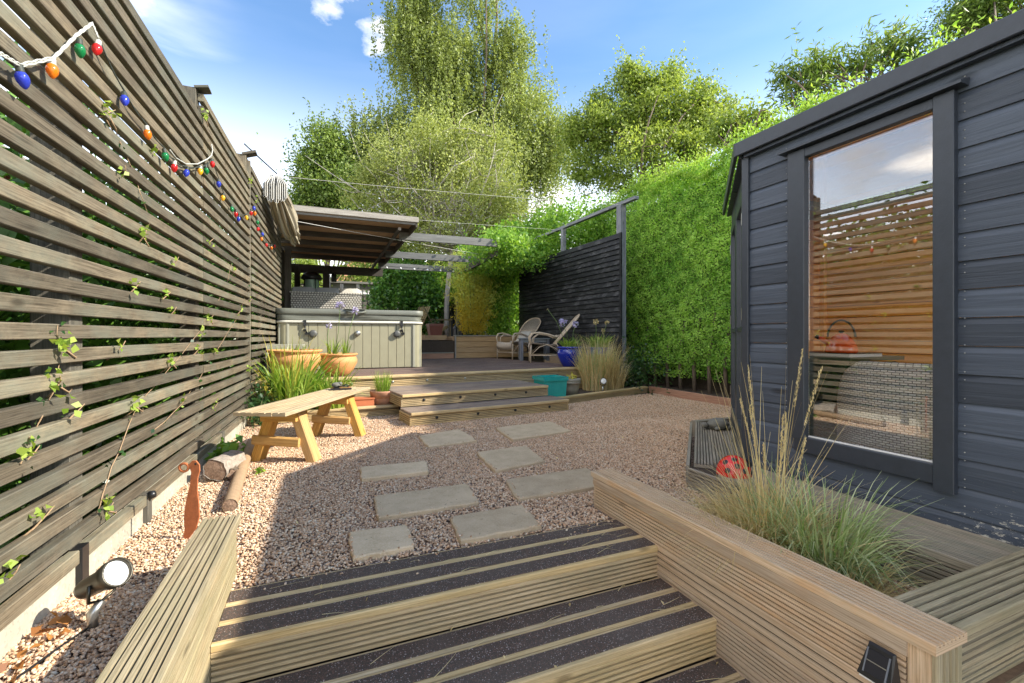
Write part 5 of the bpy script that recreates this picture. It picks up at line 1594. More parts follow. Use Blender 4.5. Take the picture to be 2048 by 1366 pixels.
m = MB(); rg = []
for o_2, z in ((0.0, 1.205), (.02, 1.21), (.022, 1.235), (.0, 1.25)): rg.append([(x, y, z) for x, y in rrect(TX0 - o_2, TY0 - o_2, TX1 + o_2, TY1 + o_2, .16)])
loft(m, rg); m.build('shell_rim', 'tub_shell', ht)
m = MB(); rg = []
rr = random.Random(4)
base_r = rrect(TX0, TY0, TX1, TY1, .15, 5)
dense = []
for i in range(len(base_r)):
    a, b = Vector(base_r[i]), Vector(base_r[(i + 1) % len(base_r)])
    nseg = max(1, int((b - a).length / .08)); dense += [a.lerp(b, t / nseg) for t in range(nseg)]
cxy = Vector(((TX0 + TX1) / 2, (TY0 + TY1) / 2))
def skirt(o_, z, wav):
    out = []
    for i, p in enumerate(dense):
        d = (p - cxy).normalized(); w = math.sin(p.x * 4.1 + p.y * 2 + z * 25) * wav + math.sin(p.x * 9 + z * 40) * wav * .5
        sg2 = 0
        q = p + d * (o_ + w); zz = z
        if wav: zz = z - .012 * math.sin((p.x - TX0) / (TX1 - TX0) * math.pi * 2.2) 
        out.append((q.x, q.y, zz))
    return out
for o_, z, wv in ((.0, 1.255, .006), (.012, 1.275, .008), (-.006, 1.30, .012), (.016, 1.325, .010), (.002, 1.345, .008), (.03, 1.352, 0), (.034, 1.36, 0), (.034, 1.425, 0), (.02, 1.437, 0)): rg.append(skirt(o_, z, wv))
loft(m, rg); m.build('cover', 'tub_cover', ht)
m = MB(); m.beam((TX0 + 1.0, TY0 - .0, 1.441), (TX0 + 1.32, TY0 - .0, 1.441), .12, .012, ch=.003); m.tube([(TX0 + 1.02, TY0 - .04, 1.40), (TX0 + 1.1, TY0 - .075, 1.385), (TX0 + 1.25, TY0 - .075, 1.385), (TX0 + 1.33, TY0 - .04, 1.40)], .014, 8); m.build('cover_handle', 'tub_cover', ht)
# latches + knobs placed on the front face
FY = TY0 - .005
for x in (-.295, 1.21):
    m = MB(); m.box((x - .022, TY0 - .035, 1.16), (x + .022, TY0 + .0, 1.25), .004); m.tube([(x, TY0 - .02, 1.17), (x + .01, TY0 - .035, 1.10), (x + .03, TY0 - .02, 1.04)], .011, 8); m.box((x - .02, TY0 - .03, 1.075), (x + .02, TY0 + .012, 1.11), .003); m.box((x, TY0 - .03, 1.02), (x + .05, TY0 + .012, 1.06), .003)
    m.build('cover_latch', 'black_plastic', ht)
for x, z, r, mt in ((-.175, 1.035, .062, 'grey_plastic'), (1.135, 1.035, .058, 'grey_plastic'), (.50, 1.045, .045, 'metal')):
    m = MB(); m.lathe((x, TY0 + .012, z), [(r, 0), (r, .03), (r * .9, .048), (r * .4, .053), (0, .053)], 24, (0, -1, 0)); m.build('knob', mt, ht)
# grey box (tub steps) to its left
bx_ = thing('tub_step_box', 'olive plastic step box between the fence and the hot tub, behind the big pot', 'step', (-.66, 7.35, .45))
m = MB(); m.box((-.74, 7.0, .45), (-.30, 7.8, .86), .02); m.build('body', 'tub_panel', bx_)
m = MB(); m.box((-.745, 6.985, .82), (-.29, 7.81, .875), .012); m.build('tread', 'tub_trim', bx_)
m = MB(); m.box((-.745, 6.985, .45), (-.70, 7.02, .82), .006); m.box((-.335, 6.985, .45), (-.29, 7.02, .82), .006); m.build('corner_post', 'tub_trim', bx_)

# =================================================================== POTS
def pot(name, label, cat, c, prof, mat, soil_r, soil_h, group=None, seg=40):
    t = thing(name, label, cat, c, group)
    m = MB(); m.lathe(c, prof, seg); m.build('bowl', mat, t)
    m = MB(); m.lathe((c[0], c[1], c[2] + soil_h), [(soil_r, -.01), (soil_r * .6, .008), (0, .012)], 20); m.build('soil', 'soil', t)
    return t


def bowl(R_, H_, th=.02): return [(0, 0), (R_ * .50, 0), (R_ * .58, .01), (R_ * .80, H_ * .28), (R_ * .98, H_ * .58), (R_ * .99, H_ * .70), (R_ * .92, H_ * .84), (R_ * .88, H_ * .89), (R_ * 1.0, H_ * .925), (R_ * 1.01, H_ * .97), (R_ * .99, H_), (R_ * .9, H_), (R_ * .86, H_ * .92), (R_ * .84, H_ * .80)]


pot('terracotta_bowl', 'big round terracotta bowl on the deck edge nearest the fence', 'pot', (-.37, 6.62, .45), bowl(.335, .37), 'terracotta', .29, .32, 'terracotta bowls on the deck edge')
pot('terracotta_bowl', 'smaller round terracotta bowl with tall lilac flowers in front of the hot tub', 'pot', (.165, 6.72, .45), bowl(.26, .31), 'terracotta', .22, .27, 'terracotta bowls on the deck edge')


def umbel(parent, stem, n, r, name='flower_head', mat='flower_lilac', gg=G):
    p = np.array(stem[-1])
    P = p + unit(gg.normal(size=(n, 3))) * gg.uniform(.4, 1, (n, 1)) * r
    P[:, 2] += r * .4
    quads(name, mat, leaves(P, r * .75, r * .35, g=gg), gg.uniform(0, 1, n), parent)
    m = MB(); m.tube([Vector(q) for q in stem], .0045, 6)
    for q in P[::5]: m.tube([Vector(p), Vector(q)], .0018, 4)
    m.build('stem', 'grass_green_solid', parent)


plain('grass_green_solid', (0.12, 0.18, 0.05), .6)
ag = plant('agapanthus', 'agapanthus with thin stems and lilac heads in the smaller terracotta bowl', 'flower', (.165, 6.72, .72), [
    ('blades', 'lily_leaf', clump((.10, 6.70, .72), 30, .26, .16, .25, .016, .05, G) + clump((.26, 6.72, .72), 26, .26, .14, .25, .016, .05, G))])
umbel(ag, [(.03, 6.70, .72), (.03, 6.70, 1.0), (.05, 6.70, 1.12)], 40, .045)
umbel(ag, [(.12, 6.70, .72), (.17, 6.70, 1.05), (.19, 6.70, 1.32), (.19, 6.70, 1.40)], 70, .065)
umbel(ag, [(.27, 6.72, .72), (.32, 6.72, 1.1), (.39, 6.72, 1.34)], 60, .055)
plant('seedlings', 'row of small pale seedlings in the big terracotta bowl', 'plant', (-.37, 6.62, .78), [('blades', 'lily_leaf', clump((-.37, 6.62, .77), 60, .11, .05, .1, .008, .22, G))])
plant('daylily', 'big clump of arching strap leaves between the fence and the bench', 'plant', (-.22, 6.02, .09), [
    ('leaves', 'lily_leaf', clump((-.34, 6.0, .09), 230, .95, .50, .68, .026, .2, G) + clump((.06, 6.0, .09), 150, .72, .40, .68, .024, .16, G)),
    ('young_leaves', 'yellow_leaf', clump((-.45, 6.0, .09), 26, 1.0, .36, .4, .022, .14, G))])
plant('ivy_bush', 'low dark ivy and weeds at the corner of the fence and the left bed', 'plant', (-.68, 5.6, 0), [('stalks', 'grass_green', clump((-.66, 5.75, .05), 50, .3, .2, .5, .012, .1, G))])
ib = bpy.data.objects['ivy_bush']
P = np.array([-.66, 5.75, .22]) + G.normal(size=(420, 3)) * np.array([.06, .22, .13]); P = P[P[:, 0] > xf(P[:, 1]) + .01]
quads('foliage', 'ivy_dark', leaves(P, .05, .035, g=G), G.uniform(0, 1, len(P)), ib)
pot('terracotta_pot', 'worn terracotta flowerpot with bright grass standing in the bed left of the deck steps', 'pot', (.70, 6.10, .09), [(0, 0), (.115, 0), (.135, .10), (.140, .12), (.155, .122), (.165, .185), (.166, .20), (.15, .20), (.14, .17)], 'terracotta_worn', .14, .17)
plant('chives', 'tuft of bright green grass-like chives in the worn flowerpot', 'plant', (.70, 6.10, .26), [('blades', 'lily_leaf', clump((.70, 6.10, .26), 150, .26, .09, .1, .009, .09, G))])
tr = thing('plant_trough', 'small orange plastic trough in the bed behind the bench', 'trough', (.40, 6.05, .09))
m = MB(); m.box((.22, 5.98, .09), (.58, 6.14, .20), .008); m.build('body', 'trough_red', tr)
m = MB(); m.box((.21, 5.97, .20), (.59, 6.15, .215), .004); m.build('rim', 'trough_red', tr)

# right side pots
tg = thing('teal_planter', 'square glossy teal planter at the right end of the deck steps', 'planter', (3.12, 6.03, .08))
def sqpot(t, c, w0, w1, h, mat, name='body'):
    m = MB(); x, y, z = c; rg = []
    for w, hh in ((w0, 0), (w0 + .01, .01), (w1, h - .06), (w1, h - .058), (w1 + .035, h - .056), (w1 + .035, h), (w1 - .02, h), (w1 - .03, h - .04)):
        rg.append([(x + a * w / 2, y + b * w / 2, z + hh) for a, b in ((-1, -1), (1, -1), (1, 1), (-1, 1))])
    loft(m, rg, True, False); m.build(name, mat, t)
sqpot(tg, (3.12, 6.03, .08), .33, .37, .32, 'teal_glaze')
pot('grey_pot', 'weathered grey round pot beside the teal planter', 'pot', (3.60, 6.22, .08), [(0, 0), (.10, 0), (.115, .10), (.125, .17), (.14, .175), (.142, .20), (.135, .205), (.14, .21), (.145, .245), (.13, .25), (.12, .23)], 'grey_pot', .12, .22)
t = thing('succulent', 'small yellow succulent in the grey pot', 'plant', (3.60, 6.22, .30))
P = np.array([3.60, 6.22, .34]) + G.normal(size=(46, 3)) * np.array([.05, .05, .03])
quads('leaf', 'yellow_leaf', leaves(P, .07, .03, droop=-1.5, g=G), G.uniform(0, 1, 46), t)
BX, BY = (4.10, 7.15), (4.78, 7.25)
pot('blue_pot', 'round cobalt blue glazed pot on the deck, left of its pair', 'pot', (*BX, .45), bowl(.235, .36), 'blue_glaze', .2, .30, 'cobalt blue glazed pots')
pot('blue_pot', 'cobalt blue glazed pot half hidden behind the tall dry grass', 'pot', (*BY, .45), bowl(.25, .34), 'blue_glaze', .2, .30, 'cobalt blue glazed pots')
a1 = plant('agapanthus', 'bright green agapanthus in the left blue pot leaning two lilac heads over the cane chair', 'flower', (*BX, .76), [('blades', 'lily_leaf', clump((*BX, .76), 130, .26, .26, .5, .022, .12, G))])
umbel(a1, [(4.10, 7.15, .76), (4.05, 7.18, 1.05), (3.98, 7.2, 1.22)], 70, .075)
umbel(a1, [(4.14, 7.15, .76), (4.2, 7.2, 1.08), (4.28, 7.25, 1.2)], 60, .07)
umbel(a1, [(4.0, 7.15, .9), (3.85, 7.2, 1.27), (3.7, 7.25, 1.48)], 14, .02, 'seed_head', 'grass_dry')
a2 = plant('agapanthus', 'green agapanthus with white seed heads in the blue pot behind the dry grass', 'flower', (*BY, .74), [('blades', 'lily_leaf', clump((*BY, .74), 170, .34, .32, .45, .022, .14, G))])
umbel(a2, [(4.75, 7.2, .76), (4.66, 7.15, 1.08), (4.62, 7.1, 1.24)], 40, .055, 'seed_head', 'grass_dry')
umbel(a2, [(4.8, 7.2, .76), (4.84, 7.15, 1.08), (4.86, 7.1, 1.24)], 36, .05, 'seed_head', 'grass_dry')
umbel(a2, [(4.78, 7.2, .76), (4.78, 7.15, 1.0), (4.78, 7.1, 1.08)], 30, .05, 'seed_head', 'grass_dry')
plant('ornamental_grass', 'tall dry feathery grass clump beside the right end of the deck', 'grass', (4.3, 6.5, .08), [
    ('dry_blades', 'grass_dry', clump((4.30, 6.55, .08), 620, .88, .34, .25, .010, .26, G)),
    ('green_blades', 'grass_green', clump((4.28, 6.58, .08), 360, .78, .26, .25, .010, .22, G)),
    ('short_blades', 'grass_dry', clump((4.55, 6.6, .08), 360, .62, .26, .35, .010, .26, G))])
ds2 = thing('berry_shrub', 'low dark green shrub with pale berries at the foot of the hedge', 'shrub', (5.15, 6.75, .05))
P = np.array([5.15, 6.7, .38]) + G.normal(size=(1500, 3)) * np.array([.2, .3, .2]); P[:, 2] = np.abs(P[:, 2])
quads('foliage', 'ivy_dark', leaves(P, .055, .035, g=G), G.uniform(0, 1, len(P)), ds2)

# =================================================================== CANE CHAIRS + TABLE
def cane_chair(label):
    t = thing('cane_armchair', label, 'chair', (0, 0, 0), 'cane armchairs on the deck')
    # local frame: front -Y, seat height .40
    hw = .27
    for s in (-1, 1):
        m = MB(); m.tube([(s * hw, -.30, 0), (s * hw, -.30, .20), (s * hw, -.285, .38)], .015, 8); m.build('leg', 'rattan', t)
        m = MB(); m.tube([(s * hw, .42, 0), (s * (hw - .01), .34, .22), (s * (hw - .03), .22, .40)], .015, 8); m.build('leg', 'rattan', t)
        m = MB(); m.tube([(s * hw, -.285, .36), (s * (hw + .02), -.31, .52), (s * (hw + .02), -.26, .60), (s * (hw + .02), -.12, .62), (s * (hw + .01), .08, .58), (s * hw, .22, .53), (s * (hw - .03), .30, .56)], .017, 8)
        m.tube([(s * (hw - .035), -.24, .40), (s * (hw - .03), -.22, .52), (s * (hw - .03), -.12, .59), (s * (hw - .03), .1, .56), (s * (hw - .05), .22, .50)], .010, 6); m.build('arm', 'rattan', t)
        m = MB()
        m.tube([(s * hw, -.29, .15), (s * hw, .37, .15)], .012, 6)
        m.tube([(s * hw, -.29, .16), (s * hw, -.12, .32), (s * hw, .04, .37), (s * hw, .20, .30), (s * hw, .36, .16)], .010, 6); m.build('side_brace', 'rattan', t)
    m = MB(); m.tube([(-hw, -.30, .24), (-hw + .05, -.30, .29), (0, -.30, .31), (hw - .05, -.30, .29), (hw, -.30, .24)], .010, 6)
    m.tube([(-hw, -.29, .16), (hw, -.29, .16)], .010, 6); m.tube([(-hw, .37, .15), (hw, .37, .15)], .010, 6); m.build('front_brace', 'rattan', t)
    # seat with rolled front
    m = MB(); vs, fs, uv = [], [], []
    prof = [(-.31, .24), (-.335, .32), (-.325, .38), (-.28, .415), (-.15, .405), (0, .385), (.15, .37), (.24, .375)]
    for i, (y, z) in enumerate(prof):
        for k in range(9): vs.append(((k / 8 - .5) * 2 * (hw - .005), y, z - .02 * (1 - ((k - 4) / 4) ** 2)))
    for i in range(len(prof) - 1):
        for k in range(8):
            a = i * 9 + k; fs.append([a, a + 1, a + 10, a + 9]); uv.append([(k * .066, i * .1), ((k + 1) * .066, i * .1), ((k + 1) * .066, (i + 1) * .1), (k * .066, (i + 1) * .1)])
    m.add(vs, fs, uv, True); o = m.build('seat', 'striped_seat', t); md = o.modifiers.new('th', 'SOLIDIFY'); md.thickness = .02
    # fan back: frame hoop plus spindles
    def bp(x, h): return Vector((x, .22 + h * .52, .38 + h * .62))
    hoop = []
    for i in range(25):
        a = math.pi * (i / 24); x = -.29 * math.cos(a) * (1.0 if True else 1); h = .52 + .48 * math.sin(a) ** .55 if 0 < i < 24 else .52
        hoop.append((x, h))
    base = [(-.19, 0.0), (-.23, .25)]
    pts = [bp(*q) for q in base] + [bp(*q) for q in hoop] + [bp(-q[0], q[1]) for q in base[::-1]]
    m = MB(); m.tube(pts, .016, 8); m.build('back_frame', 'rattan', t)
    m = MB()
    for k in range(15):
        f = (k / 14 - .5) * 2; xb, xt = f * .17, f * .27
        top = .52 + .48 * max(0.02, (1 - (xt / .29) ** 2)) ** .28
        m.tube([bp(xb, 0.0), bp(xb * 1.2, .3), bp(xt, top)], .009, 5)
    m.build('spindles', 'rattan_weave', t, 'stuff')
    m = MB()
    for h, w in ((.02, .19), (.22, .22), (.5, .27)): m.tube([bp(-w, h), bp(0, h - .02), bp(w, h)], .010, 6)
    m.build('back_rail', 'rattan', t)
    return t


ch1 = cane_chair('cane armchair with a pale throw on its seat, farther of the two on the deck')
ch2 = copy_tree(ch1)
ch2['label'] = 'cane armchair seen side-on beside the blue pots, nearer of the two'
ch1.location = (4.22, 10.05, .452); ch1.rotation_euler.z = math.atan2(-0.87, 0.50) * 1 if False else R(-90 + 20)
ch2.location = (4.28, 8.55, .452); ch2.rotation_euler.z = R(-90 - 22)
for c_ in (ch1, ch2): c_.scale = (1.0, 1.0, 1.0)
m = MB(); rr = random.Random(12); vs, fs = [], []
for i in range(9):
    for k in range(9):
        x = (k / 8 - .5) * .34; y = i / 8
        base = Vector((x + rr.uniform(-.012, .012), .02 + min(y, .45) * .5 + max(0, y - .45) * .35, .405 + max(0, y - .45) * .45)) + Vector((0, -.02, .02 + rr.uniform(-.012, .012)))
        vs.append(base)
for i in range(8):
    for k in range(8): a = i * 9 + k; fs.append([a, a + 1, a + 10, a + 9])
m.add([Matrix.Rotation(R(-70), 3, 'Z') @ v for v in vs], fs, None, True)
th_ = obj_raw('throw', m.mesh('throw'), MATS['throw']); th_.location = (4.22, 10.05, .455); md = th_.modifiers.new('t', 'SOLIDIFY'); md.thickness = .02
md = th_.modifiers.new('s', 'SUBSURF'); md.levels = 1; md.render_levels = 1
tag(th_, 'crumpled pale throw lying on the farther cane armchair', 'throw')
stb = thing('side_table', 'low grey painted side table between the two cane armchairs', 'table', (4.35, 9.3, .452))
rt_ = Matrix.Rotation(R(-20), 3, 'Z')
def T(x, y, z): return tuple(Vector((4.38, 9.28, .452)) + rt_ @ Vector((x, y, z)))
for k in range(4): m = MB(); m.beam(T(-.34, -.225 + .15 * k, .49), T(.34, -.225 + .15 * k, .49), .146, .024); m.build('top_board', 'table_grey', stb)
for x, y in ((-.29, -.25), (.29, -.25), (-.29, .25), (.29, .25)): m = MB(); m.beam(T(x, y, 0), T(x, y, .477), .06, .06, up=(0, 1, 0)); m.build('leg', 'screen_post', stb)
for s in (-1, 1): m = MB(); m.beam(T(-.25, .25 * s, .44), T(.25, .25 * s, .44), .025, .07); m.build('apron', 'table_grey', stb)

# =================================================================== BLACK SCREEN
sc = thing('slatted_screen', 'black painted screen of close horizontal slats with a top rail, behind the cane chairs', 'screen', (5.05, 9, .45))
S0, S1 = Vector((5.12, 7.0, 0)), Vector((4.92, 11.3, 0))
sdn = (S1 - S0).normalized(); sn = Vector((-sdn.y, sdn.x, 0))
for k in range(24):
    z = .58 + .098 * k
    m = MB(); m.prism(S0 + Vector((0, 0, z)) , S1 + Vector((0, 0, z)), [(0, 0), (.040, .004), (.018, .086), (.010, .104), (0, .104)], sn, (0, 0, 1)); m.build('slat', 'screen_wood', sc)
for t_, top, w in ((0.02, 3.50, .13), (.50, 3.50, .09)):
    p = S0.lerp(S1, t_) - sn * .06
    m = MB(); m.beam(p + Vector((0, 0, .3)), p + Vector((0, 0, top - .03)), w, w, up=sdn); m.build('post', 'screen_post', sc)
m = MB(); m.beam(S0 - sdn * .35 - sn * .06 + Vector((0, 0, 3.50)), S1 - sn * .06 + Vector((0, 0, 3.50)), .09, .06); m.build('top_rail', 'screen_post', sc)
m = MB(); m.beam(S0 + sn * .03 - sdn * .012 + Vector((0, 0, .45)), S0 + sn * .03 - sdn * .012 + Vector((0, 0, 2.93)), .03, .05, up=sdn); m.build('edge_trim', 'screen_wood', sc)

# =================================================================== SHELTER + PERGOLA
pg = thing('pergola', 'dark timber pergola with a felt roof sheltering the hot tub and beams reaching right', 'pergola', (1, 10, .45))
RX0, RX1, RY0, RY1, RZ_ = -.92, 1.50, 7.95, 13.2, 2.98
m = MB(); m.box((RX0, RY0 + .03, RZ_ + .07), (RX1 - .02, RY1, RZ_ + .085)); m.build('roof_deck', 'roof_ply', pg)
m = MB(); m.box((RX0 - .02, RY0, RZ_ + .087), (RX1, RY1 + .02, RZ_ + .11)); m.build('roof_felt', 'felt', pg)
m = MB(); m.beam((RX0, RY0 - .0, RZ_ + .055), (RX1 + .02, RY0 - .0, RZ_ + .055), .03, .085); m.build('fascia', 'fascia_wood', pg)
m = MB(); m.beam((RX0, RY0 + .03, RZ_ - .012), (RX1 - .03, RY0 + .03, RZ_ - .012), .03, .04); m.build('fascia', 'felt', pg)
m = MB(); m.beam((RX1 - .01, RY0 + .02, RZ_ + .01), (RX1 - .01, RY1, RZ_ + .01), .03, .15); m.build('fascia', 'rafter_wood', pg)
for k, y in enumerate((8.75, 9.65, 10.55, 11.5, 12.4)):
    m = MB(); m.beam((RX0, y, RZ_ + .02), (RX1 - .03, y, RZ_ + .02), .05, .10); m.build('rafter', 'rafter_wood', pg)
for x in (1.2,):
    m = MB(); m.beam((x, RY0 + .05, RZ_ - .115), (x, RY1 - .05, RZ_ - .115), .05, .05); m.build('purlin', 'rafter_wood', pg)
m = MB(); m.beam((RX0, 13.12, RZ_ - .20), (RX1, 13.12, RZ_ - .20), .08, .22); m.build('beam', 'rafter_wood', pg)
for x, y in ((-.78, 8.75), (-.72, 10.6), (-.68, 13.1), (.05, 13.1)):
    m = MB(); m.beam((x, y, .45), (x, y, RZ_ - .09), .12, .12, up=(0, 1, 0)); m.build('post', 'rafter_wood', pg)
for y, x1, z in ((8.72, 3.2, 2.90), (10.8, 3.45, 2.90), (12.35, 3.5, 2.86)):
    m = MB(); m.beam((1.3, y, z), (x1 + .05, y - .06, z), .05, .15); m.build('cross_beam', 'beam_wood', pg)
m = MB(); m.beam((3.36, 8.95, 2.77), (3.48, 12.7, 2.77), .06, .15); m.build('side_beam', 'rafter_wood', pg)

m = MB(); m.beam((-.86, 5.95, 3.0), (-.80, 8.9, 3.0), .05, .13); m.build('side_beam', 'rafter_wood', pg)
# left side panel (boarded) beyond the fence
m = MB()
for k in range(26): m.beam((-.92, 8.75, .6 + .092 * k), (-.86, 13.1, .6 + .092 * k), .02, .088, ch=.002)
m.build('side_cladding', 'rafter_wood', pg, 'stuff')
# bulbs on beam 3
fl = thing('festoon_lights', 'small white festoon bulbs strung along the farthest pergola beam', 'string lights', (2.4, 12.2, 2.8))
for k in range(7):
    x = 1.5 + .36 * k; m = MB(); m.blob((x, 12.22, 2.80), .028, 10, 8); m.build('bulb', 'lens_white', fl)
m = MB(); m.tube([(1.3 + .2 * i, 12.23, 2.835) for i in range(15)], .005, 5); m.build('cable', 'black_plastic', fl)

# wires
def wire(label, a, b, sag, r=.0028):
    a, b = Vector(a), Vector(b)
    m = MB(); m.tube([a.lerp(b, t / 16) - Vector((0, 0, sag * 4 * (t / 16) * (1 - t / 16))) for t in range(17)], r, 5)
    m.top('shade_wire', 'wire_white', label, 'wire', tuple((a + b) / 2))
wire('highest pale wire, from the rolled sail to the near end of the screen rail', (-.72, 6.75, 3.13), (5.13, 6.95, 3.44), .03)
wire('pale wire passing over the shelter roof to the middle screen post', (-.72, 8.9, 3.25), (5.07, 9.15, 3.44), .02)
wire('pale wire stretched under the shelter roof towards the climber at the right', (-.70, 7.6, 2.78), (4.9, 10.4, 2.86), .02, .004)

# rolled striped sail
rs = thing('rolled_shade_sail', 'bundle of striped canvas shade sail hung in tight folds under the wire by the fence', 'shade sail', (-.6, 7.2, 2.9))
NR, SEG = 11, 110
vs, fs, uv = [], [], []
NS = 26
rr = random.Random(3); ph = [rr.uniform(-.25, .25) for _ in range(NR)]
for i in range(NS + 1):
    t = i / NS
    c = Vector((-.60 + .15 * t, 6.66 + 1.55 * t, 2.93 - .34 * t - .05 * math.sin(math.pi * t)))
    swell = .55 + .55 * math.sin(math.pi * min(1, t * 1.05 + .02)) ** .7
    tie = 1 - .35 * math.exp(-((t - .72) / .07) ** 2)
    a0, b0_ = .115 * swell * tie, .175 * swell * tie
    for k in range(SEG):
        a = 2 * math.pi * k / SEG
        rd = 1 + .17 * math.cos(NR * a + 1.2 * math.sin(3 * t + ph[int(a / 6.29 * NR) % NR])) + .05 * math.sin(5 * a + 9 * t)
        vs.append(c + Vector((a0 * rd * math.cos(a), 0, b0_ * rd * math.sin(a) - .02 * math.cos(NR * a * .5))))
for i in range(NS):
    for k in range(SEG):
        k2 = (k + 1) % SEG
        fs.append([i * SEG + k, i * SEG + k2, (i + 1) * SEG + k2, (i + 1) * SEG + k])
        v0 = k * .018; uv.append([(i * .1, v0), (i * .1, v0 + .018), ((i + 1) * .1, v0 + .018), ((i + 1) * .1, v0)])
m = MB(); m.add(vs, fs, uv, True)
m.add([vs[NS * SEG + k] for k in range(SEG)], [list(range(SEG))]); m.build('folds', 'striped_canvas', rs)
# gathered end: hanging loops of the hem fanned out below the knot
knot = Vector((-.60, 6.62, 3.10))
m, m2 = MB(), MB()
for k in range(11):
    f = (k / 10 - .5) * 2
    x = knot.x + f * .125; y = 6.60 + .035 * math.cos(k * 2.3); zb = 2.74 + .05 * f * f + .015 * math.sin(k * 1.9)
    w = .0125
    pts = [knot + Vector((f * .05 - .006, 0, 0)), Vector((x - w, y, 2.98)), Vector((x - w, y, zb + .02)), Vector((x, y, zb)), Vector((x + w, y, zb + .02)), Vector((x + w, y, 2.98)), knot + Vector((f * .05 + .006, 0, 0))]
    m.tube(pts, .0048, 5)
    vv = [pts[0], pts[1], pts[2], pts[3], pts[4], pts[5], pts[6]]
    m2.add([p + Vector((0, .012, 0)) for p in vv], [[0, 1, 5, 6], [1, 2, 4, 5], [2, 3, 4]], [[(0, .0), (.1, 0), (.1, .02), (0, .02)]] * 2 + [[(0, 0), (.1, 0), (.1, .02)]])
m.build('hem', 'wire_white', rs); m2.build('fold_end', 'post_wood', rs)
m = MB(); m.tube([(-.86, 6.0, 3.22), (-.7, 6.35, 3.16), (-.58, 6.62, 3.12)], .008, 6); m.tube([(-.66, 6.66, 3.02), (-.58, 6.60, 3.05), (-.48, 6.66, 3.0)], .009, 6); m.build('rope', 'black_plastic', rs)

# =================================================================== BACK OF THE DECK
rw = thing('raised_bed', 'warm brown timber raised bed at the back of the deck behind the cane chairs', 'raised bed', (4, 10.95, .45))
for k in range(4):
    z = .52 + .135 * k
    m = MB(); m.beam((2.98, 10.84, z), (5.0, 10.84, z), .035, .130, ch=.005); m.build('board', 'raised_wood', rw)
    m = MB(); m.beam((2.955, 10.9, z), (2.955, 12.2, z), .035, .130, ch=.005); m.build('board', 'raised_wood', rw)
m = MB(); m.beam((2.94, 10.85, 1.005), (5.0, 10.85, 1.005), .11, .03, ch=.005); m.build('cap', 'grey_deck_wood', rw)
m = MB(); m.beam((2.975, 10.822, .45), (2.975, 10.822, 1.0), .05, .03, up=(1, 0, 0)); m.build('post', 'fascia_wood', rw)
m = MB(); m.box((2.98, 10.87, .5), (5.0, 12.3, .97)); m.build('earth', 'soil', rw)
bs_ = thing('back_steps', 'two small timber steps climbing from the deck to the back gravel', 'steps', (2.4, 10.9, .45))
for k, (y, z, x0, x1) in enumerate(((10.84, .60, 1.7, 2.93), (11.15, .75, 1.7, 2.8), (11.45, .89, 1.7, 2.7))):
    m = MB(); m.beam((x0, y - .015, z - .085), (x1, y - .015, z - .085), .02, .13); m.build('riser', 'sleeper_wood' if k == 0 else 'grey_deck_wood', bs_)
    m = MB(); m.beam((x0, y + .12, z - .012), (x1, y + .12, z - .012), .32, .026); m.build('tread', 'grey_deck_wood', bs_)
m = MB(); m.box((2.35, 11.5, .88), (2.93, 12.4, 1.02)); m.build('side_box', 'raised_wood', bs_)

# sofa behind the tub
sf = thing('wicker_sofa', 'pale woven garden sofa with grey cushions behind the hot tub', 'sofa', (.05, 10.9, .9))
m = MB()
def wbox(m, lo, hi):
    x0, y0, z0 = lo; x1, y1, z1 = hi
    vs = [(x0, y0, z0), (x1, y0, z0), (x1, y1, z0), (x0, y1, z0), (x0, y0, z1), (x1, y0, z1), (x1, y1, z1), (x0, y1, z1)]
    fs = [[0, 1, 5, 4], [1, 2, 6, 5], [2, 3, 7, 6], [3, 0, 4, 7], [4, 5, 6, 7], [0, 3, 2, 1]]
    w, d, h = x1 - x0, y1 - y0, z1 - z0
    uv = [[(0, 0), (w, 0), (w, h), (0, h)], [(0, 0), (d, 0), (d, h), (0, h)], [(0, 0), (w, 0), (w, h), (0, h)], [(0, 0), (d, 0), (d, h), (0, h)], [(0, 0), (w, 0), (w, d), (0, d)], [(0, 0), (w, 0), (w, d), (0, d)]]
    m.add(vs, fs, uv)
wbox(m, (-.66, 10.45, 1.0), (.74, 10.55, 1.90)); m.build('back_panel', 'sofa_weave', sf)
m = MB(); wbox(m, (-.68, 10.44, 1.90), (.76, 10.56, 1.935)); m.build('top_rail', 'sofa_weave', sf)
m = MB(); wbox(m, (.64, 10.56, 1.0), (.76, 11.4, 1.6)); m.build('arm', 'sofa_weave', sf)
m = MB(); wbox(m, (-.66, 10.56, 1.0), (.64, 11.3, 1.3)); m.build('seat', 'sofa_weave', sf)
for x in (-.6, .7): m = MB(); m.box((x - .03, 10.47, .9), (x + .03, 10.53, 1.0)); m.build('leg', 'black_plastic', sf)
for k, (x0, x1, lab) in enumerate(((-.66, -.19, 0), (-.19, .30, 0), (.30, .74, 1))):
    m = MB(); rg = []
    for i in range(9):
        t = i / 8; e = .09 * math.sin(math.pi * t) ** .5 + .01; yc = 10.66; z = 1.45 + .60 * t
        pts = []
        for q in range(20):
            a = 2 * math.pi * q / 20; cx = (x0 + x1) / 2 + (x1 - x0) / 2 * .97 * np.sign(math.cos(a)) * abs(math.cos(a)) ** .35
            pts.append((cx + .01 * math.sin(q * 2 + i), yc + e * np.sign(math.sin(a)) * abs(math.sin(a)) ** .6, z - .035 * abs(math.cos(a)) ** 4 * (1 if t > .7 else 0) + .012 * math.sin(q * 1.7 + k * 3)))
        rg.append(pts)
    loft(m, rg); m.build('cushion', 'cushion' if k < 2 else 'throw', sf)
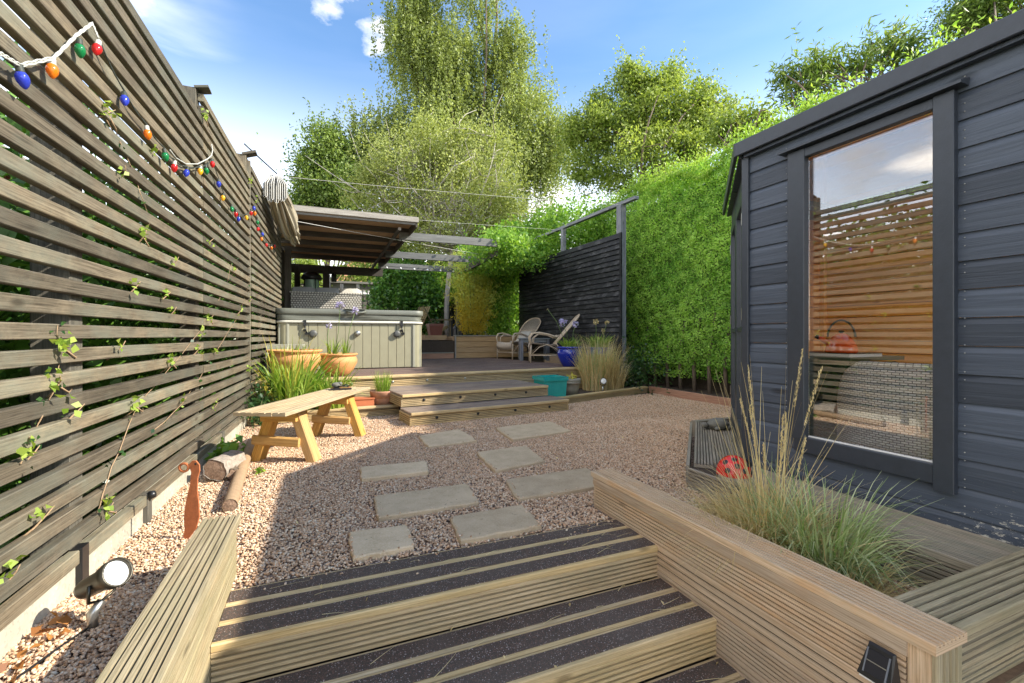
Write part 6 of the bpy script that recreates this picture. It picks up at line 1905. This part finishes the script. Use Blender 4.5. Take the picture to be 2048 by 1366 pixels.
# patio heater-like lantern
ln = thing('patio_lantern', 'large dark domed lantern with a pale green glass drum beyond the sofa', 'lantern', (-.33, 12.0, 1.75))
c = (-.30, 12.0, 1.99)
m = MB(); m.lathe(c, [(0, 0), (.22, 0), (.22, .05), (.17, .06)], 24); m.build('base', 'black_plastic', ln)
m = MB(); m.lathe(c, [(.15, .05), (.165, .2), (.155, .38)], 24); m.build('glass', 'egg_green', ln)
m = MB(); m.lathe(c, [(.20, .37), (.25, .40), (.2, .50), (.12, .56), (0, .58)], 24); m.build('dome', 'black_plastic', ln)
for a in range(4): m = MB(); q = Vector(c) + Vector((math.cos(a * 1.57 + .5) * .18, math.sin(a * 1.57 + .5) * .18, 0)); m.tube([q, q + Vector((0, 0, .4))], .012, 6); m.build('bar', 'black_plastic', ln)
pt = thing('garden_table', 'dark table under the domed lantern behind the sofa', 'table', (-.3, 12, .9))
m = MB(); m.box((-.75, 11.7, 1.93), (.1, 12.3, 1.985)); m.build('top', 'rafter_wood', pt)
for x in (-.7, .05): m = MB(); m.box((x - .03, 11.75, .9), (x + .03, 12.25, 1.93)); m.build('leg', 'rafter_wood', pt)
# window frame at back of the shelter
wfk = thing('glazed_screen', 'dark framed glazed screen closing the back left corner of the shelter', 'window', (-.4, 13, .9))
for x in (-.62, -.32, -.03): m = MB(); m.beam((x, 13.0, .9), (x, 13.0, 2.78), .05, .05, up=(0, 1, 0)); m.build('mullion', 'rafter_wood', wfk)
for z in (1.7, 2.1, 2.35, 2.75): m = MB(); m.beam((-.6, 13.0, z), (-.05, 13.0, z), .04, .03); m.build('rail', 'rafter_wood', wfk)
ml = thing('wall_lantern', 'small black lantern hanging beside the shelter post', 'lantern', (.2, 13.0, 2.55))
m = MB(); m.lathe((.22, 13.0, 2.45), [(0, 0), (.07, 0), (.06, .15), (.09, .16), (0, .26)], 6, smooth=False); m.build('body', 'black_plastic', ml)
m = MB(); m.tube([(.12, 13.0, 2.62), (.17, 13.0, 2.76), (.22, 13.0, 2.70)], .01, 6); m.build('bracket', 'black_plastic', ml)

# wooden garden chairs + red pot on the upper gravel
def slat_chair(label, loc, rz, s=1.0):
    t = thing('wooden_armchair', label, 'chair', (0, 0, 0), 'old wooden garden chairs')
    for k in range(6):
        x = -.22 + .088 * k; m = MB(); m.beam((x, .18, .36), (x * 1.15, .52, 1.05), .075, .02, up=(0, -1, .5)); m.build('back_slat', 'olive_wood', t)
    for k in range(5): m = MB(); m.beam((-.27, -.30 + .11 * k, .42 - .02 * k), (.27, -.30 + .11 * k, .42 - .02 * k), .09, .02); m.build('seat_slat', 'olive_wood', t)
    for s_ in (-1, 1):
        m = MB(); m.beam((s_ * .30, -.32, 0), (s_ * .30, -.32, .60), .07, .03, up=(0, 1, 0)); m.build('leg', 'olive_wood', t)
        m = MB(); m.beam((s_ * .28, .45, 0), (s_ * .28, -.25, .40), .03, .08); m.build('leg', 'olive_wood', t)
        m = MB(); m.beam((s_ * .32, -.38, .61), (s_ * .32, .32, .61), .11, .022); m.build('armrest', 'olive_wood', t)
    t.location = loc; t.rotation_euler.z = rz; return t
slat_chair('old wooden garden armchair on the back gravel behind the tub corner', (2.55, 14.4, .9), R(-60))
slat_chair('wooden garden armchair turned to the left by the dark fence', (3.35, 14.0, .9), R(75))
slat_chair('greenish wooden garden armchair farthest back on the gravel', (3.2, 15.6, .9), R(-10))
rp = thing('red_square_planter', 'square dark red planter on the wall at the top of the back steps', 'planter', (2.75, 11.75, 1.02)); sqpot(rp, (2.68, 11.8, 1.02), .28, .36, .30, 'brown_pot')
t = thing('black_lantern', 'small black lantern standing on the raised bed beside the red planter', 'lantern', (3.02, 11.2, 1.02))
m = MB(); m.lathe((3.05, 11.1, 1.02), [(0, 0), (.06, 0), (.05, .16), (.07, .17), (0, .26)], 8, smooth=False); m.build('body', 'black_plastic', t)
t = thing('potted_plant', 'small dark plant growing in the square red planter', 'plant', (2.68, 11.8, 1.32))
P = np.array([2.68, 11.8, 1.36]) + G.normal(size=(90, 3)) * np.array([.08, .08, .05]); quads('leaf', 'ivy_dark', leaves(P, .05, .03, g=G), G.uniform(0, 1, 90), t)

# dark boundary fence at the back right
bf = thing('dark_fence', 'dark board fence with pale concrete posts along the back right boundary', 'fence', (4.75, 14, .9))
ys = [12.4, 13.4, 14.9, 16.8, 18.7, 20.6, 22.5]
for i in range(len(ys) - 1):
    m = MB(); m.beam((4.70, ys[i], .9), (4.70, ys[i], 2.75), .11, .10, up=(0, 1, 0)); m.build('post', 'concrete', bf)
    for k in range(13):
        z = .98 + .135 * k
        m = MB(); m.prism((4.74, ys[i] + .06, z), (4.74, ys[i + 1] - .06, z), [(0, 0), (.03, 0), (.012, .145), (0, .145)], (-1, 0, 0), (0, 0, 1)); m.build('board', 'dark_fence_wood', bf)
    for q in (.33, .66):
        y = ys[i] + (ys[i + 1] - ys[i]) * q; m = MB(); m.beam((4.70, y, .95), (4.70, y, 2.7), .05, .03, up=(0, 1, 0)); m.build('batten', 'dark_fence_wood', bf)

# trellis, posts, low shed at the back
tl = thing('trellis', 'dark square trellis panel at the back beside the laurel bush', 'trellis', (1.5, 17, .9))
for k in range(6): m = MB(); m.beam((1.25 + .16 * k, 17, .9), (1.25 + .16 * k, 17, 2.65), .03, .03, up=(0, 1, 0)); m.build('upright', 'post_wood', tl)
for k in range(10): m = MB(); m.beam((1.2, 16.98, 1.1 + .165 * k), (2.1, 16.98, 1.1 + .165 * k), .02, .025); m.build('crosspiece', 'post_wood', tl)
gf = thing('picket_gate', 'short weathered posts and rails seen beyond the sofa', 'fence', (.5, 17, .9))
for x, z in ((.12, 3.15), (.55, 2.85), (1.1, 2.85)): m = MB(); m.beam((x, 17.1, .9), (x, 17.1, z), .11, .11, up=(0, 1, 0)); m.build('post', 'fascia_wood', gf)
for z in (1.5, 2.0, 2.55): m = MB(); m.beam((.12, 17.15, z), (1.1, 17.15, z), .04, .08); m.build('rail', 'fascia_wood', gf)
sdh = thing('garden_shed', 'brown shed with a pale window strip behind the back posts', 'shed', (1.8, 22, .9))
m = MB(); m.box((.1, 21.5, .9), (3.2, 23.5, 3.35)); m.build('wall', 'post_wood', sdh)
m = MB(); m.box((-.05, 21.35, 3.352), (3.3, 23.7, 3.44)); m.build('roof', 'felt', sdh)
for x in (.4, 1.5): m = MB(); m.box((x, 21.47, 2.9), (x + .8, 21.498, 3.05)); m.build('window', 'white_paint', sdh)
# distant house
hs = thing('rendered_house', 'orange pink gabled house with a slate roof far behind the garden', 'house', (3, 44, .9))
def dh(x, y, z): return (x, y, z)
gx0, gx1, gy = -.6, 7.2, 40.0; ez, az_ = 4.8, 8.6; gm_ = (gx0 + gx1) / 2
m = MB(); m.add([(gx0, gy, .9), (gx1, gy, .9), (gx1, gy, ez), (gm_, gy, az_), (gx0, gy, ez), (gx0, gy + 9, .9), (gx1, gy + 9, .9), (gx1, gy + 9, ez), (gm_, gy + 9, az_), (gx0, gy + 9, ez)],
    [[0, 1, 2, 3, 4], [5, 9, 8, 7, 6], [0, 4, 9, 5], [1, 6, 7, 2]]); m.build('wall', 'pink_render', hs)
m = MB(); m.add([(gx0 - .3, gy - .3, ez - .25), (gm_, gy - .3, az_ + .05), (gm_, gy + 9.3, az_ + .05), (gx0 - .3, gy + 9.3, ez - .25), (gx1 + .3, gy - .3, ez - .25), (gx1 + .3, gy + 9.3, ez - .25)], [[0, 1, 2, 3], [1, 4, 5, 2]]); ro_ = m.build('roof', 'slate', hs); md = ro_.modifiers.new('t', 'SOLIDIFY'); md.thickness = .15
m = MB(); m.box((-5.5, 43, .9), (-.9, 50, 6.0)); m.build('wall', 'roof_tile', hs)
m = MB(); m.add([(-6, 42.7, 5.9), (-.7, 42.7, 5.9), (-.7, 46.5, 9.6), (-6, 46.5, 9.6)], [[0, 1, 2, 3]]); r2 = m.build('roof', 'slate', hs); md = r2.modifiers.new('t', 'SOLIDIFY'); md.thickness = .15
for x0 in (2.5, 4.2, 5.6):
    m = MB(); m.box((x0, gy - .06, 4.0), (x0 + 1.2, gy - .003, 5.1)); w = m.build('window', 'white_paint', hs)
    for q in (0, 1): m = MB(); m.box((x0 + .08 + .55 * q, gy - .075, 4.1), (x0 + .55 + .55 * q, gy - .062, 5.0)); m.build('pane', 'slate', w)
m = MB(); m.box((1.9, gy - 3, .9), (6.8, gy - .1, 4.0)); m.build('conservatory', 'white_paint', hs)

# =================================================================== HEDGE
def box_core(name, parent, lo, hi, mat='hedge_core'):
    m = MB(); m.box(lo, hi); return m.build(name, mat, parent)


HX = 5.74
hg = thing('hedge', 'very tall clipped bright green hedge filling the right boundary', 'hedge', (6.3, 6, 0))
def hedge_top(y): return 3.92 - .0 * y + .10 * np.sin(y * 1.9) + .06 * np.sin(y * 5.1 + 1)
m = MB(); m.box((HX + .25, -3, 0.42), (7.3, 9.9, 3.6)); m.build('core', 'hedge_core', hg)
m = MB(); m.box((HX + .45, -3, 0.0), (7.2, 9.9, 0.419)); m.build('base', 'soil', hg)
gh = np.random.default_rng(9)
n = 115000
y = gh.uniform(1.2, 9.9, n); z = .25 + gh.uniform(0, 1, n) ** .9 * 3.65
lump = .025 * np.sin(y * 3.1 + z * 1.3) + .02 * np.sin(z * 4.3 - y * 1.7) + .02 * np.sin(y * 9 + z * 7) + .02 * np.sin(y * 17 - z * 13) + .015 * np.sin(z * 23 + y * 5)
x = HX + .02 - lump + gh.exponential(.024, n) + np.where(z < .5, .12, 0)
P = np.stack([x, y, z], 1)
lum = np.clip(.5 + 4 * lump + gh.normal(0, .28, n), 0, 1)  # leaf tint follows the lumps: shade of the hollows put into colour
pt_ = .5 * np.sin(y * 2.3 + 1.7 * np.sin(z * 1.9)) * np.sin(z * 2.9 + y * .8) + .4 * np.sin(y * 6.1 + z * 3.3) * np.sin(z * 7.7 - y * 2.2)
lum = np.clip(lum + .28 * pt_, 0, 1)  # broad tint patches, the dark ones painted as shaded hollows
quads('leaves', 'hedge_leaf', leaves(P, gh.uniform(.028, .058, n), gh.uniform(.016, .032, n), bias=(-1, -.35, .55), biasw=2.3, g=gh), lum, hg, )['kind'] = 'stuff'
n = 42000
y = gh.uniform(1.2, 9.9, n); x = gh.uniform(HX - .05, HX + 1.3, n)
z = hedge_top(y) + gh.exponential(.055, n) * 1.0 + .05 * np.sin(x * 9 + y * 4) - .12
P = np.stack([x, y, z], 1)
quads('top_shoots', 'hedge_tip', leaves(P, .055, .022, droop=-.8, g=gh), gh.uniform(0, 1, n), hg)['kind'] = 'stuff'
m = MB()
for k in range(16):
    y_ = 4.3 + .33 * k; m.tube([(HX + .12, y_, 0), (HX + .15, y_ + .05, .6), (HX + .25, y_, 1.4)], [.035, .03, .02], 7)
m.build('trunk', 'bark', hg, 'stuff')
fs_ = []
for k in range(150):
    y_, z_ = gh.uniform(2.6, 9.4), gh.uniform(.5, 3.8); L_ = gh.uniform(.06, .16); q_ = np.linspace(0, 1, 9)
    fs_.append(np.stack([HX - .03 - L_ * .6 * q_, y_ + gh.normal() * .08 * q_, z_ + L_ * q_], 1) + gh.normal(size=(9, 3)) * .008)
P = np.concatenate(fs_); quads('side_shoots', 'hedge_tip', leaves(P, .045, .022, g=gh), gh.uniform(0, 1, len(P)), hg)['kind'] = 'stuff'
# bright loose shoots along hedge top
hl = []
for k in range(34):
    y_ = gh.uniform(2.3, 9.9); c = np.array([HX + gh.uniform(0, .5), y_, hedge_top(y_) + gh.uniform(0, .16)])
    hl.append(c + gh.normal(size=(110, 3)) * np.array([.10, .14, .11]))
P = np.concatenate(hl); quads('loose_shoots', 'hedge_tip', leaves(P, .06, .022, droop=-1, g=gh), gh.uniform(.1, 1, len(P)), hg)['kind'] = 'stuff'

# climber over the fence between the fennel and the screen
cl = thing('climber', 'bright green climbing creeper tumbling over the fence left of the black screen', 'climber', (5, 11.5, .9))
P = []
for k in range(260):
    t = gh.uniform(0, 1)
    if t < .55: c = np.array([4.62 + gh.normal(0, .16), gh.uniform(11.3, 12.6), gh.uniform(.9, 3.3)])
    else: c = np.array([gh.uniform(4.4, 5.6), gh.uniform(10.3, 14.2), gh.uniform(2.9, 3.9)])
    P.append(c + gh.normal(size=(75, 3)) * .15)
for k in range(46):
    P.append(np.array([gh.uniform(3.2, 4.1), gh.uniform(8.6, 10.2), gh.uniform(2.7, 3.1)]) + gh.normal(size=(60, 3)) * np.array([.13, .13, .10]))
for k in range(120):
    P.append(np.array([gh.uniform(3.5, 4.9), gh.uniform(9.6, 12.4), gh.uniform(2.65, 3.45)]) + gh.normal(size=(70, 3)) * np.array([.16, .16, .12]))
for k in range(26):
    x_ = gh.uniform(3.5, 4.3); z0_ = gh.uniform(1.9, 2.7); P.append(np.array([x_, 11.9 + gh.uniform(-.2, .2), z0_]) + gh.normal(size=(60, 3)) * np.array([.1, .1, .25]))
for k in range(150):
    y_ = gh.uniform(8.6, 14); P.append(np.array([gh.uniform(5.2, 6.1), y_, gh.uniform(3.2, 4.3)]) + gh.normal(size=(80, 3)) * .16)
P = np.concatenate(P); P = P[~((P[:, 0] < 5.15) & (P[:, 1] < 11.35) & (P[:, 2] < 2.5))]
quads('leaves', 'climber_leaf', leaves(P, .085, .055, bias=(-.5, -.6, .6), biasw=.8, g=gh), gh.uniform(0, 1, len(P)), cl)['kind'] = 'stuff'
m = MB(); m.tube([(4.7, 11.6, .9), (4.75, 11.7, 2), (4.9, 11.5, 3)], [.05, .04, .02], 8); m.tube([(4.75, 12.3, .9), (4.7, 12.2, 2.2), (5.1, 12, 3.2)], [.04, .03, .02], 8); m.build('stem', 'bark', cl)

# fennel
fn = thing('fennel', 'tall feathery yellow fennel growing in the raised bed', 'plant', (3.75, 11.6, .97))
P, T = [], []
m = MB()
for k in range(46):
    a = gh.uniform(0, 6.28); r = gh.uniform(0, .72) ; hh = gh.uniform(1.5, 2.25) - r * r * 1.1
    tip = np.array([3.60 + r * math.cos(a), 11.6 + r * .7 * math.sin(a), .97 + hh])
    b = np.array([3.62 + r * .2 * math.cos(a), 11.6 + r * .2 * math.sin(a), .97]); sg_ = .06 + .05 * gh.uniform()
    m.tube([Vector(b), Vector((b + tip) / 2 + np.array([0, 0, .1])), Vector(tip)], [.012, .008, .004], 5)
    for q in np.linspace(.18, 1.04, 9):
        c = b + (tip - b) * q + gh.normal(size=3) * .06; P.append(c + gh.normal(size=(46, 3)) * np.array([sg_ + .04 * q, sg_ + .04 * q, .07])); T.append(np.clip(q * .9 - .1 + gh.normal(0, .15, 46), 0, 1))
m.build('stem', 'grass_green_solid', fn)
P = np.concatenate(P); quads('fronds', 'fennel_leaf', leaves(P, .11, .018, droop=-.5, g=gh), np.concatenate(T), fn)['kind'] = 'stuff'

# laurel bush
def bush(name, label, c, r, n, L, W, mat, core=True, seed=1, cat='bush', clumps=60, stem=True):
    gg = np.random.default_rng(seed)
    t = thing(name, label, cat, (c[0], c[1], .9))
    D_ = unit(gg.normal(size=(clumps, 3))); rad = gg.uniform(.45, 1.0, (clumps, 1)) ** .5
    C = np.array(c) + D_ * rad * np.array(r)
    P = (C[gg.integers(0, clumps, n)] + gg.normal(size=(n, 3)) * np.array(r) * .16)
    P = P[P[:, 2] > .92]
    quads('foliage', mat, leaves(P, L, W, bias=(.1, -.8, .6), biasw=1.0, g=gg), gg.uniform(0, 1, len(P)), t)['kind'] = 'stuff'
    m = MB()
    for k in range(5): q = C[k]; m.tube([(c[0], c[1], .9), tuple((np.array([c[0], c[1], .9]) + q) / 2), tuple(q)], [.06, .04, .015], 6)
    m.build('trunk', 'bark', t)
    return t


bush('laurel_bush', 'dense glossy dark green bush behind the hot tub', (2.62, 15.9, 2.15), (1.15, .9, 1.35), 14000, .13, .08, 'shrub_leaf', seed=3)
bush('laurel_bush', 'lighter green bush above the dark fence beyond the laurel', (4.3, 17.6, 2.9), (.9, 1.8, .75), 8000, .13, .08, 'climber_leaf', seed=4)
bush('small_tree', 'small fruit tree with dark leaves beside the shelter post', (-.75, 20, 2.7), (.8, .8, 1.5), 5200, .13, .07, 'apple_leaf', seed=6, cat='tree')
bush('hanging_foliage', 'leafy branch hanging in front of the orange house', (2.3, 26, 4.3), (1.9, .6, 1.3), 2600, .17, .09, 'apple_leaf', seed=8, cat='tree')


# =================================================================== TREES
def limb(m, a, b, r0, r1, gg, bend=.12, n=5):
    a, b = np.array(a, float), np.array(b, float); L = np.linalg.norm(b - a)
    off = gg.normal(size=3) * L * bend
    pts = [a + (b - a) * t + off * math.sin(math.pi * t) for t in np.linspace(0, 1, n)]
    m.tube([Vector(p) for p in pts], [r0 + (r1 - r0) * t for t in np.linspace(0, 1, n)], 7)
    return pts


def tree(name, label, base, blobs, nclump, per, mat, L, W, mode='cluster', seed=1, shoots=0, bark='bark', trunk_r=.25, csize=.4, limbs=26, strand=1.4, tintf=None, fork=None, twigs=0):
    """blobs: (centre, radii, weight)"""
    gg = np.random.default_rng(seed)
    t = thing(name, label, 'tree', base)
    w = np.array([b[2] for b in blobs], float); w /= w.sum()
    ids = gg.choice(len(blobs), nclump, p=w)
    C = np.array([b[0] for b in blobs], float)[ids]; Rr = np.array([b[1] for b in blobs], float)[ids]
    u = unit(gg.normal(size=(nclump, 3))) * (gg.uniform(.12, 1, (nclump, 1)) ** .45)
    CC = C + u * Rr
    P, T = [], []
    for c in CC:
        s = csize * gg.uniform(.55, 1.3); k = int(per * gg.uniform(.5, 1.4))
        ct = gg.uniform(.1, .9)
        if mode == 'weep':
            ns = max(2, k // 26)
            for _ in range(ns):
                o_ = gg.normal(size=3) * np.array([s, s, s * .6]); Ls = strand * gg.uniform(.4, 1.2)
                tt = gg.uniform(0, 1, 26)
                sway = gg.normal(size=2) * .12
                q = c + o_ + np.stack([sway[0] * tt, sway[1] * tt, -Ls * tt], 1) + gg.normal(size=(26, 3)) * .07
                P.append(q); T.append(np.clip(ct + gg.normal(0, .18, 26), 0, 1))
        else:
            q = c + gg.normal(size=(k, 3)) * s * np.array([1, 1, .75]); P.append(q); T.append(np.clip(ct + gg.normal(0, .2, k), 0, 1))
    order = np.argsort(-(CC[:, 2] + gg.normal(0, 1.2, nclump)))
    for i in order[:shoots]:
        Ls = gg.uniform(.5, 1.3) * csize * 2.6; tt = np.linspace(0, 1, 22); sw = gg.normal(size=2) * .25
        P.append(CC[i] + np.array([0, 0, csize * .5]) + np.stack([sw[0] * tt, sw[1] * tt, Ls * tt], 1) + gg.normal(size=(22, 3)) * .06); T.append(gg.uniform(.2, .9, 22))
    P, T = np.concatenate(P), np.concatenate(T)
    quads('crown', mat, leaves(P, L, W, droop=.6 if mode == 'weep' else 0, bias=(.4, -.6, .6), biasw=1.1, g=gg), T, t)['kind'] = 'stuff'
    m = MB(); fk = np.array(fork if fork is not None else (base[0], base[1], base[2] + 2.5), float)
    topc = CC[np.argmax(CC[:, 2])]
    main = limb(m, base, fk, trunk_r, trunk_r * .75, gg, .03)
    lead = limb(m, fk, topc, trunk_r * .5, .02, gg, .05, 8)
    for i in gg.choice(nclump, min(limbs, nclump), replace=False):
        src = fk if gg.uniform() < .5 else lead[gg.integers(0, 6)]
        if CC[i][2] < src[2] - 1.0: src = fk
        pts = limb(m, src, CC[i], trunk_r * .32, .012, gg, .12, 6)
        for _ in range(twigs):
            j = gg.integers(2, 6); e = pts[j] + gg.normal(size=3) * np.array([.6, .6, .5]) + np.array([0, 0, .3]); limb(m, pts[j], e, .02, .006, gg, .1, 4)
    m.build('trunk', bark, t)
    return t


def at(u, v, t):
    d = (u - 1024) / 902
    return (t * (math.sin(YAW) + d * math.cos(YAW)), t * (math.cos(YAW) - d * math.sin(YAW)), 1 + t * (672 - v) / 902)


def B(u, v, t, ru, rv, w, rd=None):
    return (at(u, v, t), (ru * t / 902, (rd or ru) * t / 902, rv * t / 902), w)


b0 = at(930, 640, 27)
tree('birch_tree', 'huge weeping birch towering over the back of the garden', (b0[0], b0[1], .9), [
    B(850, 70, 27, 75, 120, 3.2), B(905, 160, 27, 85, 110, 3.5), B(960, -60, 27, 70, 90, 1.2), B(820, -20, 27, 40, 80, 1.2), B(1020, 90, 27, 48, 65, 1.6), B(870, 260, 27, 120, 70, 3.2), B(760, 260, 26.5, 65, 65, 1.8),
    B(1050, 230, 27, 80, 95, 3.2), B(970, 330, 27, 110, 70, 2.4), B(1095, 290, 27, 45, 65, 1.4), B(700, 330, 27, 50, 60, 1.0), B(800, 390, 28, 130, 60, 1.6), B(1010, 430, 28, 70, 50, .9)],
     860, 250, 'birch_leaf', .155, .095, 'weep', 2, 0, 'bark', .35, .50, 40, 2.2, fork=at(935, 380, 27))
b1 = at(650, 640, 25)
tree('small_leaved_tree', 'darker rounded tree at the left behind the shelter roof', (b1[0], b1[1], .9), [B(655, 300, 25, 42, 42, 1.3), B(640, 345, 25, 55, 55, 2), B(700, 380, 25, 60, 60, 1.4), B(625, 400, 25, 45, 35, 1), B(600, 410, 25, 20, 18, .2)],
     150, 170, 'dark_leaf', .17, .10, 'cluster', 12, 30, 'bark', .22, .45, 22)
b2 = at(895, 600, 15.5)
tree('pale_leaved_tree', 'airy yellow green tree with visible pale twigs in front of the birch', (b2[0], b2[1], .9), [B(880, 290, 15.5, 85, 45, 1.6), B(810, 330, 15.5, 80, 50, 1.6), B(960, 330, 15.5, 90, 60, 1.8), B(890, 400, 15.5, 130, 75, 2.6), B(1010, 410, 15.5, 45, 60, .9), B(760, 400, 15.5, 55, 50, .9), B(740, 345, 15.5, 25, 25, .3), B(900, 470, 15.5, 120, 30, 1.0)],
     330, 135, 'pale_leaf', .10, .05, 'cluster', 4, 60, 'pale_bark', .10, .33, 80, fork=at(905, 500, 15.5), twigs=3)
b3 = at(1300, 640, 13.5)
tree('leafy_tree', 'bushy mid green tree rising behind the hedge', (b3[0], b3[1], 0), [B(1310, 230, 13.5, 85, 60, 2.6), B(1215, 270, 13.5, 70, 60, 2), B(1390, 255, 13.5, 60, 60, 2), B(1290, 330, 13.5, 130, 60, 3), B(1170, 340, 13.5, 40, 50, .9), B(1290, 185, 13.5, 40, 30, .6), B(1400, 195, 13.5, 24, 32, .5), B(1255, 165, 13.5, 18, 30, .35), B(1445, 225, 13.5, 16, 26, .3), B(1150, 265, 13.5, 16, 36, .35), B(1345, 160, 13.5, 16, 30, .3), B(1200, 210, 13.5, 16, 26, .3)],
     520, 115, 'apple_leaf', .10, .052, 'cluster', 5, 90, 'bark', .16, .20, 30, twigs=1)
tree('leafy_tree', 'sparse leafy branch tips showing between the bushy tree and the summerhouse', (7.6, 6.6, 0), [B(1475, 250, 10, 30, 25, 1), B(1450, 270, 10, 40, 20, 1), B(1520, 240, 10, 25, 20, .5)],
     40, 60, 'apple_leaf', .10, .05, 'cluster', 15, 14, 'bark', .08, .16, 18)
tree('willow_tree', 'narrow leaved branches fanning up above the hedge over the summerhouse', (8.6, 4.6, 0), [B(1600, 175, 9, 40, 40, 1.4), B(1580, 150, 9, 25, 20, .5), B(1690, 130, 9, 50, 25, 1.4), B(1640, 140, 9, 20, 15, .4), B(1780, 95, 9, 45, 22, 1.1), B(1830, 110, 9, 30, 20, .6)],
     95, 40, 'dark_leaf', .17, .036, 'cluster', 16, 14, 'bark', .08, .16, 40)
tree('conifer', 'dark needled conifer top above the right end of the summerhouse roof', (9.2, 3.0, 0), [B(1930, 30, 9, 32, 40, 1), B(1975, 10, 9, 45, 45, 1.3), B(2040, -20, 9, 60, 60, 1)],
     110, 110, 'dark_leaf', .08, .03, 'cluster', 18, 14, 'bark', .12, .2, 20)
# far garden trees filling behind the pergola
bush('background_shrubs', 'mixed shrubs and small trees filling the far end of the garden', (6, 30, 4.0), (4.2, 2.0, 3.6), 20000, .24, .15, 'birch_leaf', seed=21, cat='trees', clumps=140)
bush('background_shrubs', 'leafy trees behind the shelter on the left', (-4.6, 32, 4.0), (2.6, 2.0, 3.0), 9000, .24, .15, 'dark_leaf', seed=22, cat='trees', clumps=90)
bush('background_shrubs', 'green hedge mass beyond the dark fence', (7.0, 17.0, 2.4), (2.0, 5.5, 1.9), 24000, .15, .09, 'apple_leaf', seed=23, cat='shrubs', clumps=160)
